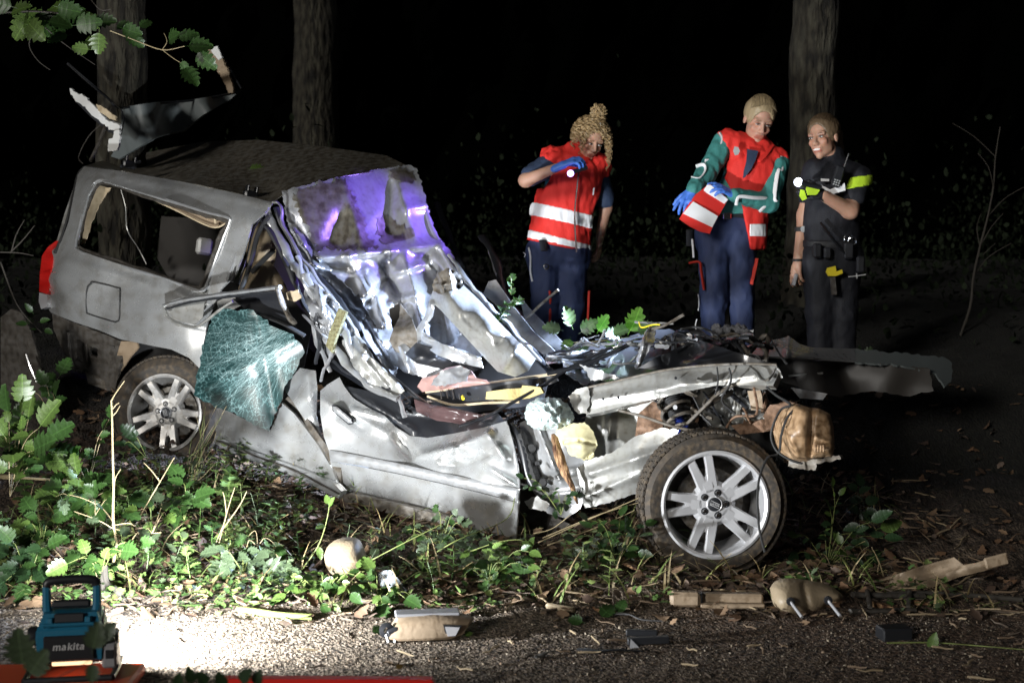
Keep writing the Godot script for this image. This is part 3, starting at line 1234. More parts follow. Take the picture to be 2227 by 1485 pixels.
# ---------------------------------------------------------------- the work lamp
func work_lamp() -> void:
	var foot := Vector3(lamp_at.x, ground_y(lamp_at.x, lamp_at.z), lamp_at.z)
	var board := thing("red_board", foot, "orange red board lying flat under the blue work lamp", "board")
	var s := Soup.new()
	s.box(Transform3D(Basis(Vector3.UP, 0.03), foot + Vector3(-0.08, 0.012, 0.045)), Vector3(0.6, 0.045, 0.3), 0.008)
	place("board", s.mesh(), M.red_case, board)
	var b2 := thing("red_bar", at(710, 1492, 4.3), "long glossy red bar crossing the bottom edge of the view", "bar")
	s = Soup.new()
	var c := at(712, 1499, 4.3)
	c.y = ground_y(c.x, c.z) + 0.056
	s.box(Transform3D(Basis(Vector3.UP, -0.012), c), Vector3(0.7, 0.112, 0.06), 0.012)
	place("bar", s.mesh(), M.red_board, b2)

	foot.y += 0.035
	var L := thing("work_lamp", foot, "blue and black battery work lamp with carry handle, lit, on a red board", "work lamp")
	# local frame: x to the lamp's right seen from behind, y up, z towards the camera
	var turn := Basis(Vector3.UP, 0.16)
	var X := func(p: Vector3) -> Vector3: return foot + turn * p
	var B := func(p: Vector3, tilt := 0.0) -> Transform3D: return Transform3D(turn * Basis(Vector3.RIGHT, tilt), foot + turn * p)
	# stand: tubes on the ground and arms up each side
	s = Soup.new()
	for k in [-1, 1]:
		s.tube(curve([X.call(Vector3(k * 0.142, 0.012, 0.11)), X.call(Vector3(k * 0.145, 0.012, 0.0)), X.call(Vector3(k * 0.142, 0.012, -0.11))], 4), [0.011], 8)
		s.box(B.call(Vector3(k * 0.142, 0.075, 0.0)), Vector3(0.022, 0.14, 0.05), 0.006)
	s.tube([X.call(Vector3(-0.142, 0.012, 0.11)), X.call(Vector3(0.142, 0.012, 0.11))], [0.011], 8)
	s.tube([X.call(Vector3(-0.142, 0.012, -0.11)), X.call(Vector3(0.142, 0.012, -0.11))], [0.011], 8)
	place("stand", s.mesh(), M.dark_plastic, L)
	# body: tapered shell
	s = Soup.new()
	var ring := func(w: float, h0: float, z0: float, z1: float) -> Array:
		return [Vector3(-w, h0, z1), Vector3(w, h0, z1), Vector3(w, h0, z0), Vector3(-w, h0, z0)]
	var secs := [[0.088, 0.058, -0.05, 0.060], [0.104, 0.066, -0.055, 0.074], [0.108, 0.15, -0.058, 0.082], [0.106, 0.172, -0.058, 0.080], [0.098, 0.192, -0.05, 0.062], [0.088, 0.222, -0.045, 0.046]]
	for i in secs.size() - 1:
		var a: Array = ring.call(secs[i][0], secs[i][1], secs[i][2], secs[i][3])
		var b: Array = ring.call(secs[i + 1][0], secs[i + 1][1], secs[i + 1][2], secs[i + 1][3])
		for k in 4:
			var k2 := (k + 1) % 4
			s.quad(X.call(a[k]), X.call(a[k2]), X.call(b[k2]), X.call(b[k]))
	var top: Array = ring.call(0.088, 0.222, -0.045, 0.046)
	s.quad(X.call(top[0]), X.call(top[1]), X.call(top[2]), X.call(top[3]))
	var low: Array = ring.call(0.088, 0.058, -0.05, 0.060)
	s.quad(X.call(low[3]), X.call(low[2]), X.call(low[1]), X.call(low[0]))
	var body := place("body", s.mesh(30), M.lamp_blue, L)
	# blue shoulder piece and the two lugs on the back
	s = Soup.new()
	s.box(B.call(Vector3(0, 0.183, 0.066), -0.5), Vector3(0.17, 0.012, 0.05), 0.004)
	for k in [-1, 1]: s.box(B.call(Vector3(k * 0.062, 0.196, 0.068), -0.25), Vector3(0.022, 0.036, 0.02), 0.004)
	place("hinge_block", s.mesh(), M.lamp_blue, L)
	s = Soup.new()
	s.box(B.call(Vector3(0, 0.208, 0.062), -0.42), Vector3(0.1, 0.035, 0.014), 0.005)
	place("battery_cover", s.mesh(), M.glossy_black, L)
	# dark lower back panel with the lettering
	s = Soup.new()
	s.box(B.call(Vector3(0, 0.112, 0.081), 0.0), Vector3(0.165, 0.085, 0.012), 0.004)
	var panel := place("back_panel", s.mesh(), M.dark_plastic, L)
	var t := TextMesh.new()
	var font := SystemFont.new()
	font.font_names = PackedStringArray(["Droid Sans"])
	font.font_italic = true
	font.font_weight = 800
	t.font = font
	t.text = "makita"
	t.font_size = 32
	t.pixel_size = 0.00098
	t.depth = 0.002
	put("lettering", t, M.lamp_letter, L, Transform3D(turn * Basis(Vector3(1, 0, 0), Vector3(0.16, 1, 0), Vector3(0, 0, 1)), turn * Vector3(0.0, 0.117, 0.0885)))
	# cooling slots on the side and holes in the top
	for k in 5:
		s = Soup.new()
		s.box(Transform3D(turn * Basis(Vector3.RIGHT, -0.5), X.call(Vector3(0.1035, 0.168 + 0.008 * k, 0.03 - 0.012 * k))), Vector3(0.004, 0.05, 0.004), 0.001)
		place("cooling_fin", s.mesh(), M.lamp_grey, L)
	# carry handle
	s = Soup.new()
	var hp := []
	for q in [[-0.079, 0.185, 0.01], [-0.083, 0.25, 0.005], [-0.083, 0.305, 0.0], [-0.07, 0.322, 0.0], [0.0, 0.326, 0.0], [0.07, 0.322, 0.0], [0.083, 0.305, 0.0], [0.083, 0.25, 0.005], [0.079, 0.185, 0.01]]:
		hp.append(X.call(Vector3(q[0], q[1], q[2])))
	s.tube([hp[0], hp[1], hp[2]], [0.014, 0.013, 0.012], 8, 1.2, Vector3.RIGHT)
	place("handle_post", s.mesh(30), M.lamp_blue, L)
	s = Soup.new()
	s.tube([hp[6], hp[7], hp[8]], [0.012, 0.013, 0.014], 8, 1.2, Vector3.RIGHT)
	place("handle_post", s.mesh(30), M.lamp_blue, L)
	s = Soup.new()
	s.tube(curve(hp.slice(2, 7), 4), [0.0145], 10, 1.1)
	place("handle", s.mesh(), M.dark_plastic, L)
	s = Soup.new()
	s.box(B.call(Vector3(0, 0.242, 0.0), -0.25), Vector3(0.13, 0.03, 0.05), 0.008)
	place("top_deck", s.mesh(), M.glossy_black, L)
	for k in 9:
		s = Soup.new()
		s.box(B.call(Vector3(-0.048 + 0.012 * k, 0.258, 0.008), -0.25), Vector3(0.006, 0.002, 0.004))
		place("indicator_dot", s.mesh(), M.lamp_grey, L)
	# side knobs
	for k in [-1, 1]:
		s = Soup.new()
		s.lathe([Vector2(0, 0), Vector2(0.03, 0), Vector2(0.033, 0.006), Vector2(0.033, 0.024), Vector2(0.028, 0.03), Vector2(0, 0.03)], Transform3D(turn * Basis(Vector3.FORWARD, k * PI / 2), X.call(Vector3(k * 0.112, 0.14, 0.02))), 20)
		place("side_knob", s.mesh(), M.dark_plastic, L)
	# battery block on the side, grey
	s = Soup.new()
	s.box(B.call(Vector3(0.128, 0.072, 0.02)), Vector3(0.05, 0.085, 0.1), 0.008)
	place("battery", s.mesh(), M.lamp_grey, L)
	s = Soup.new()
	s.box(B.call(Vector3(0.13, 0.08, 0.071)), Vector3(0.026, 0.03, 0.004), 0.001)
	place("battery_latch", s.mesh(), M.dark_plastic, L)
	# added glowing bar in place of light spilling under the body
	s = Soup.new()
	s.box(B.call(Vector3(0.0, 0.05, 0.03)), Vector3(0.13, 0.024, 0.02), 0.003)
	place("spill_glow_bar", s.mesh(), glow("spill_glow", Color(1.0, 0.82, 0.6), 1.6), L)
	# the bright face that looks at the wreck
	s = Soup.new()
	s.box(Transform3D(lamp_turn, lamp_at + lamp_turn * Vector3(0, 0, -0.062)), Vector3(0.2, 0.14, 0.012), 0.004)
	place("lamp_bezel", s.mesh(), M.dark_plastic, L)
	s = Soup.new()
	s.box(Transform3D(lamp_turn, lamp_at + lamp_turn * Vector3(0, 0, -0.069)), Vector3(0.18, 0.12, 0.006), 0.001)
	place("lamp_screen", s.mesh(), glow("lamp_face", Color(1, 0.97, 0.92), 8.0), L)

# ---------------------------------------------------------------- the wreck: rear, cabin, doors
var W: Node3D

func piece(called: String, material: String, outline: Array, base: Array, o := {}, parent: Node3D = null) -> MeshInstance3D:
	return place(called, sheet(outline, base, o), M[material], parent if parent else W)

func rod(called: String, material: String, l: Array, r: float, sides := 8, flat := 1.0, crumple := 0.0, parent: Node3D = null) -> MeshInstance3D:
	return place(called, bar(l, r, sides, flat, 5, crumple), M[material], parent if parent else W)

func wreck() -> void:
	var foot := car(900, 1100, 0.5)
	foot.y = ground_y(foot.x, foot.z)
	W = thing("wrecked_estate_car", foot, "crushed silver estate car with torn open cabin and roof, slanting down the verge", "car")
	var QB := [[180, 362, 0.36], [380, 394, 0.33], [590, 440, 0.30], [170, 380, 0.30], [200, 392, 0.20], [350, 420, 0.19], [505, 470, 0.17], [540, 480, 0.16], [150, 470, 0.17], [131, 530, 0.13], [165, 540, 0.07], [300, 585, 0.035], [440, 640, 0.04], [480, 560, 0.12], [505, 520, 0.14], [104, 545, 0.16], [100, 600, 0.15], [99, 665, 0.17], [118, 600, 0.045], [125, 670, 0.05], [150, 600, 0.0], [230, 640, -0.02], [350, 660, -0.02], [430, 690, 0.0], [160, 700, 0.03], [260, 735, -0.005], [330, 750, -0.035], [410, 778, -0.03], [440, 790, 0.0], [300, 690, -0.03], [360, 715, -0.045]]
	# rear quarter: one pressing round the big side window
	piece("quarter_panel", "paint", [
		182, 362, 262, 372, 400, 396, 520, 422, 592, 440, 576, 462, 548, 486, 532, 540, 512, 596, 480, 628, 452, 690, 442, 745, 440, 800, 432, 800, 410, 778, 372, 760, 330, 752, 292, 744, 262, 738, 214, 718, 160, 700, 110, 680, 98, 664, 101, 600, 112, 545, 131, 528, 148, 482, 160, 420, 168, 380],
		QB,
		{"holes": [[206, 397, 190, 425, 173, 490, 165, 530, 172, 545, 250, 572, 350, 602, 432, 630, 446, 622, 462, 580, 484, 520, 498, 484, 494, 474, 440, 460, 340, 428, 240, 398, 218, 392]],
		"ridges": [[182, 368, 590, 446, 10, 0.012], [345, 605, 420, 660, 30, 0.016], [140, 566, 300, 612, 16, 0.012], [300, 612, 450, 660, 16, 0.012], [206, 392, 500, 470, 9, 0.010]], "step": 8.0, "thick": 0.012, "noise": 0.0012, "nscale": 160.0})
	# bright folded edge of the window opening and its black seal
	var win := [[206, 397, 0.185], [190, 425, 0.165], [173, 490, 0.115], [164, 530, 0.07], [172, 547, 0.05], [250, 574, 0.03], [350, 604, 0.025], [432, 632, 0.03], [447, 622, 0.05], [463, 580, 0.10], [485, 520, 0.135], [499, 484, 0.155], [494, 473, 0.16], [440, 459, 0.17], [340, 427, 0.18], [240, 396, 0.19], [218, 391, 0.19], [206, 397, 0.185]]
	rod("window_edge", "paint_clean", win, 0.009, 8)
	var seal := []
	for p in win: seal.append([p[0] + (6 if p[0] < 300 else -6), p[1] + (5 if p[1] < 490 else -5), p[2] + 0.035])
	rod("window_seal", "dusty_black", seal, 0.014, 8, 1.0, 0.006)
	# roof line, drip groove
	rod("roof_groove", "black_rubber", [[184, 362, 0.375], [300, 380, 0.36], [420, 402, 0.345], [520, 424, 0.335], [582, 440, 0.325]], 0.006)
	# pieces of inner lining hanging in the window
	piece("torn_lining", "beige_trim", [212, 404, 240, 408, 214, 446, 196, 490, 184, 530, 176, 530, 184, 480, 198, 432], [[210, 410, 0.26], [185, 525, 0.2]], {"step": 8.0, "noise": 0.02, "ragged": 3.0})
	piece("lining_strip", "tan_trim", [300, 418, 380, 442, 450, 462, 492, 478, 488, 486, 462, 492, 440, 484, 380, 456], [[300, 418, 0.24], [490, 480, 0.24]], {"step": 8.0, "noise": 0.02, "ragged": 3.0})
	rod("lining_edge", "beige_trim", [[302, 420, 0.22], [380, 456, 0.22], [458, 493, 0.2], [490, 486, 0.2]], 0.006)
	rod("clip", "beige_trim", [[466, 466, 0.2], [468, 486, 0.2]], 0.008)
	rod("clip", "beige_trim", [[416, 457, 0.21], [436, 461, 0.21]], 0.008)
	rod("hanging_wire", "bare_steel", [[262, 412, 0.3], [272, 450, 0.3], [276, 500, 0.32], [300, 540, 0.3], [318, 575, 0.3]], 0.003, 5)
	# the far inner side of the luggage bay, dark, and a pale block
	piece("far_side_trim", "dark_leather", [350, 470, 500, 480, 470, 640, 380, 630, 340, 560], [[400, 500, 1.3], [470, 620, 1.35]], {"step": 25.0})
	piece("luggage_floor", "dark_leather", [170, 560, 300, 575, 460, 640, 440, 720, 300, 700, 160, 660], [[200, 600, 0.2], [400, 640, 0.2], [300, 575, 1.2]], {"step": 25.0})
	var s := Soup.new()
	s.box(Transform3D(Basis(Vector3.UP, 0.6) * Basis(Vector3.BACK, -0.15), car(443, 536, 0.9)), Vector3(0.1, 0.11, 0.06), 0.015)
	place("white_box", s.mesh(), M.white_plastic, W)
	# tail lamp: two red fields over a clear one
	piece("tail_lamp", "red_lens", [120, 524, 132, 522, 124, 540, 116, 552, 112, 572, 112, 600, 102, 640, 84, 634, 85, 600, 90, 556, 102, 538], [[120, 525, 0.15], [95, 600, 0.155], [110, 590, 0.07], [100, 636, 0.08]], {"step": 6.0, "thick": 0.03})
	piece("lamp_lens", "clear_lens", [84, 636, 102, 641, 101, 668, 88, 672, 83, 655], [[84, 640, 0.17], [102, 660, 0.09]], {"step": 6.0, "thick": 0.03})
	rod("lamp_rib", "red_lens", [[86, 592, 0.155], [110, 590, 0.062]], 0.004)
	piece("rear_pillar", "bare_steel", [178, 380, 166, 386, 140, 462, 122, 524, 132, 524, 150, 472, 168, 400], [[178, 380, 0.34], [166, 386, 0.36], [122, 524, 0.2], [150, 470, 0.25]], {"step": 7.0, "thick": 0.02})
	rod("tailgate_seal", "black_rubber", [[184, 364, 0.40], [170, 380, 0.37], [160, 420, 0.3], [146, 478, 0.21], [130, 526, 0.145], [118, 550, 0.105]], 0.012)
	# filler flap, set in a groove
	var qf := spline_fit(QB)
	var flap := [[198, 618], [205, 615], [250, 626], [258, 634], [257, 688], [250, 697], [244, 697], [196, 682], [189, 674], [190, 630]]
	var outline := []
	var fb := []
	var groove := []
	for q in flap:
		outline.append_array(q)
		fb.append([q[0], q[1], fit_at(qf, QB, q[0], q[1]) - 0.006])
		groove.append([224 + (q[0] - 224) * 1.06, 656 + (q[1] - 656) * 1.05, fit_at(qf, QB, q[0], q[1]) - 0.004])
	fb.append([224, 656, fit_at(qf, QB, 224, 656) - 0.008])
	groove.append(groove[0])
	piece("fuel_flap", "paint", outline, fb, {"step": 7.0, "thick": 0.004})
	rod("flap_groove", "black_rubber", groove, 0.0042, 6)
	# where the bumper was
	piece("bumper_carrier", "dusty_black", [112, 682, 160, 702, 214, 722, 262, 742, 268, 765, 258, 800, 250, 850, 232, 850, 226, 828, 160, 800, 140, 770, 116, 720], [[115, 690, 0.16], [160, 705, 0.08], [258, 745, 0.06], [250, 830, 0.08], [150, 780, 0.14]],
		{"holes": [[160, 735, 182, 745, 180, 790, 160, 782], [195, 752, 212, 760, 210, 778, 194, 772]], "step": 7.0, "thick": 0.02, "noise": 0.012, "nscale": 40.0, "ragged": 3.0})
	piece("bumper_backing", "dusty_black", [155, 728, 218, 752, 214, 790, 152, 770], [[155, 730, 0.17], [214, 790, 0.16]], {"step": 10.0, "noise": 0.01})
	rod("carrier_rib", "dusty_black", [[148, 722, 0.1], [150, 760, 0.1], [158, 795, 0.09]], 0.012)
	rod("carrier_rib", "dusty_black", [[188, 748, 0.08], [188, 800, 0.08]], 0.009)
	rod("carrier_rib", "dusty_black", [[150, 722, 0.1], [200, 738, 0.08], [250, 756, 0.06]], 0.01)
	piece("bumper_bracket", "grimy_steel", [184, 808, 232, 826, 236, 850, 190, 834], [[190, 815, 0.1], [235, 845, 0.1]], {"step": 8.0, "thick": 0.03, "noise": 0.01})
	piece("arch_liner", "tan_trim", [262, 742, 296, 742, 300, 756, 282, 778, 268, 800, 256, 815, 250, 795, 254, 770], [[265, 745, 0.05], [298, 746, 0.03], [255, 810, 0.1]], {"step": 8.0, "thick": 0.01})
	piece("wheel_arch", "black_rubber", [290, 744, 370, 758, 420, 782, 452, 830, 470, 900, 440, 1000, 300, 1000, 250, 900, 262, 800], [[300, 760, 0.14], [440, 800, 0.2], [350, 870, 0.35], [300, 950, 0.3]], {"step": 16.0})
	rear_wheel()
	cabin_and_roof()
	doors()

func wheel_part(called: String, centre: Vector3, axis: Vector3, roll: float, r: float, rim_r: float, width: float, rim_mat: String) -> Node3D:
	# local y = outward axle
	var y := axis.normalized()
	var x := y.cross(Vector3.UP).normalized()
	var z := x.cross(y)
	var basis := Basis(x, y, z) * Basis(Vector3.UP, roll)
	var X := Transform3D(basis, centre)
	var w := group_node(called, W)
	w.position = centre - W.position
	var h := width * 0.5
	var s := Soup.new()
	s.lathe([Vector2(rim_r - 0.004, -h), Vector2(rim_r + 0.03, -h - 0.008), Vector2(r - 0.035, -h), Vector2(r - 0.008, -h + 0.022), Vector2(r, -h + 0.045), Vector2(r, h - 0.045), Vector2(r - 0.008, h - 0.02), Vector2(r - 0.03, h - 0.003), Vector2(rim_r + 0.055, h + 0.008), Vector2(rim_r + 0.025, h + 0.006), Vector2(rim_r + 0.006, h - 0.004), Vector2(rim_r - 0.004, h - 0.012)], X, 64)
	place("tyre", s.mesh(30), M.tyre, w)
	# shoulder tread blocks
	s = Soup.new()
	for k in 72:
		var a := TAU * k / 72.0
		for e in [-1, 1]:
			var p := Vector3(cos(a) * (r - 0.004), e * (h - 0.034), sin(a) * (r - 0.004))
			s.box(X * Transform3D(Basis(Vector3.UP, -a) * Basis(Vector3.BACK, -0.75 * e), p), Vector3(0.012, 0.034, 0.021), 0.003)
	for e in [-0.3, 0.0, 0.3]:
		for k in 72:
			var a = TAU * (k + e) / 72.0
			s.box(X * Transform3D(Basis(Vector3.UP, -a), Vector3(cos(a) * r, e * width, sin(a) * r)), Vector3(0.012, 0.05, 0.023), 0.002)
	var tr := place("tread", s.mesh(20), M.tyre, w)
	tr.set_meta("kind", "stuff")
	# raised letters ring on the sidewall stays plain; the rim barrel and lip
	s = Soup.new()
	s.lathe([Vector2(rim_r + 0.004, h - 0.003), Vector2(rim_r + 0.004, h + 0.006), Vector2(rim_r - 0.006, h + 0.009), Vector2(rim_r - 0.016, h + 0.002), Vector2(rim_r - 0.02, h - 0.02), Vector2(rim_r - 0.04, -h + 0.03), Vector2(rim_r - 0.01, -h)], X, 64)
	place("rim", s.mesh(35), M[rim_mat], w)
	# brake disc and hub
	s = Soup.new()
	s.lathe([Vector2(0, -0.02), Vector2(0.155, -0.02), Vector2(0.155, -0.045), Vector2(0, -0.045)], X, 40)
	place("brake_disc", s.mesh(), M.grimy_steel, w)
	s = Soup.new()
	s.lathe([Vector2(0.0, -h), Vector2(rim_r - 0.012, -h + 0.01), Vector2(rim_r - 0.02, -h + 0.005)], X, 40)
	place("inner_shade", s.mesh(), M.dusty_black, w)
	# hub plate
	s = Soup.new()
	s.lathe([Vector2(0.105, h - 0.06), Vector2(0.085, h - 0.028), Vector2(0.068, h - 0.024), Vector2(0.036, h - 0.024), Vector2(0.034, h - 0.02), Vector2(0, h - 0.02)], X, 40)
	place("hub", s.mesh(35), M[rim_mat], w)
	# five split spokes, each arm a bevelled blade dished towards the hub
	for k in 5:
		var a0 := TAU * k / 5.0
		for e in [-1, 1]:
			s = Soup.new()
			var ring := []
			for i in 9:
				var t := i / 8.0
				var rr := lerpf(0.062, rim_r - 0.012, t)
				var ang: float = a0 + e * lerpf(0.22, 0.185, t) * lerpf(1.1, 1.0, t)
				var mid := Vector3(cos(ang) * rr, 0, sin(ang) * rr)
				var side := Vector3(-sin(ang), 0, cos(ang))
				var hw := lerpf(0.027, 0.0185, minf(t * 1.6, 1.0))
				var up := h - lerpf(0.028, 0.010, smoothstep(0.0, 0.85, t)) 
				var dn := up - lerpf(0.035, 0.05, t)
				ring.append([X * (mid + side * hw * 1.12 + Vector3.UP * (up - 0.012)), X * (mid + side * hw * 0.82 + Vector3.UP * up), X * (mid - side * hw * 0.82 + Vector3.UP * up), X * (mid - side * hw * 1.12 + Vector3.UP * (up - 0.012)), X * (mid - side * hw + Vector3.UP * dn), X * (mid + side * hw + Vector3.UP * dn)])
			for i in 8:
				for j in 6:
					var j2 := (j + 1) % 6
					s.quad(ring[i][j], ring[i][j2], ring[i + 1][j2], ring[i + 1][j])
			place("spoke", s.mesh(28), M[rim_mat], w)
		# web that joins the two arms near the hub
		s = Soup.new()
		var web := PackedVector2Array()
		for q in [[0.06, -0.3], [0.13, -0.2], [0.155, -0.12], [0.13, 0.0], [0.155, 0.12], [0.13, 0.2], [0.06, 0.3]]:
			web.append(Vector2(cos(a0 + q[1]) * q[0], sin(a0 + q[1]) * q[0]))
		s.prism(web, X * Transform3D(Basis(Vector3(1, 0, 0), Vector3(0, 0, 1), Vector3(0, -1, 0)), Vector3.ZERO), -(h - 0.024), -(h - 0.06))
		place("spoke_web", s.mesh(), M[rim_mat], w)
		# nut with a dark recess
		s = Soup.new()
		var na := a0 + PI / 5.0
		var nx := X * Transform3D(Basis(), Vector3(cos(na) * 0.054, h - 0.026, sin(na) * 0.054))
		s.lathe([Vector2(0, 0.009), Vector2(0.009, 0.009), Vector2(0.0115, 0.004), Vector2(0.0115, 0)], nx, 6)
		place("wheel_nut", s.mesh(20), M.chrome, w)
		s = Soup.new()
		s.lathe([Vector2(0.0115, 0.0035), Vector2(0.0165, 0.0035), Vector2(0.0165, 0)], nx, 16)
		place("nut_recess", s.mesh(), M.black_trim, w)
	s = Soup.new()
	s.lathe([Vector2(0, h - 0.008), Vector2(0.024, h - 0.009), Vector2(0.032, h - 0.014), Vector2(0.034, h - 0.022)], X, 28)
	place("hub_cap", s.mesh(30), M.dark_plastic, w)
	s = Soup.new()
	s.lathe([Vector2(0.0315, h - 0.0135), Vector2(0.0335, h - 0.0125), Vector2(0.0355, h - 0.016)], X, 28)
	place("cap_ring", s.mesh(30), M.alloy, w)
	for e in [-1, 1]:
		s = Soup.new()
		s.box(X * Transform3D(Basis(Vector3.UP, -0.12), Vector3(e * 0.0095, h - 0.0075, 0)), Vector3(0.0022, 0.001, 0.046 - 0.003))
		place("cap_bar", s.mesh(), M.lamp_letter, w)
	var t := TextMesh.new()
	var font := SystemFont.new()
	font.font_names = PackedStringArray(["Droid Serif"])
	font.font_weight = 700
	t.font = font
	t.text = "VOLVO"
	t.font_size = 16
	t.pixel_size = 0.00078
	t.depth = 0.001
	var let := put("cap_lettering", t, M.lamp_letter, w)
	let.transform = Transform3D(basis * Basis(Vector3(0, 0, 1), Vector3(1, 0, 0), Vector3(0, 1, 0)) , basis * Vector3(0, h - 0.0075, 0))
	return w

func rear_wheel() -> void:
	var c := at(357, 898, 7.76)
	var axis := Vector3(-0.16, 0.10, 1.0)
	wheel_part("rear_wheel", c - axis.normalized() * 0.1, axis, 0.42, 0.332, 0.226, 0.2, "alloy_dirty")

func cabin_and_roof() -> void:
	# roof skin seen at a grazing angle, bent up towards the far side
	piece("roof_panel", "roof_paint", [184, 361, 262, 371, 400, 395, 520, 421, 592, 440, 625, 415, 700, 390, 780, 378, 885, 360, 840, 338, 700, 318, 560, 304, 440, 308, 300, 335, 210, 352],
		[[184, 362, 0.38], [400, 397, 0.36], [592, 440, 0.34], [625, 418, 0.45], [780, 378, 0.95], [885, 360, 1.5], [560, 305, 1.75], [300, 335, 1.75], [840, 338, 1.75]], {"step": 12.0, "noise": 0.008, "nscale": 120.0})
	var s := Soup.new()
	for m in [[280, 358, 0.5, "rack_foot"], [544, 424, 0.4, "rack_foot"]]:
		s = Soup.new()
		var t := Transform3D(Basis(Vector3.UP, 0.55) * Basis(Vector3.BACK, -0.2), car(m[0], m[1], m[2]))
		s.box(t, Vector3(0.085, 0.05, 0.06), 0.01)
		s.box(t * Transform3D(Basis(), Vector3(-0.025, 0.035, 0)), Vector3(0.012, 0.04, 0.05), 0.003)
		s.box(t * Transform3D(Basis(), Vector3(0.03, 0.035, 0)), Vector3(0.012, 0.04, 0.05), 0.003)
		place("rack_foot", s.mesh(), M.black_trim, W)
	rod("rack_stub", "black_trim", [[262, 362, 0.5], [290, 355, 0.52], [306, 352, 0.55]], 0.012)
	# front of the roof, folded down over the seats
	piece("folded_roof", "paint_torn", [612, 415, 690, 394, 770, 380, 850, 364, 888, 358, 906, 366, 918, 405, 936, 470, 950, 512, 980, 545, 1002, 590, 1004, 640, 1014, 700, 1052, 768, 1006, 812, 960, 800, 920, 818, 880, 806, 846, 778, 812, 715, 784, 672, 765, 630, 735, 605, 700, 575, 668, 540, 640, 500, 620, 460],
		[[615, 420, 0.46], [625, 470, 0.42], [700, 400, 0.66], [780, 385, 0.98], [890, 362, 1.42], [910, 400, 1.37], [700, 480, 0.56], [660, 540, 0.44], [800, 470, 0.90], [760, 540, 0.68], [860, 470, 1.08], [930, 480, 1.3], [850, 550, 0.92], [740, 600, 0.5], [780, 650, 0.50], [960, 560, 1.15], [1000, 600, 1.1], [870, 620, 0.82], [940, 640, 0.92], [830, 720, 0.48], [880, 720, 0.58], [960, 710, 0.72], [870, 790, 0.42], [1000, 800, 0.5], [1045, 770, 0.55], [930, 770, 0.56]],
		{"holes": [[764, 640, 780, 638, 804, 688, 824, 722, 812, 730, 790, 700], [846, 672, 868, 660, 896, 694, 908, 738, 884, 752, 862, 730, 850, 702]],
		"ridges": [[640, 420, 690, 560, 60, 0.03], [720, 520, 742, 470, 40, -0.04], [790, 540, 750, 400, 60, 0.05], [842, 500, 850, 400, 44, -0.08], [905, 520, 866, 400, 44, 0.05], [890, 452, 930, 446, 24, 0.04], [690, 560, 850, 545, 26, 0.06], [850, 545, 960, 530, 24, 0.06], [700, 580, 780, 590, 18, -0.05], [760, 560, 800, 640, 22, 0.06], [800, 600, 838, 700, 24, 0.07], [838, 610, 800, 660, 16, -0.05], [830, 580, 872, 660, 26, -0.08], [880, 560, 905, 640, 28, 0.08], [905, 640, 850, 660, 14, 0.04], [930, 570, 990, 640, 24, -0.08], [870, 590, 930, 570, 16, 0.06], [960, 540, 995, 600, 14, 0.05], [905, 650, 930, 740, 18, 0.06], [930, 740, 1000, 800, 16, 0.05], [960, 660, 975, 740, 20, -0.06], [860, 760, 1000, 780, 14, 0.04], [985, 640, 1000, 720, 14, 0.05]],
		"step": 6.0, "thick": 0.006, "noise": 0.045, "nscale": 40.0, "calm": [500, 590, 0.3], "seed": 2.0, "ragged": 5.0})
	# muddy scraped strip that crosses the fold
	var dirty := [[615, 420, 0.455], [625, 470, 0.415], [700, 400, 0.655], [780, 385, 0.975], [890, 362, 1.415], [910, 400, 1.365], [700, 480, 0.555], [660, 540, 0.435], [800, 470, 0.895], [760, 540, 0.675], [860, 470, 1.075], [930, 480, 1.295], [850, 550, 0.915], [740, 600, 0.495]]
	var dents := [[640, 420, 690, 560, 60, 0.03], [720, 520, 742, 470, 40, -0.04], [790, 540, 750, 400, 60, 0.05], [842, 500, 850, 400, 44, -0.08], [905, 520, 866, 400, 44, 0.05], [890, 452, 930, 446, 24, 0.04], [690, 560, 850, 545, 26, 0.06]]
	for l in [[636, 420, 690, 402, 752, 388, 764, 420, 788, 470, 802, 520, 824, 538, 770, 546, 716, 540, 690, 548, 672, 500, 650, 470], [818, 474, 846, 470, 872, 490, 900, 500, 906, 528, 880, 534, 846, 540, 824, 520], [846, 372, 880, 364, 900, 372, 906, 392, 880, 396, 856, 388]]:
		piece("scraped_paint", "roof_paint", l, dirty, {"ridges": dents, "step": 6.0, "thick": 0.002, "noise": 0.045, "nscale": 40.0, "calm": [500, 590, 0.3], "seed": 2.0, "ragged": 16.0})
	# pale inner skin below the fold, in three torn tongues
	piece("crumpled_floor_skin", "paint_clean", [842, 760, 880, 748, 905, 775, 950, 780, 1000, 798, 990, 818, 930, 822, 885, 812, 852, 790],
		[[850, 770, 0.4], [900, 780, 0.36], [1000, 805, 0.4]], {"ridges": [[870, 755, 890, 810, 20, 0.06]], "step": 6.0, "noise": 0.03, "nscale": 45.0, "seed": 19.0, "ragged": 4.0})
	# dark sheet put in as the shade of the cabin hollow, behind the torn sheets
	piece("cabin_shade_sheet", "dark_leather", [560, 500, 640, 560, 720, 600, 850, 620, 1000, 620, 1090, 700, 1200, 800, 1180, 880, 1000, 900, 850, 880, 720, 800, 600, 690, 540, 620],
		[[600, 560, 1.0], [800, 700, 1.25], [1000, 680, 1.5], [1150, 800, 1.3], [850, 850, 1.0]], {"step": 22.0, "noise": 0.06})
	piece("dark_flap", "grimy_steel", [870, 660, 896, 694, 912, 738, 890, 768, 860, 766, 846, 742, 856, 712, 868, 690], [[872, 662, 0.5], [900, 740, 0.38], [856, 752, 0.36]], {"step": 7.0, "noise": 0.03, "seed": 6.0})
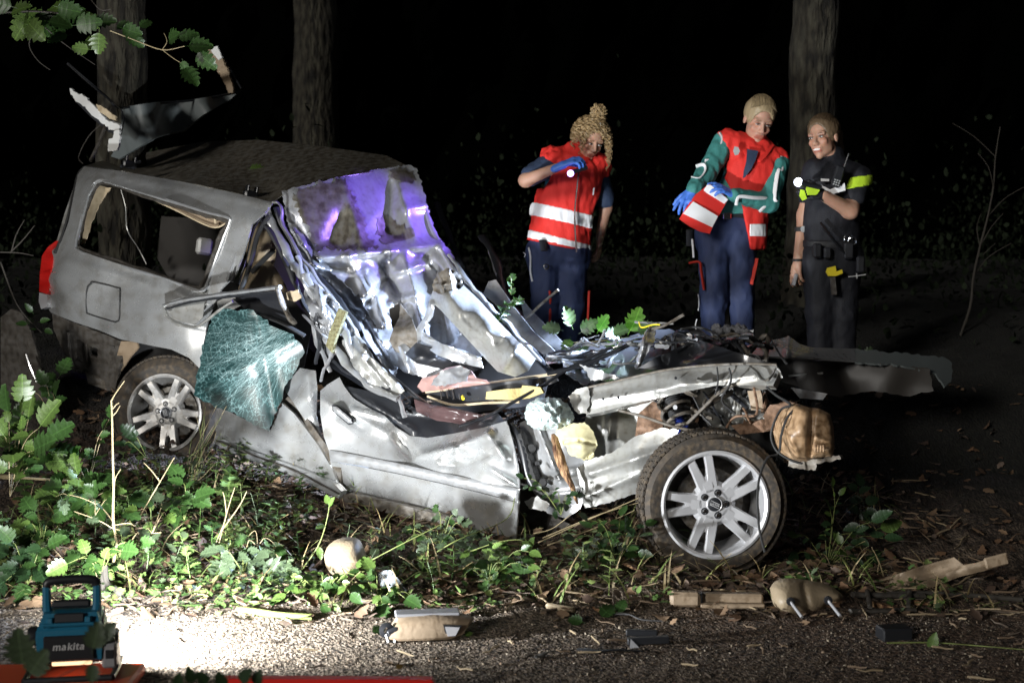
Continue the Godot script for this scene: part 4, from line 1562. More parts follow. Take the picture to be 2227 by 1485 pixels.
	piece("dark_flap", "glossy_black", [905, 745, 960, 760, 1010, 780, 1050, 800, 1010, 815, 950, 800, 905, 790, 880, 770], [[900, 750, 0.32], [1050, 800, 0.4]], {"step": 6.0, "noise": 0.08, "nscale": 30.0, "seed": 8.0})
	# the long bent door skin that leans over the seats: a rolled, dented tube of sheet
	piece("bent_door_skin", "bare_steel", [948, 612, 962, 592, 990, 600, 1010, 622, 1040, 650, 1085, 700, 1130, 745, 1165, 780, 1150, 806, 1120, 820, 1082, 808, 1046, 770, 1000, 720, 960, 676, 934, 652],
		[[950, 615, 0.36], [1000, 612, 0.5], [940, 655, 0.34], [975, 640, 0.2], [1060, 720, 0.12], [1090, 702, 0.36], [1040, 765, 0.24], [1165, 780, 0.3], [1120, 770, 0.08], [1090, 810, 0.2]],
		{"ridges": [[1040, 680, 1110, 740, 30, 0.05], [1085, 745, 1120, 720, 18, -0.05], [1095, 800, 1135, 740, 16, 0.05], [1010, 690, 1060, 740, 14, -0.02]], "step": 6.0, "thick": 0.01, "noise": 0.012, "nscale": 60.0, "soft": 16.0, "seed": 4.0})
	piece("crumpled_end", "grimy_steel", [940, 618, 950, 595, 975, 582, 1002, 598, 1008, 622, 985, 634, 960, 640, 942, 634], [[945, 615, 0.26], [975, 605, 0.2], [1005, 620, 0.32]], {"ridges": [[955, 600, 965, 635, 8, 0.05], [975, 590, 985, 630, 8, 0.05], [990, 600, 998, 625, 7, -0.05], [950, 620, 1000, 615, 7, 0.04]], "step": 4.0, "noise": 0.05, "nscale": 22.0, "soft": 10.0, "ragged": 4.0})
	piece("door_skin_edge", "paint_clean", [934, 652, 948, 650, 940, 690, 918, 720, 960, 748, 1010, 762, 1046, 778, 1050, 800, 1000, 790, 950, 772, 908, 742, 905, 715, 925, 685], [[940, 655, 0.3], [915, 715, 0.36], [1000, 775, 0.24], [1048, 790, 0.2]], {"step": 5.0, "noise": 0.05, "nscale": 26.0, "seed": 14.0, "ridges": [[940, 660, 920, 715, 8, 0.03], [930, 735, 1040, 780, 9, 0.04]]})
	# far roof rail and pillars, black and silver, falling to the bonnet
	rod("far_roof_rail", "glossy_black", [[890, 368, 1.45], [905, 410, 1.4], [930, 480, 1.32], [960, 540, 1.25], [1000, 600, 1.15], [1060, 670, 0.95], [1130, 735, 0.75], [1200, 810, 0.55]], 0.024, 8, 0.5, 0.02)
	rod("far_rail_skin", "paint_clean", [[884, 364, 1.42], [915, 430, 1.34], [945, 505, 1.26], [975, 560, 1.18]], 0.016, 8, 0.6, 0.015)
	rod("far_rail_skin", "paint_clean", [[975, 555, 1.12], [1005, 595, 1.06], [1040, 640, 0.98], [1090, 690, 0.85], [1180, 790, 0.6]], 0.018, 8, 0.6, 0.02)
	rod("far_pillar", "black_trim", [[950, 440, 1.75], [980, 520, 1.7], [1010, 590, 1.6], [1060, 650, 1.45]], 0.02, 8, 0.6, 0.015)
	rod("far_pillar", "black_trim", [[1050, 512, 1.75], [1080, 570, 1.7], [1100, 640, 1.6], [1140, 700, 1.5]], 0.03, 8, 0.5, 0.015)
	rod("far_pillar", "bare_steel", [[1062, 540, 1.72], [1090, 620, 1.62], [1120, 690, 1.5], [1190, 745, 1.3]], 0.012, 8, 0.6, 0.01)
	piece("far_door_skin", "paint_clean", [1062, 612, 1078, 608, 1120, 670, 1160, 720, 1215, 770, 1180, 770, 1120, 720, 1075, 660, 1050, 640], [[1065, 620, 1.3], [1130, 690, 1.2], [1200, 765, 1.0]], {"step": 7.0, "noise": 0.02, "seed": 12.0})
	piece("far_door_skin", "paint_torn", [1128, 640, 1150, 668, 1200, 720, 1240, 760, 1225, 770, 1180, 740, 1140, 690], [[1130, 645, 1.5], [1235, 765, 1.2]], {"step": 7.0, "noise": 0.01})
	rod("broken_stay", "grimy_steel", [[1136, 702, 1.25], [1170, 668, 1.25], [1214, 630, 1.25]], 0.009)
	# near pillar: a bundle of twisted pressings and seals
	rod("near_pillar", "paint_clean", [[578, 448, 0.3], [600, 505, 0.29], [640, 580, 0.27], [672, 626, 0.25], [690, 700, 0.2], [740, 775, 0.16], [800, 835, 0.14], [870, 872, 0.12]], 0.028, 8, 0.5, 0.03)
	rod("near_pillar_seal", "black_rubber", [[560, 466, 0.28], [590, 510, 0.26], [622, 570, 0.25], [650, 640, 0.24], [700, 740, 0.2]], 0.018, 8, 0.7, 0.012)
	rod("near_pillar_flange", "bare_steel", [[590, 440, 0.3], [612, 446, 0.31], [626, 500, 0.3], [660, 575, 0.28], [720, 640, 0.28], [760, 705, 0.26], [810, 780, 0.24], [880, 850, 0.2]], 0.02, 8, 0.4, 0.03)
	rod("near_pillar_seal", "glossy_black", [[600, 452, 0.34], [640, 540, 0.34], [680, 592, 0.32], [730, 640, 0.31], [770, 700, 0.3], [830, 800, 0.26], [930, 880, 0.22]], 0.016, 8, 0.7, 0.015)
	rod("near_pillar_flange", "paint_torn", [[668, 600, 0.2], [690, 660, 0.18], [735, 700, 0.18], [760, 760, 0.16], [790, 800, 0.15]], 0.022, 8, 0.4, 0.035)
	rod("near_pillar_flange", "paint_clean", [[640, 560, 0.22], [662, 610, 0.2], [684, 640, 0.18], [676, 690, 0.17], [700, 760, 0.16], [720, 810, 0.16]], 0.016, 8, 0.5, 0.03)
	rod("harness", "black_trim", [[690, 640, 0.22], [720, 700, 0.2], [700, 760, 0.2], [760, 810, 0.17], [850, 850, 0.15]], 0.01, 6, 1.0, 0.03)
	rod("harness", "glossy_black", [[706, 668, 0.15], [684, 700, 0.14], [700, 740, 0.15], [690, 790, 0.15]], 0.012, 6, 1.0, 0.03)
	rod("torn_strip", "paint_torn", [[655, 690, 0.12], [690, 720, 0.1], [716, 760, 0.1], [700, 830, 0.1]], 0.014, 6, 0.4, 0.03)
	for k in 14:
		var px := 640.0 + k * 17.0 + rf(-14, 14)
		var py := 600.0 + k * 18.0 + rf(-26, 26)
		rod("crumpled_strip", ["paint_torn", "glossy_black", "paint_clean", "bare_steel"][k % 4], [[px, py, 0.2 + rf(-0.06, 0.06)], [px + rf(8, 30), py + rf(14, 40), 0.18 + rf(-0.06, 0.06)], [px + rf(10, 50), py + rf(50, 90), 0.17 + rf(-0.06, 0.06)]], rf(0.008, 0.018), 6, rf(0.25, 0.7), 0.035)
	piece("pillar_skin", "paint_torn", [668, 600, 700, 628, 735, 660, 745, 690, 720, 720, 735, 760, 715, 790, 690, 740, 676, 690, 660, 640], [[668, 605, 0.24], [740, 670, 0.26], [700, 780, 0.2], [700, 690, 0.14]], {"ridges": [[690, 630, 715, 720, 14, 0.06], [715, 650, 700, 760, 10, -0.06], [680, 660, 720, 700, 9, 0.05]], "step": 5.0, "noise": 0.06, "nscale": 30.0, "soft": 14.0, "ragged": 4.0})
	piece("pillar_skin", "bare_steel", [742, 740, 770, 730, 800, 770, 850, 820, 880, 850, 860, 862, 810, 840, 770, 800], [[745, 745, 0.2], [800, 780, 0.12], [870, 855, 0.14]], {"ridges": [[760, 745, 840, 840, 12, 0.04]], "step": 5.0, "noise": 0.05, "nscale": 26.0, "soft": 14.0, "ragged": 3.0})
	piece("inner_pillar_skin", "paint_torn", [618, 450, 640, 470, 668, 530, 704, 570, 768, 626, 800, 680, 830, 740, 866, 800, 850, 836, 800, 800, 752, 730, 704, 660, 664, 600, 636, 540], [[622, 455, 0.44], [660, 560, 0.38], [768, 630, 0.56], [700, 640, 0.34], [760, 720, 0.34], [866, 800, 0.42], [845, 830, 0.32], [810, 720, 0.42]], {"ridges": [[640, 500, 700, 600, 16, 0.05], [690, 590, 780, 690, 14, -0.06], [720, 640, 800, 760, 14, 0.06], [780, 680, 850, 800, 14, -0.05], [660, 570, 720, 590, 10, 0.04], [740, 690, 790, 690, 9, 0.05]], "step": 5.5, "noise": 0.06, "nscale": 28.0, "seed": 71.0, "ragged": 5.0})
	piece("mossy_splinter", "moss_wood", [736, 670, 752, 678, 728, 740, 722, 768, 708, 752, 716, 720], [[740, 675, 0.08], [715, 755, 0.08]], {"step": 6.0, "thick": 0.02, "noise": 0.01})
	# C pillar channel beside the rear door
	rod("door_channel", "chrome", [[576, 460, 0.26], [552, 500, 0.22], [536, 560, 0.17], [516, 620, 0.1]], 0.012, 8, 0.6, 0.006)
	rod("door_channel", "black_rubber", [[566, 464, 0.25], [540, 500, 0.2], [524, 556, 0.15], [502, 612, 0.09]], 0.012)
	rod("door_channel", "paint_clean", [[556, 466, 0.24], [528, 506, 0.18], [512, 560, 0.13], [492, 612, 0.08]], 0.01)
	rod("door_channel", "black_rubber", [[584, 470, 0.28], [560, 510, 0.24], [546, 566, 0.19], [524, 630, 0.12]], 0.014)
	# rear seat seen through the door opening
	piece("seat_back", "beige_leather", [548, 492, 572, 484, 592, 510, 600, 545, 592, 580, 566, 590, 540, 578, 536, 540], [[560, 500, 0.55], [590, 550, 0.5], [545, 570, 0.52], [565, 540, 0.46]], {"step": 7.0, "thick": 0.06, "rounded": 0.05, "edge": 26.0, "curved": true})
	piece("seat_cushion", "beige_leather", [536, 580, 570, 566, 592, 575, 620, 620, 620, 640, 560, 640, 520, 640, 524, 600], [[540, 590, 0.5], [600, 620, 0.4], [560, 630, 0.4]], {"step": 7.0, "thick": 0.06, "rounded": 0.05, "edge": 26.0, "curved": true})
	piece("seat_belt", "black_rubber", [592, 540, 598, 548, 548, 596, 542, 588], [[595, 545, 0.42], [545, 592, 0.42]], {"step": 7.0})
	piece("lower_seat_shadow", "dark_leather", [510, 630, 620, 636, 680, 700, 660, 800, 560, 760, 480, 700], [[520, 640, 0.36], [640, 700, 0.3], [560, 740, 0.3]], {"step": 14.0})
	piece("trim_scrap", "beige_trim", [622, 636, 648, 630, 654, 648, 640, 656, 624, 652], [[625, 640, 0.1], [650, 645, 0.1]], {"step": 5.0, "noise": 0.02, "ragged": 3.0})

func doors() -> void:
	# torn off window frame of the rear door, hanging out
	rod("door_frame", "paint_clean", [[356, 664, -0.12], [400, 652, -0.12], [480, 640, -0.11], [560, 630, -0.08], [610, 624, -0.05]], 0.021, 8, 0.55, 0.004)
	rod("door_frame", "black_trim", [[360, 672, -0.115], [420, 656, -0.115], [500, 645, -0.1], [604, 634, -0.05]], 0.012, 8, 0.6)
	rod("door_frame", "bare_steel", [[356, 664, -0.12], [362, 688, -0.12], [392, 706, -0.12], [424, 712, -0.12], [446, 700, -0.11], [470, 680, -0.1], [505, 655, -0.08]], 0.013, 8, 0.7, 0.006)
	rod("door_frame", "grimy_steel", [[606, 624, -0.05], [612, 650, -0.04], [622, 680, 0.0], [640, 706, 0.02]], 0.022, 8, 0.5, 0.014)
	piece("frame_corner", "bare_steel", [366, 678, 400, 660, 444, 655, 440, 690, 424, 706, 394, 700], [[370, 680, -0.1], [440, 660, -0.08], [424, 700, -0.1]], {"step": 7.0, "noise": 0.015})
	piece("inner_card", "white_plastic", [470, 656, 505, 640, 524, 664, 500, 676, 474, 672], [[475, 660, 0.06], [520, 665, 0.06]], {"step": 7.0})
	piece("door_inside", "black_trim", [505, 650, 606, 632, 640, 706, 660, 740, 600, 720, 540, 680], [[510, 652, 0.04], [600, 640, 0.05], [650, 730, 0.06]], {"step": 10.0, "noise": 0.02})
	rod("loose_seal", "black_rubber", [[540, 676, -0.02], [580, 690, -0.04], [620, 706, -0.04], [662, 730, 0.0]], 0.02, 8, 0.4)
	# crazed pane hanging out of the rear door
	piece("crazed_pane", "crazed_glass", [462, 684, 475, 672, 508, 674, 540, 672, 566, 688, 598, 712, 628, 724, 648, 742, 662, 766, 645, 800, 618, 840, 606, 880, 585, 938, 560, 926, 500, 896, 462, 882, 420, 858, 428, 812, 438, 760, 452, 716],
		[[465, 680, -0.1], [560, 690, -0.09], [660, 766, -0.03], [585, 935, -0.14], [425, 855, -0.2], [520, 800, -0.17]], {"step": 9.0, "thick": 0.006, "noise": 0.014, "nscale": 70.0, "ragged": 8.0, "ridges": [[640, 740, 440, 850, 40, 0.03], [560, 690, 600, 930, 30, -0.02]]})
	# rear door, bent in a V
	piece("rear_door", "paint", [470, 884, 500, 896, 560, 926, 588, 936, 612, 876, 640, 900, 690, 966, 722, 1020, 735, 1058, 700, 1040, 640, 1018, 560, 990, 500, 968, 470, 950, 466, 920],
		[[470, 890, 0.02], [590, 930, -0.03], [735, 1050, -0.05], [470, 950, 0.02], [600, 990, -0.04], [660, 960, -0.02]], {"step": 8.0, "thick": 0.02, "noise": 0.0015, "nscale": 100.0})
	piece("rear_door_edge", "grimy_steel", [612, 876, 626, 862, 660, 900, 705, 962, 742, 1012, 740, 1062, 722, 1024, 690, 968, 640, 902], [[615, 870, 0.05], [742, 1020, -0.02], [690, 965, 0.0]], {"step": 7.0, "thick": 0.02, "noise": 0.006})
	piece("rear_door_flank", "paint", [652, 800, 686, 806, 690, 845, 688, 900, 700, 950, 716, 986, 700, 976, 666, 918, 628, 862, 616, 846, 634, 820], [[655, 805, 0.06], [688, 815, 0.06], [690, 900, 0.08], [712, 980, 0.02], [640, 850, 0.02], [660, 870, -0.03]], {"step": 7.0, "thick": 0.02, "ridges": [[668, 815, 690, 960, 22, 0.03]], "noise": 0.006})
	# sill: pale ribbed strip with a dark lower edge
	piece("rear_sill", "paint_clean", [468, 946, 500, 962, 560, 986, 640, 1014, 720, 1046, 742, 1068, 736, 1084, 640, 1036, 560, 1006, 500, 984, 466, 964], [[470, 955, -0.005], [600, 1010, -0.07], [735, 1075, -0.08]], {"step": 7.0, "thick": 0.05})
	rod("sill_groove", "dusty_black", [[470, 958, -0.02], [560, 994, -0.07], [640, 1024, -0.085], [736, 1074, -0.09]], 0.005)
	for q in [[497, 968], [578, 1001], [716, 1056]]: rod("sill_clip", "dusty_black", [[q[0], q[1], -0.06], [q[0] - 2, q[1] + 12, -0.06]], 0.007)
	piece("underbody_edge", "grimy_steel", [735, 1078, 760, 1072, 880, 1100, 960, 1120, 1000, 1130, 960, 1140, 880, 1124, 790, 1104, 738, 1090], [[740, 1080, -0.05], [880, 1112, -0.05], [1000, 1130, -0.03]], {"step": 8.0, "thick": 0.05, "noise": 0.006})
	# front door
	piece("front_door", "paint", [696, 850, 712, 836, 738, 820, 748, 840, 768, 866, 800, 886, 836, 904, 860, 928, 892, 948, 930, 952, 990, 942, 1050, 930, 1098, 916, 1106, 926, 1118, 970, 1126, 1020, 1130, 1064, 1060, 1050, 960, 1030, 860, 1008, 780, 992, 716, 982, 704, 950, 696, 900],
		[[696, 855, 0.02], [738, 824, 0.1], [760, 862, 0.08], [720, 900, -0.02], [836, 906, 0.1], [800, 930, 0.04], [860, 960, 0.06], [892, 950, 0.12], [930, 954, 0.12], [1050, 932, 0.1], [1100, 918, 0.06], [720, 980, -0.03], [860, 1005, -0.02], [1128, 1060, 0.0], [1120, 990, 0.02], [1000, 1000, 0.02], [1060, 970, -0.03], [900, 990, 0.05], [960, 985, 0.0], [780, 970, -0.01]],
		{"ridges": [[700, 870, 860, 950, 34, 0.025], [905, 992, 985, 974, 16, 0.05], [985, 974, 1060, 944, 22, 0.06], [1060, 944, 1100, 1000, 26, 0.04], [900, 990, 862, 950, 22, -0.05], [960, 1000, 1060, 985, 20, -0.045], [1068, 1022, 1124, 1056, 16, 0.025], [770, 890, 840, 910, 14, 0.03], [740, 905, 790, 930, 20, -0.02]], "step": 6.0, "thick": 0.014, "noise": 0.003, "nscale": 80.0, "soft": 18.0, "seed": 21.0})
	piece("handle_recess", "black_trim", [722, 880, 732, 880, 768, 910, 768, 922, 758, 924, 722, 894], [[722, 885, -0.03], [765, 918, -0.015]], {"step": 5.0, "thick": 0.004})
	piece("door_handle", "paint_clean", [724, 884, 732, 884, 764, 911, 764, 920, 757, 920, 724, 893], [[724, 886, -0.05], [762, 916, -0.035]], {"step": 4.0, "thick": 0.012, "rounded": 0.012, "edge": 5.0})
	piece("door_moulding", "paint_clean", [714, 978, 780, 990, 860, 1006, 960, 1028, 1060, 1048, 1130, 1063, 1126, 1092, 1060, 1074, 960, 1050, 860, 1028, 780, 1012, 718, 1004], [[716, 985, -0.045], [900, 1030, -0.04], [1128, 1075, -0.03]], {"step": 6.0, "thick": 0.02, "rounded": 0.012, "edge": 6.0})
	piece("front_door_lower", "paint", [718, 1004, 780, 1014, 860, 1030, 960, 1052, 1060, 1076, 1126, 1094, 1124, 1130, 1120, 1176, 1040, 1156, 960, 1132, 880, 1110, 800, 1088, 736, 1072, 726, 1040], [[720, 1010, -0.025], [900, 1040, -0.02], [1124, 1100, -0.01], [1120, 1170, 0.05], [900, 1110, 0.04], [736, 1070, 0.02]], {"step": 8.0, "thick": 0.02, "noise": 0.0015, "nscale": 120.0})
	rod("front_door_edge", "paint_clean", [[1100, 917, 0.06], [1116, 968, 0.03], [1128, 1040, 0.0], [1126, 1094, -0.01], [1121, 1174, 0.05]], 0.007)
	# what lies inside: black trim, wet folds, tan board
	piece("door_inner_trim", "glossy_black", [748, 838, 800, 850, 870, 872, 930, 900, 1000, 905, 1080, 896, 1098, 916, 1050, 930, 990, 942, 930, 952, 892, 948, 860, 928, 836, 904, 800, 886, 768, 866], [[750, 842, 0.13], [870, 880, 0.2], [1000, 905, 0.25], [1090, 905, 0.12], [892, 946, 0.15], [990, 940, 0.13]], {"ridges": [[760, 850, 900, 935, 14, 0.03], [880, 890, 1060, 915, 12, 0.03]], "step": 7.0, "noise": 0.03, "nscale": 50.0})
	piece("wet_fold", "plum_leather", [900, 868, 940, 880, 1000, 890, 1060, 905, 1010, 922, 950, 915, 905, 895], [[905, 875, 0.2], [1050, 905, 0.17], [960, 905, 0.12]], {"ridges": [[910, 880, 1040, 905, 10, 0.03], [915, 893, 1010, 915, 8, -0.02]], "step": 6.0, "noise": 0.015})
	piece("inner_board", "black_trim", [925, 856, 990, 846, 1080, 832, 1210, 818, 1216, 828, 1160, 850, 1100, 870, 1040, 880, 980, 878, 940, 868], [[930, 858, 0.3], [1210, 822, 0.4], [1040, 878, 0.24], [1140, 860, 0.3]], {"step": 7.0, "thick": 0.01, "noise": 0.006})
	rod("board_edge", "beige_trim", [[926, 852, 0.29], [990, 844, 0.3], [1100, 828, 0.34], [1218, 811, 0.4]], 0.0085, 6)
	rod("board_edge", "beige_trim", [[930, 862, 0.27], [985, 880, 0.22], [1060, 876, 0.22], [1130, 874, 0.25]], 0.007, 6)
	for k in 8: rod("board_rib", "dusty_black", [[958 + k * 13, 850 - k * 1.6, 0.27], [960 + k * 13.5, 868 + rf(-4, 4), 0.24]], 0.0035, 6)
	piece("foam_pad", "yellow_foam", [1058, 852, 1100, 846, 1134, 844, 1136, 838, 1175, 842, 1182, 854, 1150, 866, 1110, 870, 1056, 868], [[1060, 858, 0.2], [1180, 848, 0.26]], {"step": 6.0, "thick": 0.02, "noise": 0.008})
	piece("plastic_bag", "skin_bag", [906, 842, 918, 822, 945, 816, 970, 800, 1000, 794, 1024, 806, 1036, 822, 1058, 826, 1066, 834, 1000, 842, 950, 848, 918, 852], [[910, 840, 0.3], [980, 805, 0.3], [1030, 825, 0.24], [970, 830, 0.2]], {"ridges": [[930, 825, 1000, 800, 12, 0.04], [960, 840, 1010, 815, 9, -0.04], [1005, 830, 1060, 832, 14, 0.04]], "step": 5.0, "noise": 0.05, "nscale": 30.0})
	piece("bag_film", "paint_torn", [936, 838, 960, 806, 1000, 795, 1022, 806, 1016, 828, 970, 838], [[940, 835, 0.2], [1000, 800, 0.22], [1000, 825, 0.15]], {"step": 5.0, "noise": 0.06, "nscale": 22.0, "ragged": 4.0})
	rod("yellow_plug", "yellow_plastic", [[1006, 862, 0.19], [1007, 867, 0.17]], 0.009)
	rod("inner_rail", "black_trim", [[1000, 926, 0.1], [1060, 905, 0.12], [1120, 872, 0.2], [1180, 838, 0.3], [1240, 800, 0.4], [1330, 755, 0.5]], 0.014, 8, 0.6)
	rod("inner_rail", "chrome", [[1240, 798, 0.42], [1290, 775, 0.48], [1345, 752, 0.52]], 0.007)

# ---------------------------------------------------------------- the wreck: bonnet, wing, engine bay, front wheel
func wreck_front() -> void:
	# bulkhead and hinge pillar behind the door edge
	piece("hinge_pillar", "paint_clean", [1130, 920, 1160, 905, 1210, 900, 1250, 930, 1280, 1000, 1282, 1060, 1262, 1106, 1232, 1128, 1190, 1116, 1160, 1070, 1140, 1000], [[1135, 930, 0.2], [1200, 920, 0.16], [1270, 1000, 0.2], [1235, 1125, 0.2], [1180, 1020, 0.12], [1160, 1060, 0.2]], {"ridges": [[1170, 930, 1215, 1040, 18, 0.06], [1190, 1040, 1270, 1020, 12, -0.05], [1180, 1080, 1260, 1070, 10, 0.03]], "step": 6.0, "noise": 0.02, "nscale": 50.0, "seed": 31.0})
	piece("pillar_underside", "dusty_black", [1126, 1000, 1160, 1060, 1200, 1120, 1240, 1140, 1200, 1200, 1126, 1176], [[1130, 1010, 0.25], [1200, 1150, 0.3]], {"step": 12.0})
	rod("door_gaiter", "black_trim", [[1110, 928, 0.1], [1128, 950, 0.08], [1140, 990, 0.07], [1148, 1030, 0.07], [1162, 1060, 0.08]], 0.026, 10)
	for k in 7: rod("gaiter_fold", "black_rubber", [[1126 + k * 5, 955 + k * 15, 0.08], [1140 + k * 5, 950 + k * 15, 0.08]], 0.028, 8, 1.0)
	var s := Soup.new()
	for q in [[1155, 975, 0.1, 0.022], [1180, 1050, 0.1, 0.022], [1168, 1008, 0.1, 0.012]]:
		s = Soup.new()
		s.lathe([Vector2(0, 0), Vector2(q[3], 0), Vector2(q[3] * 1.1, 0.008), Vector2(q[3] * 0.8, 0.02), Vector2(0, 0.02)], Transform3D(Basis(Vector3.RIGHT, PI / 2 - 0.3), car(q[0], q[1], q[2])), 18)
		place("grommet", s.mesh(), M.black_rubber, W)
	piece("hinge_bracket", "white_plastic", [1140, 1090, 1168, 1078, 1196, 1096, 1186, 1112, 1150, 1106], [[1145, 1090, 0.12], [1190, 1100, 0.12]], {"step": 5.0, "noise": 0.03, "ragged": 4.0})
	# wing rail: the pale box beam over the arch
	piece("wing_rail", "bare_steel", [1256, 852, 1282, 842, 1360, 826, 1440, 808, 1530, 797, 1620, 793, 1690, 795, 1694, 812, 1682, 838, 1640, 838, 1560, 838, 1500, 850, 1440, 864, 1360, 882, 1300, 898, 1276, 902, 1262, 880], [[1260, 856, 0.12], [1690, 797, 0.14], [1480, 802, 0.13], [1480, 850, 0.08], [1270, 895, 0.1], [1680, 836, 0.1], [1480, 828, 0.055]], {"ridges": [[1290, 870, 1640, 815, 18, 0.02], [1425, 815, 1432, 862, 6, 0.012]], "step": 6.0, "thick": 0.05, "noise": 0.005, "nscale": 60.0})
	for q in [[1312, 868], [1345, 864], [1470, 822]]:
		s = Soup.new()
		s.lathe([Vector2(0, 0.004), Vector2(0.007, 0.004), Vector2(0.007, 0)], Transform3D(Basis(Vector3.RIGHT, PI / 2), car(q[0], q[1], 0.045)), 12)
		place("rail_hole", s.mesh(), M.black_trim, W)
	piece("rail_plate", "bare_steel", [1236, 862, 1254, 846, 1280, 842, 1282, 870, 1276, 900, 1258, 900, 1244, 884], [[1240, 866, 0.08], [1280, 850, 0.08], [1262, 895, 0.07]], {"step": 4.5, "noise": 0.02, "nscale": 24.0, "ragged": 4.0})
	rod("rail_lip", "grimy_steel", [[1280, 842, 0.1], [1360, 824, 0.11], [1440, 806, 0.11], [1530, 795, 0.12], [1620, 791, 0.12], [1690, 793, 0.13]], 0.006)
	rod("torn_rail_end", "bare_steel", [[1640, 800, 0.09], [1664, 830, 0.07], [1690, 800, 0.1], [1700, 822, 0.1]], 0.012, 6, 0.4, 0.03)
	# inner wing, strut tower and the arch panel
	piece("inner_wing", "bare_steel", [1276, 900, 1300, 898, 1440, 864, 1440, 900, 1420, 950, 1330, 1010, 1268, 1020, 1262, 960], [[1280, 905, 0.3], [1430, 870, 0.34], [1420, 945, 0.32], [1270, 1015, 0.24], [1340, 950, 0.36]], {"step": 8.0, "noise": 0.015, "ridges": [[1330, 900, 1320, 1000, 16, 0.03]]})
	piece("rusty_web", "rusty_steel", [1388, 900, 1420, 872, 1436, 880, 1444, 940, 1430, 985, 1400, 990, 1380, 960], [[1390, 910, 0.24], [1440, 890, 0.26], [1410, 985, 0.2]], {"step": 6.0, "noise": 0.03, "nscale": 40.0})
	piece("strut_tower", "bare_steel", [1500, 850, 1560, 838, 1660, 838, 1676, 880, 1670, 920, 1630, 925, 1590, 935, 1540, 925, 1520, 890], [[1505, 855, 0.4], [1660, 845, 0.34], [1590, 930, 0.34], [1560, 880, 0.46], [1640, 880, 0.28]], {"step": 6.0, "noise": 0.03, "nscale": 55.0, "seed": 41.0, "ridges": [[1600, 845, 1590, 920, 14, 0.06], [1530, 930, 1680, 905, 12, 0.05]]})
	piece("cross_member", "rusty_steel", [1590, 925, 1640, 916, 1690, 905, 1700, 930, 1660, 940, 1610, 945], [[1595, 930, 0.2], [1695, 915, 0.2], [1640, 930, 0.16]], {"step": 6.0, "thick": 0.04, "noise": 0.02})
	piece("tower_bracket", "tan_trim", [1626, 850, 1654, 848, 1658, 862, 1660, 890, 1634, 892, 1630, 868], [[1630, 855, 0.22], [1655, 885, 0.22], [1642, 870, 0.19]], {"step": 5.0, "thick": 0.02})
	piece("arch_panel", "bare_steel", [1255, 1018, 1280, 1000, 1330, 985, 1380, 950, 1440, 930, 1480, 936, 1510, 946, 1505, 975, 1450, 1010, 1420, 1050, 1390, 1072, 1320, 1094, 1272, 1106, 1262, 1060], [[1260, 1020, 0.12], [1330, 990, 0.1], [1440, 935, 0.1], [1500, 950, 0.12], [1420, 1050, 0.16], [1270, 1100, 0.12], [1380, 1010, 0.05]], {"ridges": [[1280, 1030, 1500, 960, 16, 0.03], [1275, 1080, 1420, 1020, 14, 0.025]], "step": 6.5, "thick": 0.01, "noise": 0.012, "nscale": 60.0, "seed": 44.0, "ragged": 3.0})
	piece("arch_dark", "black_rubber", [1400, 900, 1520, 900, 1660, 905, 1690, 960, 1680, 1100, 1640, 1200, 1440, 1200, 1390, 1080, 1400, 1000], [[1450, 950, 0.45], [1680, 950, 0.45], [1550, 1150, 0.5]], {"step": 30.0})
	# spring strut
	var a := car(1456, 848, 0.28)
	var b := car(1488, 945, 0.2)
	var ax := (b - a).normalized()
	var sx := ax.cross(Vector3.BACK).normalized()
	var sy := ax.cross(sx)
	var coil := []
	for i in 96:
		var t := i / 95.0
		var ang := t * TAU * 3.6
		coil.append(a.lerp(b, t * 0.92) + (sx * cos(ang) + sy * sin(ang)) * 0.072)
	s = Soup.new()
	s.tube(coil, [0.009], 8)
	place("coil_spring", s.mesh(), M.grimy_steel, W)
	s = Soup.new()
	var bel := []
	for i in 26: bel.append(Vector2(0.038 + (0.006 if i % 2 else 0.0), i * 0.0065))
	s.lathe([Vector2(0, 0)] + bel + [Vector2(0, 0.17)], Transform3D(Basis(sx, -ax, sx.cross(-ax)), a.lerp(b, 0.62)), 20)
	place("strut_bellows", s.mesh(50), M.black_rubber, W)
	s = Soup.new()
	s.tube([a.lerp(b, 0.6), a.lerp(b, 0.85), a.lerp(b, 1.25)], [0.022, 0.028, 0.028], 14)
	place("strut_tube", s.mesh(), M.blue_metal, W)
	s = Soup.new()
	s.lathe([Vector2(0.03, 0), Vector2(0.075, 0.0), Vector2(0.08, 0.01), Vector2(0.03, 0.016)], Transform3D(Basis(sx, -ax, sx.cross(-ax)), a.lerp(b, 0.93)), 24)
	place("spring_seat", s.mesh(), M.grimy_steel, W)
	rod("control_arm", "grimy_steel", [[1470, 946, 0.16], [1530, 888, 0.12], [1560, 858, 0.1], [1596, 836, 0.07]], 0.013, 8, 0.7)
	rod("control_arm", "rusty_steel", [[1452, 930, 0.16], [1500, 944, 0.15], [1540, 946, 0.2]], 0.02)
	rod("drop_link", "grimy_steel", [[1346, 892, 0.07], [1400, 906, 0.06], [1460, 926, 0.08], [1526, 940, 0.12]], 0.007)
	rod("brake_hose", "black_rubber", [[1560, 798, 0.05], [1562, 830, 0.04], [1556, 858, 0.06]], 0.004)
	rod("brake_hose", "black_rubber", [[1586, 800, 0.04], [1590, 830, 0.05], [1570, 870, 0.1], [1600, 900, 0.14]], 0.005)
	rod("crumpled_bracket", "bare_steel", [[1520, 822, 0.05], [1536, 832, 0.04], [1552, 826, 0.04]], 0.018, 6, 0.5, 0.03)
	rod("crumpled_bracket", "blue_metal", [[1466, 966, 0.1], [1480, 930, 0.12], [1494, 926, 0.12]], 0.014, 6, 0.5, 0.02)
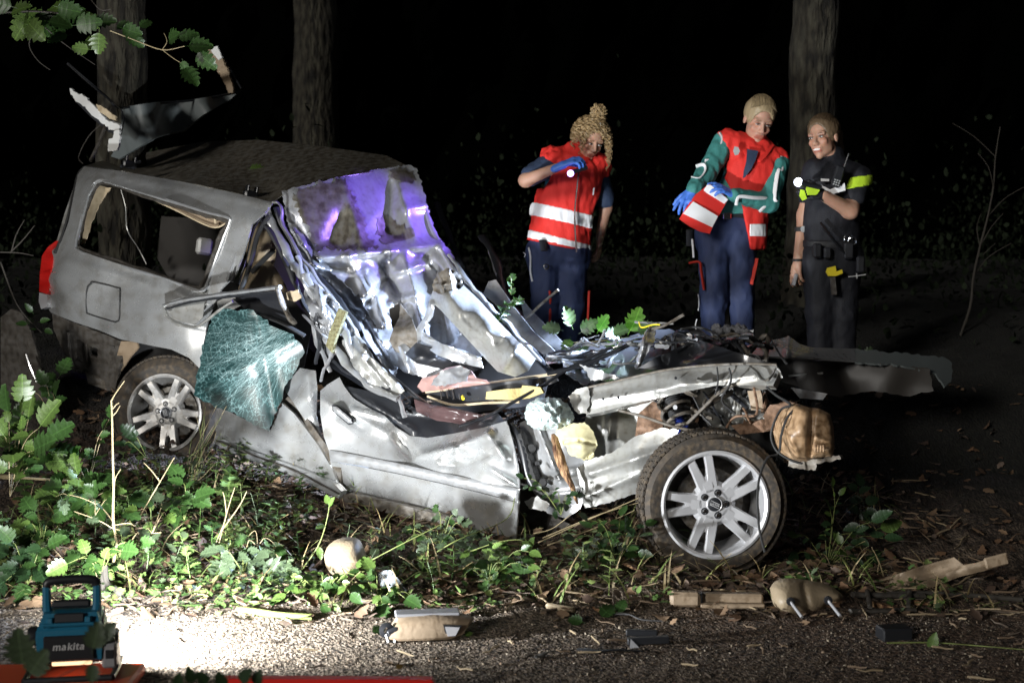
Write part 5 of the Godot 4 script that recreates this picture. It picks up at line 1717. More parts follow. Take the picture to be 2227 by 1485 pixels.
	# washer tank hanging at the nose, dented plastic
	piece("washer_tank", "brown_tank", [1690, 900, 1704, 886, 1730, 876, 1760, 886, 1782, 888, 1806, 900, 1814, 930, 1816, 970, 1812, 992, 1780, 996, 1756, 1004, 1720, 1006, 1700, 990, 1688, 965, 1680, 930], [[1695, 900, 0.14], [1810, 905, 0.12], [1815, 990, 0.12], [1700, 985, 0.14], [1740, 940, -0.02], [1780, 930, 0.06], [1720, 890, 0.06]], {"ridges": [[1768, 890, 1762, 990, 12, -0.04], [1775, 950, 1812, 965, 8, 0.02], [1705, 920, 1735, 990, 20, 0.04], [1718, 905, 1700, 960, 10, -0.03]], "step": 5.0, "thick": 0.05, "noise": 0.02, "nscale": 40.0, "rounded": 0.05, "edge": 16.0, "seed": 51.0})
	for k in 4: rod("tank_rib", "brown_tank", [[1774 + k * 6, 968, 0.0], [1774 + k * 6, 982, 0.0]], 0.005)
	piece("tank_tray", "grimy_steel", [1716, 1002, 1760, 1000, 1826, 990, 1830, 998, 1776, 1008, 1774, 1022, 1740, 1020, 1714, 1014], [[1720, 1005, 0.08], [1825, 994, 0.1], [1770, 1015, 0.06]], {"step": 5.0, "thick": 0.03, "noise": 0.02, "ragged": 4.0})
	piece("nose_metal", "rusty_steel", [1660, 905, 1676, 880, 1710, 874, 1736, 878, 1712, 890, 1694, 906, 1684, 930, 1668, 935], [[1665, 910, 0.16], [1730, 878, 0.14], [1680, 925, 0.12]], {"step": 5.0, "thick": 0.02, "noise": 0.05, "nscale": 26.0, "ragged": 4.0})
	rod("tank_cable", "black_rubber", [[1668, 842, 0.1], [1690, 860, 0.06], [1720, 880, 0.0], [1700, 890, 0.0], [1684, 920, -0.02], [1678, 950, -0.02], [1690, 980, -0.03], [1720, 1000, -0.02], [1746, 1008, 0.0]], 0.006, 6)
	rod("tank_cable", "black_rubber", [[1740, 882, 0.02], [1714, 906, -0.02], [1700, 946, -0.03], [1694, 985, -0.03], [1670, 996, -0.07], [1652, 1040, -0.13], [1648, 1090, -0.15], [1652, 1150, -0.15], [1664, 1200, -0.13]], 0.0055, 6)
	rod("tank_cable", "rusty_steel", [[1640, 842, 0.12], [1646, 900, 0.16], [1600, 906, 0.2], [1580, 930, 0.2]], 0.006, 6)
	# front wheel
	var c := at(1555, 1100, 6.0)
	wheel_part("front_wheel", c - Vector3(0.04, 0, 1).normalized() * 0.1, Vector3(0.05, 0.05, 1.0), 1.26, 0.327, 0.243, 0.21, "alloy")
	# the crumpled bonnet, cowl and far wing
	piece("far_wing", "paint_torn", [1622, 752, 1660, 742, 1700, 736, 1716, 730, 1740, 748, 1768, 756, 1860, 758, 1862, 785, 1760, 778, 1700, 776, 1640, 772], [[1625, 755, 1.1], [1714, 732, 1.4], [1720, 772, 1.1], [1860, 760, 1.75], [1860, 785, 1.55]], {"ridges": [[1650, 745, 1770, 775, 14, 0.04], [1715, 732, 1712, 772, 9, 0.05]], "step": 7.0, "thick": 0.01, "noise": 0.012, "nscale": 50.0, "seed": 61.0})
	piece("far_wing_tip", "grey_shell", [1858, 758, 1920, 764, 1990, 771, 2050, 775, 2072, 790, 2070, 830, 2056, 842, 2036, 812, 1960, 794, 1860, 787], [[1860, 760, 1.76], [1862, 785, 1.56], [2050, 776, 1.95], [2068, 830, 1.8], [1960, 790, 1.65]], {"step": 8.0, "thick": 0.01, "noise": 0.03, "nscale": 40.0, "seed": 62.0, "ragged": 5.0})  # far end of the silver wing, its dimness put into a darker grey
	piece("far_lamp_dark", "dark_leather", [1690, 778, 1860, 786, 2024, 802, 2032, 850, 1980, 862, 1900, 850, 1820, 862, 1760, 850, 1700, 830], [[1700, 785, 1.2], [1860, 800, 1.6], [2040, 870, 1.7], [1760, 845, 1.2]], {"step": 14.0, "noise": 0.04, "ragged": 6.0})
	rod("far_lamp_edge", "bare_steel", [[1716, 818, 1.15], [1750, 814, 1.2], [1790, 812, 1.25]], 0.006)
	piece("far_bumper", "paint_torn", [1720, 842, 1800, 856, 1790, 870, 1740, 866], [[1725, 845, 1.1], [1795, 862, 1.15]], {"step": 8.0, "thick": 0.02})
	piece("bonnet_underside", "glossy_black", [1216, 776, 1290, 752, 1380, 728, 1440, 716, 1520, 720, 1600, 750, 1640, 775, 1690, 790, 1620, 792, 1530, 796, 1440, 806, 1350, 824, 1270, 836, 1230, 812], [[1220, 790, 0.6], [1440, 720, 1.2], [1640, 780, 0.9], [1300, 830, 0.3], [1530, 796, 0.3], [1420, 770, 0.8]], {"ridges": [[1250, 800, 1400, 740, 14, 0.08], [1380, 790, 1500, 740, 14, -0.08], [1480, 770, 1620, 770, 14, 0.08]], "step": 8.0, "noise": 0.08, "nscale": 50.0, "seed": 63.0, "ragged": 6.0})
	piece("torn_bonnet", "paint_torn", [1380, 800, 1390, 760, 1402, 722, 1416, 706, 1426, 720, 1424, 740, 1404, 776, 1388, 804], [[1385, 795, 0.4], [1415, 710, 0.6], [1400, 760, 0.42]], {"ridges": [[1410, 712, 1388, 795, 8, 0.05]], "step": 5.0, "noise": 0.03, "nscale": 30.0, "ragged": 4.0})
	piece("torn_bonnet", "paint_clean", [1260, 792, 1290, 800, 1320, 812, 1350, 822, 1316, 826, 1284, 828, 1278, 812], [[1265, 795, 0.24], [1345, 822, 0.24], [1300, 815, 0.2]], {"step": 5.0, "noise": 0.03, "nscale": 30.0, "ragged": 4.0})
	piece("torn_bonnet", "paint_clean", [1440, 740, 1500, 724, 1510, 732, 1470, 748, 1438, 758], [[1440, 748, 0.6], [1505, 728, 0.8]], {"step": 5.0, "noise": 0.02})
	piece("cowl_skin", "paint_torn", [1180, 772, 1240, 764, 1320, 758, 1330, 768, 1250, 786, 1190, 792], [[1185, 780, 0.7], [1325, 762, 0.8]], {"ridges": [[1190, 775, 1320, 765, 8, 0.04]], "step": 6.0, "noise": 0.04, "nscale": 40.0, "ragged": 4.0})
	piece("bonnet_edge", "black_trim", [1500, 720, 1520, 716, 1560, 748, 1580, 772, 1570, 780, 1540, 752], [[1505, 722, 0.7], [1575, 775, 0.5]], {"step": 6.0, "thick": 0.02, "noise": 0.02})
	piece("bonnet_fold", "glossy_black", [1388, 800, 1430, 776, 1500, 744, 1530, 742, 1620, 772, 1690, 794, 1620, 790, 1530, 794, 1440, 806], [[1390, 802, 0.24], [1505, 745, 0.5], [1680, 792, 0.3], [1530, 790, 0.2]], {"step": 7.0, "noise": 0.03, "nscale": 50.0, "seed": 66.0})
	rod("bonnet_stay", "grimy_steel", [[1416, 716, 0.6], [1448, 706, 0.62], [1478, 690, 0.64], [1488, 684, 0.64]], 0.008, 6, 1.0, 0.01)
	rod("bonnet_stay", "bare_steel", [[1382, 700, 0.7], [1420, 702, 0.66], [1466, 704, 0.64]], 0.006, 6, 1.0, 0.01)
	rod("yellow_wire", "yellow_plastic", [[1390, 700, 0.62], [1396, 712, 0.6], [1420, 706, 0.6], [1436, 706, 0.6]], 0.004, 6)
	rod("bonnet_wire", "black_rubber", [[1480, 716, 0.6], [1520, 712, 0.6], [1560, 730, 0.55], [1580, 770, 0.5]], 0.006, 6)
	rod("bonnet_wire", "black_rubber", [[1500, 770, 0.4], [1520, 790, 0.34], [1530, 800, 0.3]], 0.006, 6)
	rod("cowl_bar", "black_trim", [[1190, 812, 0.35], [1260, 796, 0.42], [1330, 768, 0.5], [1370, 748, 0.55]], 0.02, 8, 0.6)
	for k in 26:
		var px := rf(1180, 1600)
		var py := 770.0 + rf(-30, 30) - (px - 1180) * 0.03
		rod("bonnet_scrap", ["glossy_black", "paint_torn", "black_trim", "paint_clean", "bare_steel"][k % 5], [[px, py, rf(0.4, 0.7)], [px + rf(14, 40), py - rf(-8, 16), rf(0.4, 0.7)], [px + rf(40, 90), py - rf(-10, 26), rf(0.4, 0.7)]], rf(0.006, 0.016), 6, rf(0.3, 0.8), 0.03)
	for k in 16:
		var px := rf(1410, 1680)
		var py := rf(835, 900)
		rod("engine_hose", ["black_rubber", "grimy_steel", "black_trim", "rusty_steel"][k % 4], [[px, py, rf(0.15, 0.4)], [px + rf(-30, 50), py + rf(8, 40), rf(0.12, 0.4)], [px + rf(-20, 80), py + rf(0, 70), rf(0.15, 0.45)]], rf(0.004, 0.013), 7, 1.0, 0.02)
	for k in 14:
		var px := rf(1400, 1640)
		rod("engine_hose", ["black_rubber", "glossy_black", "grimy_steel"][k % 3], [[px, 770 + rf(-40, 10), rf(0.4, 0.8)], [px + rf(10, 60), 750 + rf(-40, 20), rf(0.4, 0.8)], [px + rf(40, 110), 776 + rf(-30, 20), rf(0.4, 0.8)]], rf(0.004, 0.012), 7, 1.0, 0.02)
	# grey insulation wadding torn out under the bonnet
	s = Soup.new()
	for k in 60:
		var p := car(1590 + rf(-36, 40), 738 + rf(-26, 30), 0.75 + rf(-0.06, 0.06))
		s.ellipsoid(p, Vector3(rf(0.014, 0.03), rf(0.012, 0.026), rf(0.014, 0.03)), Basis(Vector3(rf(-1, 1), rf(-1, 1), rf(-1, 1)).normalized(), rf(0, 3)), 6, 8)
	for i in s.v.size():
		var p := s.v[i]
		s.v[i] = p + Vector3(noise_b.get_noise_3dv(p * 3000.0), noise_b.get_noise_3dv(p * 3000.0 + Vector3(50, 0, 0)), noise_b.get_noise_3dv(p * 3000.0 + Vector3(0, 70, 0))) * 0.012
	var wad := place("insulation_foam", s.mesh(80), M.torn_insulation, W)
	wad.set_meta("kind", "stuff")
	# tailgate pieces thrown up behind the roof: bare rim, broken skins, rear screen
	piece("tailgate_skin", "grey_shell", [262, 234, 320, 224, 420, 216, 520, 198, 500, 216, 440, 250, 400, 282, 340, 298, 300, 320, 258, 346, 240, 340, 262, 300], [[265, 240, 0.9], [520, 200, 1.9], [300, 315, 0.9], [420, 250, 1.5]], {"step": 10.0, "thick": 0.02, "noise": 0.01})
	rod("tailgate_rim", "black_trim", [[146, 138, 0.55], [190, 176, 0.6], [232, 212, 0.7], [260, 234, 0.8], [320, 226, 1.1], [420, 218, 1.5], [520, 200, 1.9]], 0.009)
	rod("tailgate_rim", "chrome", [[146, 140, 0.54], [190, 179, 0.59], [240, 220, 0.7], [262, 238, 0.78], [268, 262, 0.76], [262, 292, 0.7], [258, 316, 0.66]], 0.005)
	rod("tailgate_stay", "dusty_black", [[232, 264, 0.6], [214, 310, 0.5], [196, 350, 0.42]], 0.012)
	rod("tailgate_wire", "dusty_black", [[242, 232, 0.62], [226, 262, 0.6], [192, 296, 0.56], [170, 340, 0.5], [180, 356, 0.46]], 0.003, 5)
	piece("broken_spoiler", "white_plastic", [150, 192, 162, 200, 180, 208, 206, 232, 232, 262, 258, 272, 258, 286, 240, 282, 206, 256, 172, 224, 158, 212], [[155, 200, 0.54], [255, 278, 0.56], [200, 230, 0.52]], {"step": 5.0, "thick": 0.02, "noise": 0.02, "nscale": 26.0, "ragged": 5.0})
	piece("broken_spoiler", "beige_trim", [208, 226, 222, 232, 250, 252, 252, 262, 236, 258, 212, 240], [[210, 230, 0.5], [250, 258, 0.52]], {"step": 5.0, "thick": 0.015, "noise": 0.02, "ragged": 3.0})
	piece("spoiler_under", "black_trim", [162, 210, 200, 244, 244, 282, 252, 292, 236, 288, 196, 254, 166, 224], [[165, 215, 0.56], [250, 290, 0.58]], {"step": 6.0, "thick": 0.02})
	piece("broken_spoiler", "white_plastic", [246, 286, 258, 282, 260, 300, 254, 326, 234, 330, 236, 302, 244, 300], [[250, 290, 0.55], [240, 325, 0.55]], {"step": 5.0, "thick": 0.015, "noise": 0.02, "ragged": 4.0})
	piece("broken_pillar", "tan_trim", [444, 114, 458, 104, 472, 102, 480, 124, 496, 156, 506, 190, 506, 202, 496, 202, 478, 162, 462, 136], [[450, 112, 1.7], [500, 198, 1.8], [480, 140, 1.68]], {"step": 5.0, "thick": 0.02, "noise": 0.01, "ragged": 3.0})
	piece("broken_pillar_edge", "white_plastic", [458, 104, 472, 100, 482, 124, 474, 130, 462, 116], [[460, 108, 1.67], [478, 126, 1.67]], {"step": 5.0, "thick": 0.01, "ragged": 4.0})
	rod("broken_pillar_seal", "black_trim", [[476, 106, 1.72], [500, 150, 1.78], [524, 192, 1.85]], 0.008)

# ---------------------------------------------------------------- things lying about
func lump(called: String, mesh: ArrayMesh, material: String, parent: Node3D) -> MeshInstance3D:
	return place(called, mesh, M[material], parent)

func loose_things() -> void:
	var s := Soup.new()
	# crushed lump of windscreen on the bulkhead
	var g := thing("crushed_glass_lump", car(1195, 905, -0.02), "pale crumpled lump of shattered windscreen glass beside the front door", "broken glass")
	place("glass_lump", sheet([1140, 900, 1146, 880, 1166, 866, 1190, 864, 1216, 866, 1236, 880, 1250, 908, 1240, 922, 1214, 934, 1170, 936, 1146, 922], [[1145, 900, 0.02], [1245, 905, 0.04], [1195, 900, -0.06], [1195, 934, 0.0], [1195, 866, 0.04]], {"step": 3.2, "thick": 0.02, "noise": 0.05, "nscale": 7.0, "rounded": 0.03, "edge": 14.0, "ragged": 3.0}), M.crushed_glass, g)
	# cream lining scrap
	var cl := thing("cream_trim_scrap", car(1258, 960, 0.05), "cream curved lining scrap wedged between door edge and inner wing", "car part")
	place("scrap", sheet([1208, 930, 1240, 922, 1272, 918, 1292, 940, 1300, 968, 1290, 990, 1270, 1002, 1262, 996, 1240, 990, 1228, 966, 1212, 952], [[1212, 935, 0.05], [1290, 945, 0.06], [1255, 945, 0.03], [1240, 988, 0.04], [1285, 990, 0.05], [1262, 975, -0.01]], {"step": 4.0, "thick": 0.01, "noise": 0.008, "ragged": 3.0, "ridges": [[1226, 962, 1262, 958, 5, -0.025], [1262, 958, 1296, 966, 5, -0.02], [1268, 1000, 1298, 978, 6, -0.03]]}), M.cream_trim, cl)
	# split branch stuck in the wheel arch
	var br := thing("split_branch", car(1225, 1020, 0.02), "split brown branch stuck upright beside the front door edge", "branch")
	s = Soup.new()
	s.tube(curve(car_pts([[1204, 944, 0.04], [1214, 985, 0.02], [1230, 1030, 0.01], [1246, 1062, 0.02], [1256, 1096, 0.05]]), 5), [0.008, 0.014, 0.018, 0.02, 0.024, 0.027, 0.026, 0.026, 0.027, 0.024, 0.022, 0.02, 0.018, 0.017, 0.015, 0.012, 0.012, 0.01, 0.008, 0.006, 0.003], 9, 0.7)
	for i in s.v.size(): s.v[i] += Vector3(noise_b.get_noise_3dv(s.v[i] * 1500.0), 0, noise_b.get_noise_3dv(s.v[i] * 1500.0 + Vector3(9, 9, 9))) * 0.006
	place("wood", s.mesh(30), M.split_wood, br)
	# head restraint in the weeds
	var p := on_ground(752, 1244)
	var h := thing("head_restraint", p, "beige leather head restraint lying in the weeds below the front door", "head restraint")
	place("cushion", sheet([704, 1208, 714, 1186, 738, 1171, 772, 1169, 788, 1184, 797, 1214, 793, 1234, 770, 1252, 748, 1257, 722, 1249, 709, 1232], [[704, 1208, 0.0], [797, 1214, 0.02], [750, 1256, -0.04], [760, 1170, 0.05], [750, 1215, 0.0]], {"depth": 5.78, "step": 5.0, "thick": 0.03, "rounded": 0.1, "edge": 44.0, "curved": true, "ridges": [[712, 1230, 792, 1226, 5, -0.012]]}), M.beige_leather, h)
	place("seam", wire([[712, 1232, 5.74], [740, 1234, 5.685], [770, 1229, 5.69], [791, 1224, 5.74]], 0.0025), M.tan_trim, h)
	# clear plastic shell
	p = on_ground(850, 1296)
	var sh := thing("clear_plastic_shell", p, "grey see-through plastic shell standing in the weeds beside the head restraint", "plastic shell")
	place("shell", sheet([822, 1246, 838, 1240, 850, 1240, 868, 1262, 886, 1284, 870, 1294, 856, 1298, 836, 1286, 824, 1268], [[825, 1250, 0.03], [848, 1243, -0.02], [884, 1284, 0.0], [855, 1296, -0.02], [850, 1268, -0.06]], {"depth": 5.62, "step": 5.0, "thick": 0.006, "ridges": [[828, 1256, 866, 1290, 9, 0.02]]}), M.clear_plastic, sh)
	# mirror housing on the sand
	p = on_ground(930, 1388)
	var mi := thing("door_mirror", p, "dusty brown door mirror housing with side lamp lying on the sand", "door mirror")
	var B := Basis(Vector3.UP, 0.12)
	s = Soup.new()
	var prof := [[-0.135, 0.008, 0.072, 0.05], [-0.10, 0.0, 0.082, 0.065], [0.0, 0.0, 0.088, 0.072], [0.09, 0.0, 0.082, 0.068], [0.145, 0.012, 0.07, 0.045], [0.16, 0.035, 0.06, 0.02]]
	var rings := []
	for q in prof:
		var ring := []
		for k in 14:
			var a := TAU * k / 14.0
			var cx := signf(cos(a)) * pow(absf(cos(a)), 0.6)
			var cy := signf(sin(a)) * pow(absf(sin(a)), 0.6)
			ring.append(p + B * Vector3(q[0] + cy * 0.02, lerpf(q[1], q[2], 0.5 + 0.5 * cy) + 0.004, cx * q[3] - cy * 0.02))
		rings.append(ring)
	for i in rings.size() - 1:
		for k in 14: s.quad(rings[i][k], rings[i][(k + 1) % 14], rings[i + 1][(k + 1) % 14], rings[i + 1][k])
	for k in range(1, 13):
		s.tri(rings[0][0], rings[0][k + 1], rings[0][k])
		s.tri(rings[-1][0], rings[-1][k], rings[-1][k + 1])
	place("housing", s.mesh(35), M.tan_trim, mi)
	s = Soup.new()
	s.box(Transform3D(B, p + B * Vector3(0.0, 0.089, -0.03)), Vector3(0.25, 0.012, 0.08), 0.006)
	place("upper_cover", s.mesh(), M.lamp_grey, mi)
	s = Soup.new()
	var tr := PackedVector2Array([Vector2(0.055, 0.068), Vector2(0.125, 0.062), Vector2(0.105, 0.022), Vector2(0.068, 0.02)])
	s.prism(tr, Transform3D(B, p), 0.06, 0.0725)
	place("lamp_frame", s.mesh(), M.black_trim, mi)
	s = Soup.new()
	tr = PackedVector2Array([Vector2(0.061, 0.063), Vector2(0.118, 0.058), Vector2(0.101, 0.026), Vector2(0.071, 0.025)])
	s.prism(tr, Transform3D(B, p), 0.06, 0.0775)
	place("side_lamp", s.mesh(), M.clear_lens, mi)
	s = Soup.new()
	s.lathe([Vector2(0.012, -0.03), Vector2(0.028, -0.03), Vector2(0.03, 0.02), Vector2(0.012, 0.024)], Transform3D(B * Basis(Vector3.RIGHT, PI / 2 - 0.2), p + B * Vector3(-0.158, 0.04, 0.02)), 14)
	s.box(Transform3D(B * Basis(Vector3.BACK, 0.3), p + B * Vector3(-0.13, 0.03, 0.03)), Vector3(0.05, 0.05, 0.05), 0.008)
	s.tube([p + B * Vector3(-0.16, 0.03, 0.04), p + B * Vector3(-0.15, 0.005, 0.06)], [0.007], 6)
	s.tube([p + B * Vector3(-0.13, 0.03, 0.05), p + B * Vector3(-0.125, 0.005, 0.065)], [0.007], 6)
	place("hinge", s.mesh(), M.black_trim, mi)
	# tan handle-like trim, headrest with two posts, planks
	p = on_ground(1490, 1322)
	var tp := thing("tan_trim_tube", p, "tan plastic trim with a thick end lying in front of the wheel", "car part")
	s = Soup.new()
	s.box(Transform3D(Basis(Vector3.UP, -0.05), p + Vector3(0, 0.035, 0)), Vector3(0.125, 0.062, 0.06), 0.014)
	place("thick_end", s.mesh(), M.tan_trim, tp)
	s = Soup.new()
	s.box(Transform3D(Basis(Vector3.UP, -0.05), p + Vector3(0.19, 0.032, -0.02)), Vector3(0.26, 0.044, 0.045), 0.008)
	s.box(Transform3D(Basis(Vector3.UP, -0.05), p + Vector3(0.19, 0.012, 0.02)), Vector3(0.26, 0.02, 0.03), 0.004)
	place("shaft", s.mesh(), M.tan_trim, tp)
	s = Soup.new()
	s.box(Transform3D(Basis(Vector3.UP, -0.05), p + Vector3(0.066, 0.034, -0.005)), Vector3(0.012, 0.052, 0.05), 0.004)
	place("collar", s.mesh(), M.black_trim, tp)
	p = on_ground(1748, 1338)
	var h2 := thing("head_restraint", p, "beige head restraint lying on its side with two bare metal posts", "head restraint")
	var hc := p + Vector3(0, 0.07, -0.04)
	place("cushion", sheet([1675, 1278, 1688, 1263, 1718, 1257, 1752, 1261, 1790, 1268, 1816, 1280, 1834, 1296, 1826, 1308, 1804, 1314, 1780, 1332, 1740, 1340, 1702, 1333, 1682, 1312], [[1676, 1280, 0.02], [1830, 1296, 0.06], [1740, 1338, -0.03], [1740, 1260, 0.05], [1715, 1300, -0.03], [1780, 1300, 0.05]], {"depth": 5.42, "step": 5.0, "thick": 0.03, "rounded": 0.075, "edge": 34.0, "curved": true, "ridges": [[1690, 1272, 1760, 1268, 5, -0.012], [1748, 1270, 1760, 1330, 14, -0.03]]}), M.beige_leather, h2)
	for k in 2:
		s = Soup.new()
		var a := hc + Vector3(-0.06 + k * 0.15, -0.005 + k * 0.005, 0.07)
		s.tube([a, a + Vector3(0.028, -0.04, 0.09)], [0.0065], 10)
		place("post", s.mesh(), M.clear_lens, h2)
		s = Soup.new()
		s.lathe([Vector2(0.006, 0), Vector2(0.017, 0), Vector2(0.017, 0.01), Vector2(0.006, 0.012)], Transform3D(Basis(Vector3.RIGHT, PI / 2), a), 14)
		place("post_collar", s.mesh(), M.black_trim, h2)
	var lp := thing("long_trim_panel", on_ground(2000, 1290), "long tan pillar trim panel with a notch, propped up at the dark edge", "car part")
	place("panel", sheet([1900, 1278, 1920, 1260, 1990, 1236, 2076, 1212, 2096, 1228, 2124, 1224, 2190, 1202, 2198, 1226, 2140, 1242, 2090, 1254, 2010, 1284, 1960, 1296, 1920, 1300], [[1910, 1285, 0.05], [2190, 1210, -0.05], [2020, 1240, 0.03], [2010, 1280, -0.04]], {"depth": 5.75, "step": 7.0, "thick": 0.012, "noise": 0.006, "ridges": [[1930, 1285, 2190, 1215, 14, 0.02]]}), M.tan_trim, lp)
	s = Soup.new()
	s.box(Transform3D(Basis(Vector3.BACK, 0.26), at(2168, 1220, 5.67)), Vector3(0.1, 0.05, 0.02), 0.006)
	place("end_cap", s.mesh(), M.tan_trim, lp)
	# ladder-like dark slatted piece on the sand
	var lad := thing("dark_slat_piece", on_ground(1910, 1330), "dark broken trim with wooden wedges lying beside the posted head restraint", "car part")
	var q0 := on_ground(1855, 1310)
	var q1 := on_ground(2010, 1312)
	var q2 := on_ground(1850, 1338)
	var q3 := on_ground(1990, 1336)
	s = Soup.new()
	s.tube([q0 + Vector3.UP * 0.03, q1 + Vector3.UP * 0.03], [0.02], 8, 0.6)
	s.tube([q2 + Vector3.UP * 0.015, q3 + Vector3.UP * 0.015], [0.018], 8, 0.6)
	place("bar", s.mesh(), M.dusty_black, lad)
	for k in 2:
		s = Soup.new()
		s.tube([q0.lerp(q1, 0.2 + 0.6 * k) + Vector3.UP * 0.05, q2.lerp(q3, 0.3 + 0.6 * k) + Vector3.UP * 0.03], [0.01], 8, 0.6)
		place("slat", s.mesh(), M.dusty_black, lad)
		s = Soup.new()
		var w := on_ground(1900 + 85 * k, 1326 - 5 * k)
		s.prism(PackedVector2Array([Vector2(0, 0), Vector2(0.09, 0.0), Vector2(0.0, 0.022)]), Transform3D(Basis(), w + Vector3.UP * 0.012), -0.02, 0.02)
		place("wedge", s.mesh(), M.split_wood, lad)
	# black strips on the sand
	var bs := thing("black_plastic_strip", on_ground(1320, 1418), "broken black plastic strip lying on the gravel below the mirror shadow", "car part")
	var b0 := on_ground(1255, 1412)
	s = Soup.new()
	s.tube(curve([b0, on_ground(1300, 1420) + Vector3.UP * 0.008, on_ground(1350, 1420) + Vector3.UP * 0.012, on_ground(1398, 1418)], 5), [0.004, 0.012, 0.014, 0.014, 0.012, 0.008], 8, 0.5)
	place("strip", s.mesh(), M.black_trim, bs)
	var c0 := on_ground(1410, 1402)
	s = Soup.new()
	s.box(Transform3D(Basis(Vector3.UP, 0.05) * Basis(Vector3.BACK, 0.03), c0 + Vector3(0, 0.016, 0)), Vector3(0.16, 0.028, 0.03), 0.004)
	s.box(Transform3D(Basis(Vector3.UP, -0.1), c0 + Vector3(-0.02, 0.03, -0.05)), Vector3(0.12, 0.025, 0.02), 0.004)
	place("block", s.mesh(), M.black_trim, bs)
	s = Soup.new()
	var c1 := on_ground(1370, 1412)
	s.tri(c1, c1 + Vector3(0.035, 0.005, 0.0), c1 + Vector3(0.004, 0.035, -0.01))
	s.tri(c1 + Vector3(0, 0, -0.006), c1 + Vector3(0.004, 0.035, -0.016), c1 + Vector3(0.035, 0.005, -0.006))
	place("shard", s.mesh(), M.lamp_grey, bs)
	var bs2 := thing("dark_tread_scrap", on_ground(1215, 1425), "flat grey torn rubber scrap lying on the gravel behind the red bar", "scrap")
	s = Soup.new()
	s.tube(curve([on_ground(1165, 1432), on_ground(1200, 1424) + Vector3.UP * 0.01, on_ground(1240, 1420)], 4), [0.006, 0.02, 0.014, 0.006], 8, 0.35)
	place("rubber", s.mesh(), M.dusty_black, bs2)
	var bs3 := thing("black_tray", on_ground(1945, 1388), "small black square tray half buried in the gravel", "scrap")
	s = Soup.new()
	s.box(Transform3D(Basis(Vector3.UP, 0.15), on_ground(1945, 1388) + Vector3(0, 0.02, 0)), Vector3(0.12, 0.05, 0.08), 0.006)
	place("tray", s.mesh(), M.black_trim, bs3)
	# wood chips, pale glazing strip
	var ch := thing("pale_wood_stick", on_ground(1218, 1328), "short pale barkless stick lying in the mirror's shadow", "stick")
	s = Soup.new()
	s.tube([on_ground(1190, 1324) + Vector3.UP * 0.012, on_ground(1248, 1334) + Vector3.UP * 0.012], [0.012, 0.012], 8)
	place("stick", s.mesh(), M.beige_trim, ch)
	ch = thing("splintered_chip", on_ground(1308, 1338), "bundle of pale wood splinters beside a fallen leaf", "wood chip")
	s = Soup.new()
	for k in 5: s.tube([on_ground(1290 + k * 4, 1328 + k * 2) + Vector3.UP * 0.01, on_ground(1320 + k * 3, 1348 - k * 2) + Vector3.UP * 0.012], [0.005, 0.002], 5)
	place("splinter", s.mesh(), M.split_wood, ch)
	ch = thing("glazing_strip", on_ground(1368, 1352), "thin translucent glazing strip curling over the sand", "strip")
	s = Soup.new()
	s.tube(curve([on_ground(1335, 1338) + Vector3.UP * 0.006, on_ground(1370, 1348) + Vector3.UP * 0.02, on_ground(1396, 1354) + Vector3.UP * 0.01, on_ground(1440, 1354) + Vector3.UP * 0.006], 4), [0.004, 0.014, 0.016, 0.012, 0.006], 8, 0.3)
	place("strip", s.mesh(), M.lamp_grey, ch)
	# flakes of bark and plank under the wheel
	for q in [[1355, 1238, 1405, 1262, 0.022, "ragged brown bark flake leaning by the tyre's foot"], [1420, 1272, 1470, 1274, 0.02, "flat brown bark flake directly in front of the tyre"], [1380, 1228, 1395, 1250, 0.012, "thin orange wood sliver beside the bark flake"]]:
		ch = thing("bark_flake", on_ground(q[0], q[1]), q[5], "bark")
		s = Soup.new()
		s.tube(curve([on_ground(q[0], q[1]) + Vector3.UP * 0.03, on_ground((q[0] + q[2]) / 2, (q[1] + q[3]) / 2) + Vector3.UP * 0.03, on_ground(q[2], q[3]) + Vector3.UP * 0.012], 4), [q[4] * 0.4, q[4], q[4] * 1.1, q[4], q[4] * 0.9, q[4] * 0.3], 7, 0.35)
		place("bark", s.mesh(25), M.split_wood, ch)
	# green mossy stick at the sand's edge
	var ms := thing("mossy_stick", on_ground(590, 1345), "yellow green mossy stick lying at the edge of the bright sand", "stick")
	s = Soup.new()
	s.tube(curve([on_ground(515, 1336) + Vector3.UP * 0.02, on_ground(600, 1346) + Vector3.UP * 0.018, on_ground(678, 1352) + Vector3.UP * 0.016], 5), [0.01, 0.013, 0.014, 0.015, 0.014, 0.013], 9)
	place("wood", s.mesh(), M.green_stem, ms)
	# dark root loop by the lamp
	ms = thing("dark_root", on_ground(250, 1310), "dark bent root arching out of the soil behind the work lamp", "root")
	s = Soup.new()
	var r0 := on_ground(228, 1290)
	s.tube(curve([on_ground(222, 1300), r0 + Vector3(0.0, 0.11, 0), r0 + Vector3(0.02, 0.05, 0.04), r0 + Vector3(0.07, 0.03, 0.08), on_ground(272, 1312)], 5), [0.013, 0.013, 0.014, 0.013, 0.012], 8)
	place("wood", s.mesh(), M.dark_twig, ms)
	# long fallen branch and trailing stems
	ms = thing("fallen_branch", on_ground(2120, 1310), "long thin grey branch lying under the pillar trim panel", "branch")
	s = Soup.new()
	s.tube(curve([on_ground(1930, 1300) + Vector3.UP * 0.02, on_ground(2030, 1302) + Vector3.UP * 0.02, on_ground(2130, 1308) + Vector3.UP * 0.02, on_ground(2226, 1316) + Vector3.UP * 0.02], 5), [0.006, 0.008, 0.009, 0.01, 0.01], 8)
	place("wood", s.mesh(), M.dark_twig, ms)
	ms = thing("fallen_branch", on_ground(60, 1040), "pale bare branch lying level through the weeds behind the tailgate side", "branch")
	s = Soup.new()
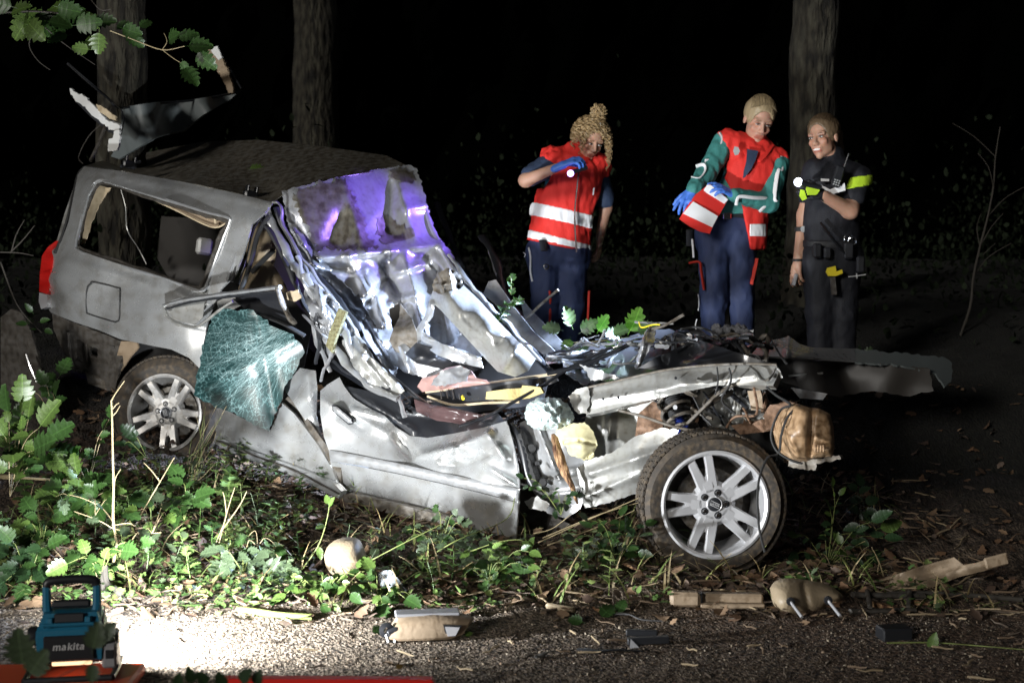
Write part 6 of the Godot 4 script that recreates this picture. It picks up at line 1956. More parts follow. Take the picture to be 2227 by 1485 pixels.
	s.tube(curve([at(-10, 1036, 6.6), at(60, 1040, 6.6), at(146, 1046, 6.6)], 5), [0.009, 0.012, 0.013, 0.012, 0.006], 8)
	place("wood", s.mesh(), M.twig, ms)
	# dark bumper skin thrown off behind the rear wheel
	var bp := thing("dark_bumper_skin", on_ground(100, 1000), "dark muddy bumper skin lying upright behind the rear wheel", "car part")
	place("skin", sheet([0, 690, 22, 672, 46, 680, 66, 720, 86, 790, 104, 850, 128, 915, 124, 930, 86, 900, 40, 900, 0, 880], [[5, 695, 0.1], [45, 685, 0.0], [80, 790, -0.06], [125, 920, 0.0], [20, 860, 0.25]], {"depth": 7.9, "step": 10.0, "thick": 0.02, "noise": 0.02, "ridges": [[40, 690, 118, 910, 10, 0.05]]}), M.dusty_black, bp)
	place("bumper_edge", wire([[56, 770, 7.78], [66, 800, 7.76], [80, 832, 7.75]], 0.006), M.chrome, bp)

# ---------------------------------------------------------------- people
var PD := 8.7
func H(px: float, py: float, dz := 0.0) -> Vector3:
	return at(px, py, PD + dz)

func HP(l: Array) -> Array:
	var out := []
	for p in l: out.append(H(p[0], p[1], p[2]))
	return out

func facing(forward: Vector3, roll := 0.0) -> Basis:
	var z := forward.normalized()
	var x := Vector3.UP.cross(z).normalized()
	return Basis(x, z.cross(x), z) * Basis(Vector3.BACK, roll)

func head_flesh(c: Vector3, B: Basis, k: float, neck: Vector3, skin: Color, smile: float) -> Flesh:
	var f := flesh(0.0042, 0.016)
	var L := func(x: float, y: float, z: float) -> Vector3: return c + B * Vector3(x, y, z) * k
	f.ball(L.call(0, 0.036, -0.016), Vector3(0.074, 0.083, 0.092) * k, B)
	f.ball(L.call(0, -0.035, 0.022), Vector3(0.058, 0.072, 0.066) * k, B)
	f.bone(L.call(-0.035, -0.062, 0.015), L.call(0, -0.098, 0.058), 0.022 * k, 0.017 * k)
	f.bone(L.call(0.035, -0.062, 0.015), L.call(0, -0.098, 0.058), 0.022 * k, 0.017 * k)
	for e in [-1.0, 1.0]:
		f.ball(L.call(e * 0.036, -0.028 + smile * 0.006, 0.062), Vector3(0.021, 0.018, 0.016) * k, B)
		f.ball(L.call(e * 0.077, -0.004, -0.012), Vector3(0.009, 0.03, 0.019) * k, B)
		f.ball(L.call(e * 0.011, -0.034, 0.094), Vector3(0.008, 0.007, 0.008) * k, B)
		f.cuts.append([L.call(e * 0.031, 0.003, 0.096), Vector3(0.017, 0.011, 0.015) * k, B])
	f.bone(L.call(-0.042, 0.022, 0.068), L.call(0.042, 0.022, 0.068), 0.012 * k, 0.012 * k)
	f.bone(L.call(0, 0.012, 0.082), L.call(0, -0.028, 0.102), 0.008 * k, 0.0115 * k)
	f.bone(L.call(-0.02, -0.062 + smile * 0.004, 0.078), L.call(0.02, -0.062 + smile * 0.004, 0.078), 0.0065 * k, 0.0065 * k)
	f.bone(L.call(-0.014, -0.073, 0.077), L.call(0.014, -0.073, 0.077), 0.0065 * k, 0.0065 * k)
	f.bone(L.call(0, -0.05, -0.02), neck, 0.052 * k, 0.06 * k)
	var inv := B.transposed()
	f.paint = func(p: Vector3) -> Color:
		var q := inv * (p - c) / k
		var col := skin
		if q.z > 0.06 and absf(q.x) < 0.026 and q.y < -0.055 and q.y > -0.081: col = Color(skin.r * 0.86, skin.g * 0.52, skin.b * 0.5)
		elif q.z > 0.04 and q.y < 0.0 and q.y > -0.05 and absf(q.x) > 0.022 and absf(q.x) < 0.055: col = Color(skin.r, skin.g * 0.88, skin.b * 0.84)
		elif q.y > 0.014 and q.y < 0.026 and absf(q.x) > 0.014 and absf(q.x) < 0.046 and q.z > 0.05: col = skin * 0.85
		return col
	return f

func face_parts(c: Vector3, B: Basis, k: float, person: Node3D, brow: String, lid: float, smile: bool) -> void:
	for e in [-1.0, 1.0]:
		var o := c + B * Vector3(e * 0.031, 0.003, 0.0815) * k
		var s := Soup.new()
		s.ellipsoid(o, Vector3(0.0135, 0.0075 * lid, 0.009) * k, B, 8, 12)
		var eye := place("eye", s.mesh(70), M.eye_white, person)
		s = Soup.new()
		s.ellipsoid(o + B * Vector3(0, -0.0005, 0.0048) * k, Vector3(0.0062, 0.0064 * lid, 0.0055) * k, B, 7, 10)
		place("iris", s.mesh(70), M.eye_dark, person)
		s = Soup.new()
		s.tube([o + B * Vector3(-0.015, 0.004, 0.003) * k, o + B * Vector3(0, 0.0095 * lid, 0.0085) * k, o + B * Vector3(0.015, 0.003, 0.003) * k], [0.0018 * k], 6)
		place("eyelash", s.mesh(), M.eye_dark, person)
		s = Soup.new()
		s.tube(curve([o + B * Vector3(-e * 0.016, 0.018, 0.004) * k, o + B * Vector3(0, 0.023, 0.004) * k, o + B * Vector3(e * 0.018, 0.017, -0.006) * k], 4), [0.0012 * k, 0.0022 * k, 0.0024 * k, 0.0022 * k, 0.002 * k, 0.0018 * k, 0.0015 * k, 0.0012 * k, 0.0008 * k], 6, 0.6)
		place("eyebrow", s.mesh(), M[brow], person)
	if smile:
		var s := Soup.new()
		s.ellipsoid(c + B * Vector3(0, -0.0635, 0.083) * k, Vector3(0.025, 0.0075, 0.0085) * k, B, 6, 12)
		place("teeth", s.mesh(70), M.teeth, person)
	else:
		var s := Soup.new()
		s.tube([c + B * Vector3(-0.021, -0.066, 0.079) * k, c + B * Vector3(0, -0.067, 0.0855) * k, c + B * Vector3(0.021, -0.066, 0.079) * k], [0.0016 * k], 6)
		place("mouth_line", s.mesh(), M.plum_leather, person)

func hand_flesh(wrist: Vector3, dir: Vector3, back: Vector3, thumb_side: float, curl: Array, k := 1.0, thumb_in := 0.5) -> Flesh:
	var f := flesh(0.0042, 0.006)
	var d := dir.normalized()
	var n := (back - d * back.dot(d)).normalized()
	var s := n.cross(d).normalized() * thumb_side
	f.bone(wrist - d * 0.03, wrist + d * 0.02, 0.03 * k, 0.032 * k, n, 0.72)
	f.bone(wrist + d * 0.03 * k + s * 0.016 * k, wrist + d * 0.082 * k + s * 0.022 * k, 0.021 * k, 0.019 * k, n, 0.7)
	f.bone(wrist + d * 0.03 * k - s * 0.012 * k, wrist + d * 0.078 * k - s * 0.022 * k, 0.021 * k, 0.018 * k, n, 0.7)
	for i in 4:
		var p = wrist + d * ([0.086, 0.09, 0.086, 0.078][i] * k) + s * ([0.033, 0.011, -0.011, -0.032][i] * k)
		var len: float = [0.072, 0.08, 0.074, 0.058][i] * k
		var a := 0.0
		for j in 3:
			a += float(curl[i]) * [0.55, 0.8, 0.5][j]
			var q = p + (d * cos(a) - n * sin(a) + s * [0.12, 0.03, -0.05, -0.14][i] * cos(a)).normalized() * len * [0.46, 0.3, 0.24][j]
			f.bone(p, q, [0.0098, 0.0092, 0.0085][j] * k, [0.0092, 0.0085, 0.0075][j] * k)
			p = q
	var t := wrist + d * 0.025 * k + s * 0.024 * k
	var td := (d * 0.72 + s * (0.75 - 0.5 * thumb_in) - n * (0.2 + 0.5 * thumb_in)).normalized()
	for j in 3:
		var q = t + td * [0.045, 0.034, 0.028][j] * k
		f.bone(t, q, [0.0145, 0.011, 0.0098][j] * k, [0.011, 0.0098, 0.0085][j] * k)
		t = q
		td = (td * 0.85 - s * 0.32 * thumb_in + d * 0.2 - n * 0.15).normalized()
	return f

func pulled_hair(c: Vector3, B: Basis, k: float, extra := 0.0) -> Flesh:
	var f := flesh(0.0055, 0.02, 0.0, 0.0035)
	f.wscale = 3.0
	f.ball(c + B * Vector3(0, 0.043, -0.022) * k, Vector3(0.083 + extra, 0.087 + extra, 0.097 + extra) * k, B)
	f.bone(c + B * Vector3(0, 0.0, -0.075) * k, c + B * Vector3(0, -0.04, -0.08) * k, 0.045 * k, 0.03 * k)
	# the hairline arches round the face and runs down before the ears
	f.cuts.append([c + B * Vector3(0, -0.012, 0.09) * k, Vector3(0.064, 0.092, 0.085) * k, B])
	f.cuts.append([c + B * Vector3(0, -0.09, 0.05) * k, Vector3(0.12, 0.085, 0.085) * k, B])
	return f

# a band between two slanting cuts through two measured points, h metres high, laid on the same bones
func band_between(f: Flesh, a: Vector3, b: Vector3, h: float) -> void:
	var n := Vector3.BACK.cross(b - a).normalized()
	if n.y < 0: n = -n
	f.planes.append([n, n.dot(a) + h * 0.5])
	f.planes.append([-n, -(n.dot(a) - h * 0.5)])

func torso_bones(f: Flesh, j: Dictionary, wide := 1.0) -> void:
	var fz := Vector3(0, 0, 1)
	f.bone(j.chest, j.waist, 0.172 * wide, 0.158 * wide, fz, 0.64)
	f.bone(j.waist, j.pelvis, 0.158 * wide, 0.178 * wide, fz, 0.64)
	f.bone(j.sr, j.sl, 0.068, 0.068)
	f.bone(j.neck, j.chest, 0.075, 0.15 * wide, fz, 0.7)

func legs_bones(f: Flesh, j: Dictionary, k := 1.0) -> void:
	for s in ["r", "l"]:
		f.limb([j["hip" + s], j["knee" + s], j["ankle" + s]], [0.118 * k, 0.083 * k, 0.068 * k], Vector3(0, 0, 1), 0.95)
	f.bone(j.hipr, j.hipl, 0.125 * k, 0.125 * k, Vector3(0, 0, 1), 0.85)

func boots(j: Dictionary, person: Node3D, out: Array) -> void:
	for s in 2:
		var a: Vector3 = j[["ankler", "anklel"][s]]
		var g := ground_y(a.x, a.z)
		var f := flesh(0.012, 0.03)
		var toe: Vector3 = out[s]
		f.bone(Vector3(a.x, a.y, a.z), Vector3(a.x, g + 0.06, a.z), 0.062, 0.055)
		f.bone(Vector3(a.x, g + 0.045, a.z) - toe * 0.05, Vector3(a.x, g + 0.035, a.z) + toe * 0.17, 0.05, 0.042)
		f.planes.append([Vector3.DOWN, -(g + 0.0)])
		place("boot", flesh_mesh([f]), M.police_black, person)

func sleeve(called: String, pts: Array, radii: Array, material: String, person: Node3D, wr := 0.006) -> void:
	var f := flesh(0.011, 0.02, 0.0, wr)
	f.limb(pts, radii)
	place(called, flesh_mesh([f]), M[material], person)

func strip(called: String, l: Array, w: float, material: String, person: Node3D) -> void:
	var s := Soup.new()
	s.tube(curve(HP(l), 5), [w], 8, 0.45)
	place(called, s.mesh(), M[material], person)

func flap(called: String, outline: Array, base: Array, material: String, person: Node3D, noise := 0.01, thick := 0.012) -> void:
	place(called, sheet(outline, base, {"depth": PD, "step": 5.0, "thick": thick, "noise": noise, "nscale": 50.0}), M[material], person)

func ground_ankles(j: Dictionary) -> void:
	for s in ["ankler", "anklel"]:
		var a: Vector3 = j[s]
		j[s] = Vector3(a.x, ground_y(a.x, a.z) + 0.1, a.z)

func people() -> void:
	paramedic_with_curls()
	paramedic_in_open_vest()
	police_officer()

func paramedic_with_curls() -> void:
	PD = 8.7
	var skin := Color(0.50, 0.285, 0.195)
	var j := {"neck": H(1254, 338), "chest": H(1240, 398), "waist": H(1222, 470), "pelvis": H(1214, 540), "sr": H(1200, 352, -0.02), "sl": H(1296, 364, 0.05),
		"hipr": H(1186, 552), "hipl": H(1243, 552), "kneer": H(1184, 665, -0.03), "kneel": H(1243, 668), "ankler": H(1178, 780), "anklel": H(1242, 785)}
	ground_ankles(j)
	var arm := [H(1192, 352, -0.03), H(1143, 392, -0.14), H(1212, 364, -0.28)]
	var arm2 := [H(1304, 368, 0.07), H(1318, 450, 0.16), H(1304, 520, 0.14)]
	var foot := H(1210, 785)
	foot.y = ground_y(foot.x, foot.z)
	var t := thing("person", foot, "person with curly blonde hair in red vest raising a violet torch", "person", "rescuers standing behind the wreck")
	var hc := H(1284, 303, -0.06)
	var hb := facing(Vector3(0.32, -0.5, 0.85), -0.12)
	var hk := 1.06
	var b := flesh(0.014, 0.03)
	torso_bones(b, j, 0.8)
	legs_bones(b, j, 0.85)
	b.limb(arm, [0.052, 0.042, 0.03])
	b.limb(arm2, [0.05, 0.042, 0.03])
	b.paint = func(_p: Vector3) -> Color: return skin
	var hand2 := hand_flesh(arm2[2], Vector3(-0.05, -1, 0.1), Vector3(1, 0, 0.3), 1.0, [0.5, 0.55, 0.6, 0.6])
	hand2.paint = b.paint
	place("body", flesh_mesh([b, head_flesh(hc, hb, hk, j.neck, skin, 0.0), hand2]), M.skin, t)
	face_parts(hc, hb, hk, t, "hair_blonde", 0.7, false)
	# glove, gripping the torch
	place("glove", flesh_mesh([hand_flesh(arm[2] + (arm[2] - arm[1]).normalized() * 0.02, H(1252, 346, -0.3) - arm[2], Vector3(-0.1, 0.9, 0.35), 1.0, [0.75, 0.85, 0.95, 1.0], 1.12, 0.8)]), M.glove_blue, t)
	var torch := thing("violet_torch", H(1241, 377, -0.34), "small black torch shining violet, held at chest height in a blue gloved hand", "torch")
	var s := Soup.new()
	s.tube([H(1246, 374, -0.33), H(1258, 370, -0.31), H(1276, 364, -0.28)], [0.016, 0.0135, 0.0135], 12)
	place("barrel", s.mesh(30), M.dark_plastic, torch)
	s = Soup.new()
	s.ellipsoid(H(1241, 377, -0.345), Vector3(0.021, 0.021, 0.014), Basis(), 8, 14)
	place("lamp_bulb", s.mesh(70), glow("violet_bulb", Color(0.75, 0.6, 1.0), 6.0), torch)
	# clothes
	sleeve("shirt_sleeve", [j.sr + Vector3(0.02, 0, 0), arm[0].lerp(arm[1], 0.75)], [0.085, 0.068], "shirt_blue", t)
	sleeve("shirt_sleeve", [j.sl, arm2[0].lerp(arm2[1], 0.8)], [0.08, 0.066], "shirt_blue", t)
	var u := flesh(0.014, 0.03, 0.0, 0.004)
	torso_bones(u, j, 0.95)
	place("undershirt", flesh_mesh([u]), M.teal, t)
	var v := flesh(0.011, 0.035, 0.034, 0.016)
	torso_bones(v, j, 1.0)
	var va := H(1140, 520)
	var vb := H(1290, 552)
	var n := Vector3.BACK.cross(vb - va).normalized()
	if n.y > 0: n = -n
	v.planes.append([n, n.dot(va)])
	var armhole := (H(1180, 360) - H(1240, 400)).normalized()
	v.planes.append([Vector3(armhole.x, armhole.y * 0.3, 0).normalized(), Vector3(armhole.x, armhole.y * 0.3, 0).normalized().dot(H(1158, 420))])
	v.cuts.append([H(1176, 378, -0.02), Vector3(0.075, 0.1, 0.16), Basis()])
	place("vest", flesh_mesh([v]), M.vest_red, t)
	for q in [[1148, 452, 1290, 484, 0.088], [1142, 510, 1285, 546, 0.075]]:
		var w := flesh(0.009, 0.035, 0.040, 0.016)
		torso_bones(w, j, 1.0)
		band_between(w, H(q[0], q[1]), H(q[2], q[3]), q[4])
		if q[1] > 500: w.planes.append([n, n.dot(va) - 0.012])
		w.planes.append([Vector3(armhole.x, armhole.y * 0.3, 0).normalized(), Vector3(armhole.x, armhole.y * 0.3, 0).normalized().dot(H(1158, 420)) + 0.002])
		place("reflective_band", flesh_mesh([w]), M.reflex, t)
	strip("vest_zip", [[1262, 350, -0.14], [1256, 400, -0.165], [1250, 470, -0.16], [1254, 548, -0.165]], 0.006, "plum_leather", t)
	strip("pen", [[1292, 408, -0.11], [1290, 424, -0.115]], 0.006, "reflex", t)
	strip("collar", [[1232, 322, -0.03], [1240, 346, -0.1], [1264, 352, -0.12], [1280, 342, -0.07]], 0.018, "vest_red", t)
	var l := flesh(0.013, 0.04, 0.0, 0.010)
	legs_bones(l, j)
	l.bone(j.pelvis, j.waist, 0.165, 0.15, Vector3(0, 0, 1), 0.66)
	place("trousers", flesh_mesh([l]), M.navy, t)
	strip("reflective_piping", [[1150, 538, -0.08], [1154, 560, -0.09], [1154, 590, -0.085], [1158, 612, -0.08]], 0.008, "reflex", t)
	strip("reflective_piping", [[1138, 549, -0.05], [1143, 553, -0.05], [1140, 559, -0.05]], 0.006, "reflex", t)
	strip("trouser_stripe", [[1196, 632, -0.11], [1197, 660, -0.11], [1196, 700, -0.1]], 0.009, "stripe_red", t)
	strip("trouser_stripe", [[1281, 632, -0.02], [1280, 660, -0.02], [1278, 700, -0.02]], 0.008, "stripe_red", t)
	strip("belt_pouch", [[1180, 522, -0.15], [1184, 545, -0.16]], 0.03, "police_black", t)
	s = Soup.new()
	s.lathe([Vector2(0.012, 0), Vector2(0.02, 0.004), Vector2(0.012, 0.008)], Transform3D(Basis(Vector3.RIGHT, PI / 2), H(1188, 580, -0.14)), 16)
	place("key_ring", s.mesh(), M.chrome, t)
	boots(j, t, [Vector3(-0.3, 0, 0.95).normalized(), Vector3(0.3, 0, 0.95).normalized()])
	# curls: a cap, a bun and many loose spirals
	var hf := pulled_hair(hc, hb, hk, 0.006)
	hf.wrinkle = 0.018
	hf.wscale = 4.0
	hf.ball(hc + hb * Vector3(0.012, 0.165, -0.03) * hk, Vector3(0.036, 0.04, 0.036))
	var hair := place("hair", flesh_mesh([hf]), M.hair_curly, t)
	s = Soup.new()
	s.coloured = true
	var rr := RandomNumberGenerator.new()
	rr.seed = 91
	for i in 300:
		var az := rr.randf_range(-2.9, 2.9)
		var el := rr.randf_range(-0.25, 1.35)
		var nrm := Vector3(sin(az) * cos(el), sin(el), cos(az) * cos(el))
		if nrm.z > 0.7 and nrm.y < 0.5: continue
		var root := hc + hb * (Vector3(0, 0.043, -0.022) + nrm * Vector3(0.082, 0.086, 0.096)) * hk
		var out := (hb * nrm + Vector3.DOWN * rr.randf_range(0.0, 0.7)).normalized()
		var len := rr.randf_range(0.05, 0.09) * (0.6 if nrm.z > 0.6 else 1.0)
		if absf(az) > 0.7 and el < 0.75: len = rr.randf_range(0.07, 0.14)
		if az > 0.5 and az < 1.8 and el < 0.5: len = rr.randf_range(0.12, 0.24)
		var pts := []
		var turns := len / rr.randf_range(0.032, 0.05)
		var ph := rr.randf_range(0, TAU)
		var cr := rr.randf_range(0.008, 0.016)
		s.ink = grey(rr.randf_range(0.4, 1.7))
		var side := Vector3.DOWN.cross(Vector3(rr.randfn(), rr.randfn() * 0.3, rr.randfn())).normalized()
		var up := side.cross(Vector3.DOWN)
		for q in 21:
			var m := q / 20.0
			var p := root + out * minf(len, 0.085) * 0.5 * sin(m * 2.2) + Vector3.DOWN * len * (0.25 * m + 0.6 * m * m)
			pts.append(p + (side * cos(ph + m * turns * TAU) + up * sin(ph + m * turns * TAU)) * cr * minf(1.0, m * 5.0))
		s.tube(pts, [0.002, 0.0045, 0.005, 0.005, 0.005, 0.005, 0.0048, 0.0046, 0.0044, 0.004, 0.0036, 0.0034, 0.003, 0.0028, 0.0024, 0.002], 4)
	for i in 150:
		s.ink = grey(rr.randf_range(0.55, 1.5))
		var nrm := Vector3(rr.randfn(), rr.randfn() * 0.8, rr.randfn()).normalized()
		var o := hc + hb * Vector3(0.012, 0.165, -0.03) * hk
		var tang := nrm.cross(Vector3(rr.randfn(), rr.randfn(), rr.randfn())).normalized()
		var pts := []
		for q in 9: pts.append(o + (nrm * cos(q * 0.3) + tang * sin(q * 0.3)) * (0.036 + 0.012 * sin(i * 1.7)) * Vector3(1.0, 1.15, 1.0) * (1.0 + 0.22 * sin(q * 2.4 + i)))
		s.tube(pts, [0.0038], 4)
	place("curl", s.mesh(80), M.hair_curly_strand, t).set_meta("kind", "stuff")

func paramedic_in_open_vest() -> void:
	PD = 8.5
	var skin := Color(0.50, 0.285, 0.20)
	var j := {"neck": H(1642, 318), "chest": H(1630, 376), "waist": H(1606, 446), "pelvis": H(1584, 500), "sr": H(1584, 312, -0.02), "sl": H(1684, 350, 0.02),
		"hipr": H(1553, 510), "hipl": H(1612, 510), "kneer": H(1552, 650, -0.05), "kneel": H(1612, 650), "ankler": H(1549, 800), "anklel": H(1622, 805)}
	ground_ankles(j)
	var arm := [H(1576, 312, -0.02), H(1536, 378, -0.12), H(1508, 412, -0.24)]
	var arm2 := [H(1690, 358, 0.0), H(1672, 440, -0.1), H(1596, 424, -0.22)]
	var foot := H(1585, 800)
	foot.y = ground_y(foot.x, foot.z)
	var t := thing("person", foot, "tall person with pulled back blonde hair in open red vest over teal sleeves, looking down", "person", "rescuers standing behind the wreck")
	var hc := H(1651, 262, -0.05)
	var hb := facing(Vector3(0.10, -0.42, 0.9), -0.16)
	var hk := 1.12
	var b := flesh(0.014, 0.03)
	torso_bones(b, j, 0.78)
	legs_bones(b, j, 0.85)
	b.limb(arm, [0.05, 0.042, 0.03])
	b.limb(arm2, [0.05, 0.042, 0.03])
	b.paint = func(_p: Vector3) -> Color: return skin
	place("body", flesh_mesh([b, head_flesh(hc, hb, hk, j.neck, skin, 0.0)]), M.skin, t)
	face_parts(hc, hb, hk, t, "hair_blonde", 0.45, false)
	place("glove", flesh_mesh([hand_flesh(arm[2], H(1490, 438, -0.27) - arm[2], Vector3(-0.5, 0.35, 0.8), -1.0, [0.2, 0.5, 0.65, 0.7], 1.1, 0.2)]), M.glove_blue, t)
	place("glove", flesh_mesh([hand_flesh(arm2[2], H(1560, 404, -0.27) - arm2[2], Vector3(0.1, 0.8, 0.5), -1.0, [0.4, 0.6, 0.7, 0.8], 1.1, 0.6)]), M.glove_blue, t)
	# jacket
	var jk := flesh(0.012, 0.03, 0.004, 0.003)
	torso_bones(jk, j, 0.93)
	jk.bone(j.waist, j.pelvis, 0.178, 0.19, Vector3(0, 0, 1), 0.66)
	jk.planes.append([Vector3.DOWN, -H(1590, 466).y])
	place("jacket", flesh_mesh([jk]), M.teal, t)
	sleeve("jacket_sleeve", [j.sr, arm[0], arm[1], arm[2]], [0.078, 0.075, 0.062, 0.046], "teal", t, 0.010)
	sleeve("jacket_sleeve", [j.sl, arm2[0], arm2[1], arm2[2]], [0.078, 0.075, 0.064, 0.046], "teal", t, 0.010)
	strip("reflective_piping", [[1566, 288, -0.075], [1572, 304, -0.09], [1562, 336, -0.115], [1550, 348, -0.13], [1534, 350, -0.15]], 0.014, "reflex", t)
	strip("reflective_piping", [[1504, 384, -0.23], [1522, 386, -0.24], [1534, 370, -0.2], [1530, 358, -0.17], [1514, 362, -0.17]], 0.011, "reflex", t)
	strip("reflective_piping", [[1698, 340, -0.055], [1700, 368, -0.08], [1692, 372, -0.1], [1684, 430, -0.16], [1690, 438, -0.15]], 0.014, "reflex", t)
	strip("reflective_piping", [[1602, 446, -0.27], [1608, 428, -0.285], [1640, 430, -0.24], [1668, 432, -0.17], [1668, 444, -0.165], [1652, 460, -0.17]], 0.011, "reflex", t)
	# vest: upper part, hanging front panel, lifted front flap
	var v := flesh(0.011, 0.03, 0.026, 0.013)
	torso_bones(v, j, 0.98)
	v.planes.append([Vector3.DOWN, -H(1600, 452).y])
	var cl := (H(1560, 400) - H(1630, 372)).normalized()
	v.planes.append([cl, cl.dot(H(1578, 400))])
	v.cuts.append([H(1562, 352, -0.04), Vector3(0.06, 0.13, 0.2), Basis()])
	v.cuts.append([H(1700, 384, -0.02), Vector3(0.055, 0.11, 0.2), Basis()])
	place("vest", flesh_mesh([v]), M.vest_red, t)
	var v2 := flesh(0.011, 0.03, 0.03, 0.013)
	torso_bones(v2, j, 0.98)
	v2.bone(j.waist, j.pelvis + Vector3(0.03, -0.1, 0), 0.165, 0.185, Vector3(0, 0, 1), 0.66)
	var open := (H(1600, 440) - H(1622, 545)).cross(Vector3.BACK).normalized()
	if open.x > 0: open = -open
	v2.planes.append([open, open.dot(H(1607, 450))])
	v2.planes.append([Vector3.UP, H(1600, 430).y])
	v2.planes.append([Vector3.DOWN, -H(1600, 543).y])
	place("vest_front", flesh_mesh([v2]), M.vest_red, t)
	var v3 := flesh(0.008, 0.03, 0.036, 0.013)
	v3.bones = v2.bones
	v3.planes = [[Vector3.LEFT, -H(1623, 500).x], [Vector3.RIGHT, H(1664, 500).x], [Vector3.UP, H(1640, 487).y], [Vector3.DOWN, -H(1640, 515).y], [Vector3.FORWARD, -H(1640, 500, -0.02).z]]
	place("reflective_patch", flesh_mesh([v3]), M.reflex, t)
	flap("vest_flap", [1542, 400, 1562, 408, 1584, 434, 1570, 458, 1552, 490, 1544, 508, 1524, 504, 1500, 492, 1478, 476, 1492, 452, 1512, 424], [[1542, 402, -0.24], [1584, 434, -0.22], [1478, 478, -0.3], [1545, 506, -0.28], [1530, 450, -0.29]], "vest_red", t, 0.012, 0.012)
	flap("reflective_band", [1538, 402, 1546, 402, 1584, 434, 1576, 443, 1530, 415], [[1538, 405, -0.262], [1582, 436, -0.24], [1555, 420, -0.27]], "reflex", t, 0.004, 0.006)
	flap("reflective_band", [1508, 438, 1562, 470, 1550, 494, 1486, 464], [[1508, 440, -0.31], [1562, 472, -0.285], [1486, 464, -0.325], [1548, 492, -0.305], [1525, 466, -0.32]], "reflex", t, 0.004, 0.006)
	flap("shirt_front", [1626, 324, 1650, 328, 1644, 348, 1634, 368, 1622, 384, 1616, 388, 1618, 372, 1624, 350], [[1628, 328, -0.135], [1648, 332, -0.13], [1634, 360, -0.168], [1618, 384, -0.17], [1624, 352, -0.16]], "shirt_blue", t, 0.003, 0.006)
	strip("collar", [[1612, 300, -0.03], [1622, 326, -0.1], [1630, 340, -0.13]], 0.022, "vest_red", t)
	strip("collar", [[1678, 316, -0.03], [1664, 336, -0.1], [1650, 350, -0.13]], 0.022, "vest_red", t)
	flap("chest_badge", [1598, 318, 1606, 320, 1610, 328, 1606, 336, 1599, 338, 1595, 328], [[1600, 320, -0.165], [1606, 336, -0.175]], "badge_grey", t, 0.0, 0.003)
	# trousers
	var l := flesh(0.013, 0.04, 0.0, 0.010)
	legs_bones(l, j, 0.97)
	l.bone(j.pelvis, j.waist, 0.17, 0.15, Vector3(0, 0, 1), 0.66)
	place("trousers", flesh_mesh([l]), M.navy, t)
	var bl := flesh(0.011, 0.03, 0.010)
	bl.bone(j.pelvis, j.waist, 0.17, 0.15, Vector3(0, 0, 1), 0.68)
	band_between(bl, H(1564, 466), H(1640, 470), 0.04)
	place("belt", flesh_mesh([bl]), M.police_black, t)
	var s := Soup.new()
	s.box(Transform3D(Basis(), H(1582, 470, -0.135)), Vector3(0.05, 0.04, 0.012), 0.004)
	place("belt_buckle", s.mesh(), M.chrome, t)
	strip("trouser_stripe", [[1500, 572, -0.1], [1522, 570, -0.13], [1526, 590, -0.13], [1532, 630, -0.12]], 0.018, "stripe_red", t)
	strip("trouser_stripe", [[1646, 562, -0.06], [1642, 584, -0.07], [1634, 618, -0.07]], 0.014, "stripe_red", t)
	strip("reflective_piping", [[1506, 520, -0.06], [1508, 545, -0.07], [1509, 560, -0.07]], 0.007, "reflex", t)
	strip("reflective_piping", [[1519, 640, -0.1], [1521, 660, -0.1], [1519, 676, -0.1]], 0.007, "reflex", t)
	strip("reflective_piping", [[1516, 694, -0.09], [1513, 706, -0.09], [1514, 716, -0.09]], 0.007, "reflex", t)
	flap("reflective_cuff", [1616, 722, 1640, 717, 1636, 738, 1622, 742], [[1616, 724, -0.1], [1640, 720, -0.08], [1628, 730, -0.11]], "reflex", t, 0.0, 0.006)
	strip("holster", [[1500, 500, -0.02], [1500, 535, -0.02]], 0.022, "police_black", t)
	boots(j, t, [Vector3(-0.2, 0, 0.97).normalized(), Vector3(0.2, 0, 0.97).normalized()])
	# hair
	var hf := pulled_hair(hc, hb, hk, 0.007)
	hf.ball(hc + hb * Vector3(0.0, 0.0, -0.115) * hk, Vector3(0.05, 0.06, 0.05))
	hf.ball(hc + hb * Vector3(0.05, -0.055, -0.06) * hk, Vector3(0.03, 0.05, 0.03))

	place("hair", flesh_mesh([hf]), M.hair_blonde, t)
	strands(hc, hb, hk, 150, "hair_blonde", t, 5, 0.008)

# combed strands that lie over a pulled-back cap
func strands(hc: Vector3, hb: Basis, hk: float, n: int, material: String, person: Node3D, seed_: int, more := 0.0) -> void:
	var s := Soup.new()
	s.coloured = true
	var rr := RandomNumberGenerator.new()
	rr.seed = seed_
	for i in n * 2:
		s.ink = grey(rr.randf_range(0.3, 1.8))
		var x := rr.randf_range(-0.85, 0.85)
		var a0 := lerpf(0.78, 0.5, x * x) + rr.randf_range(-0.05, 0.05)
		var pts := []
		for q in 9:
			var a := lerpf(a0, 2.9, q / 8.0)
			var w := sqrt(maxf(0.05, 1.0 - x * x * (1.0 - 0.5 * q / 8.0)))
			pts.append(hc + hb * (Vector3(0, 0.043, -0.022) + Vector3(x * (0.085 + more) * (1.0 - 0.45 * q / 8.0), sin(a) * (0.089 + more) * w, cos(a) * (0.099 + more) * w) * 1.012) * hk + hb * Vector3(rr.randf_range(-0.002, 0.002), rr.randf_range(-0.001, 0.003), 0))
		s.tube(pts, [0.001, 0.0026, 0.0034, 0.0036, 0.0036, 0.0034, 0.003, 0.0026, 0.0015], 4)
	place("hair_strand", s.mesh(80), M[material + "_strand"], person).set_meta("kind", "stuff")

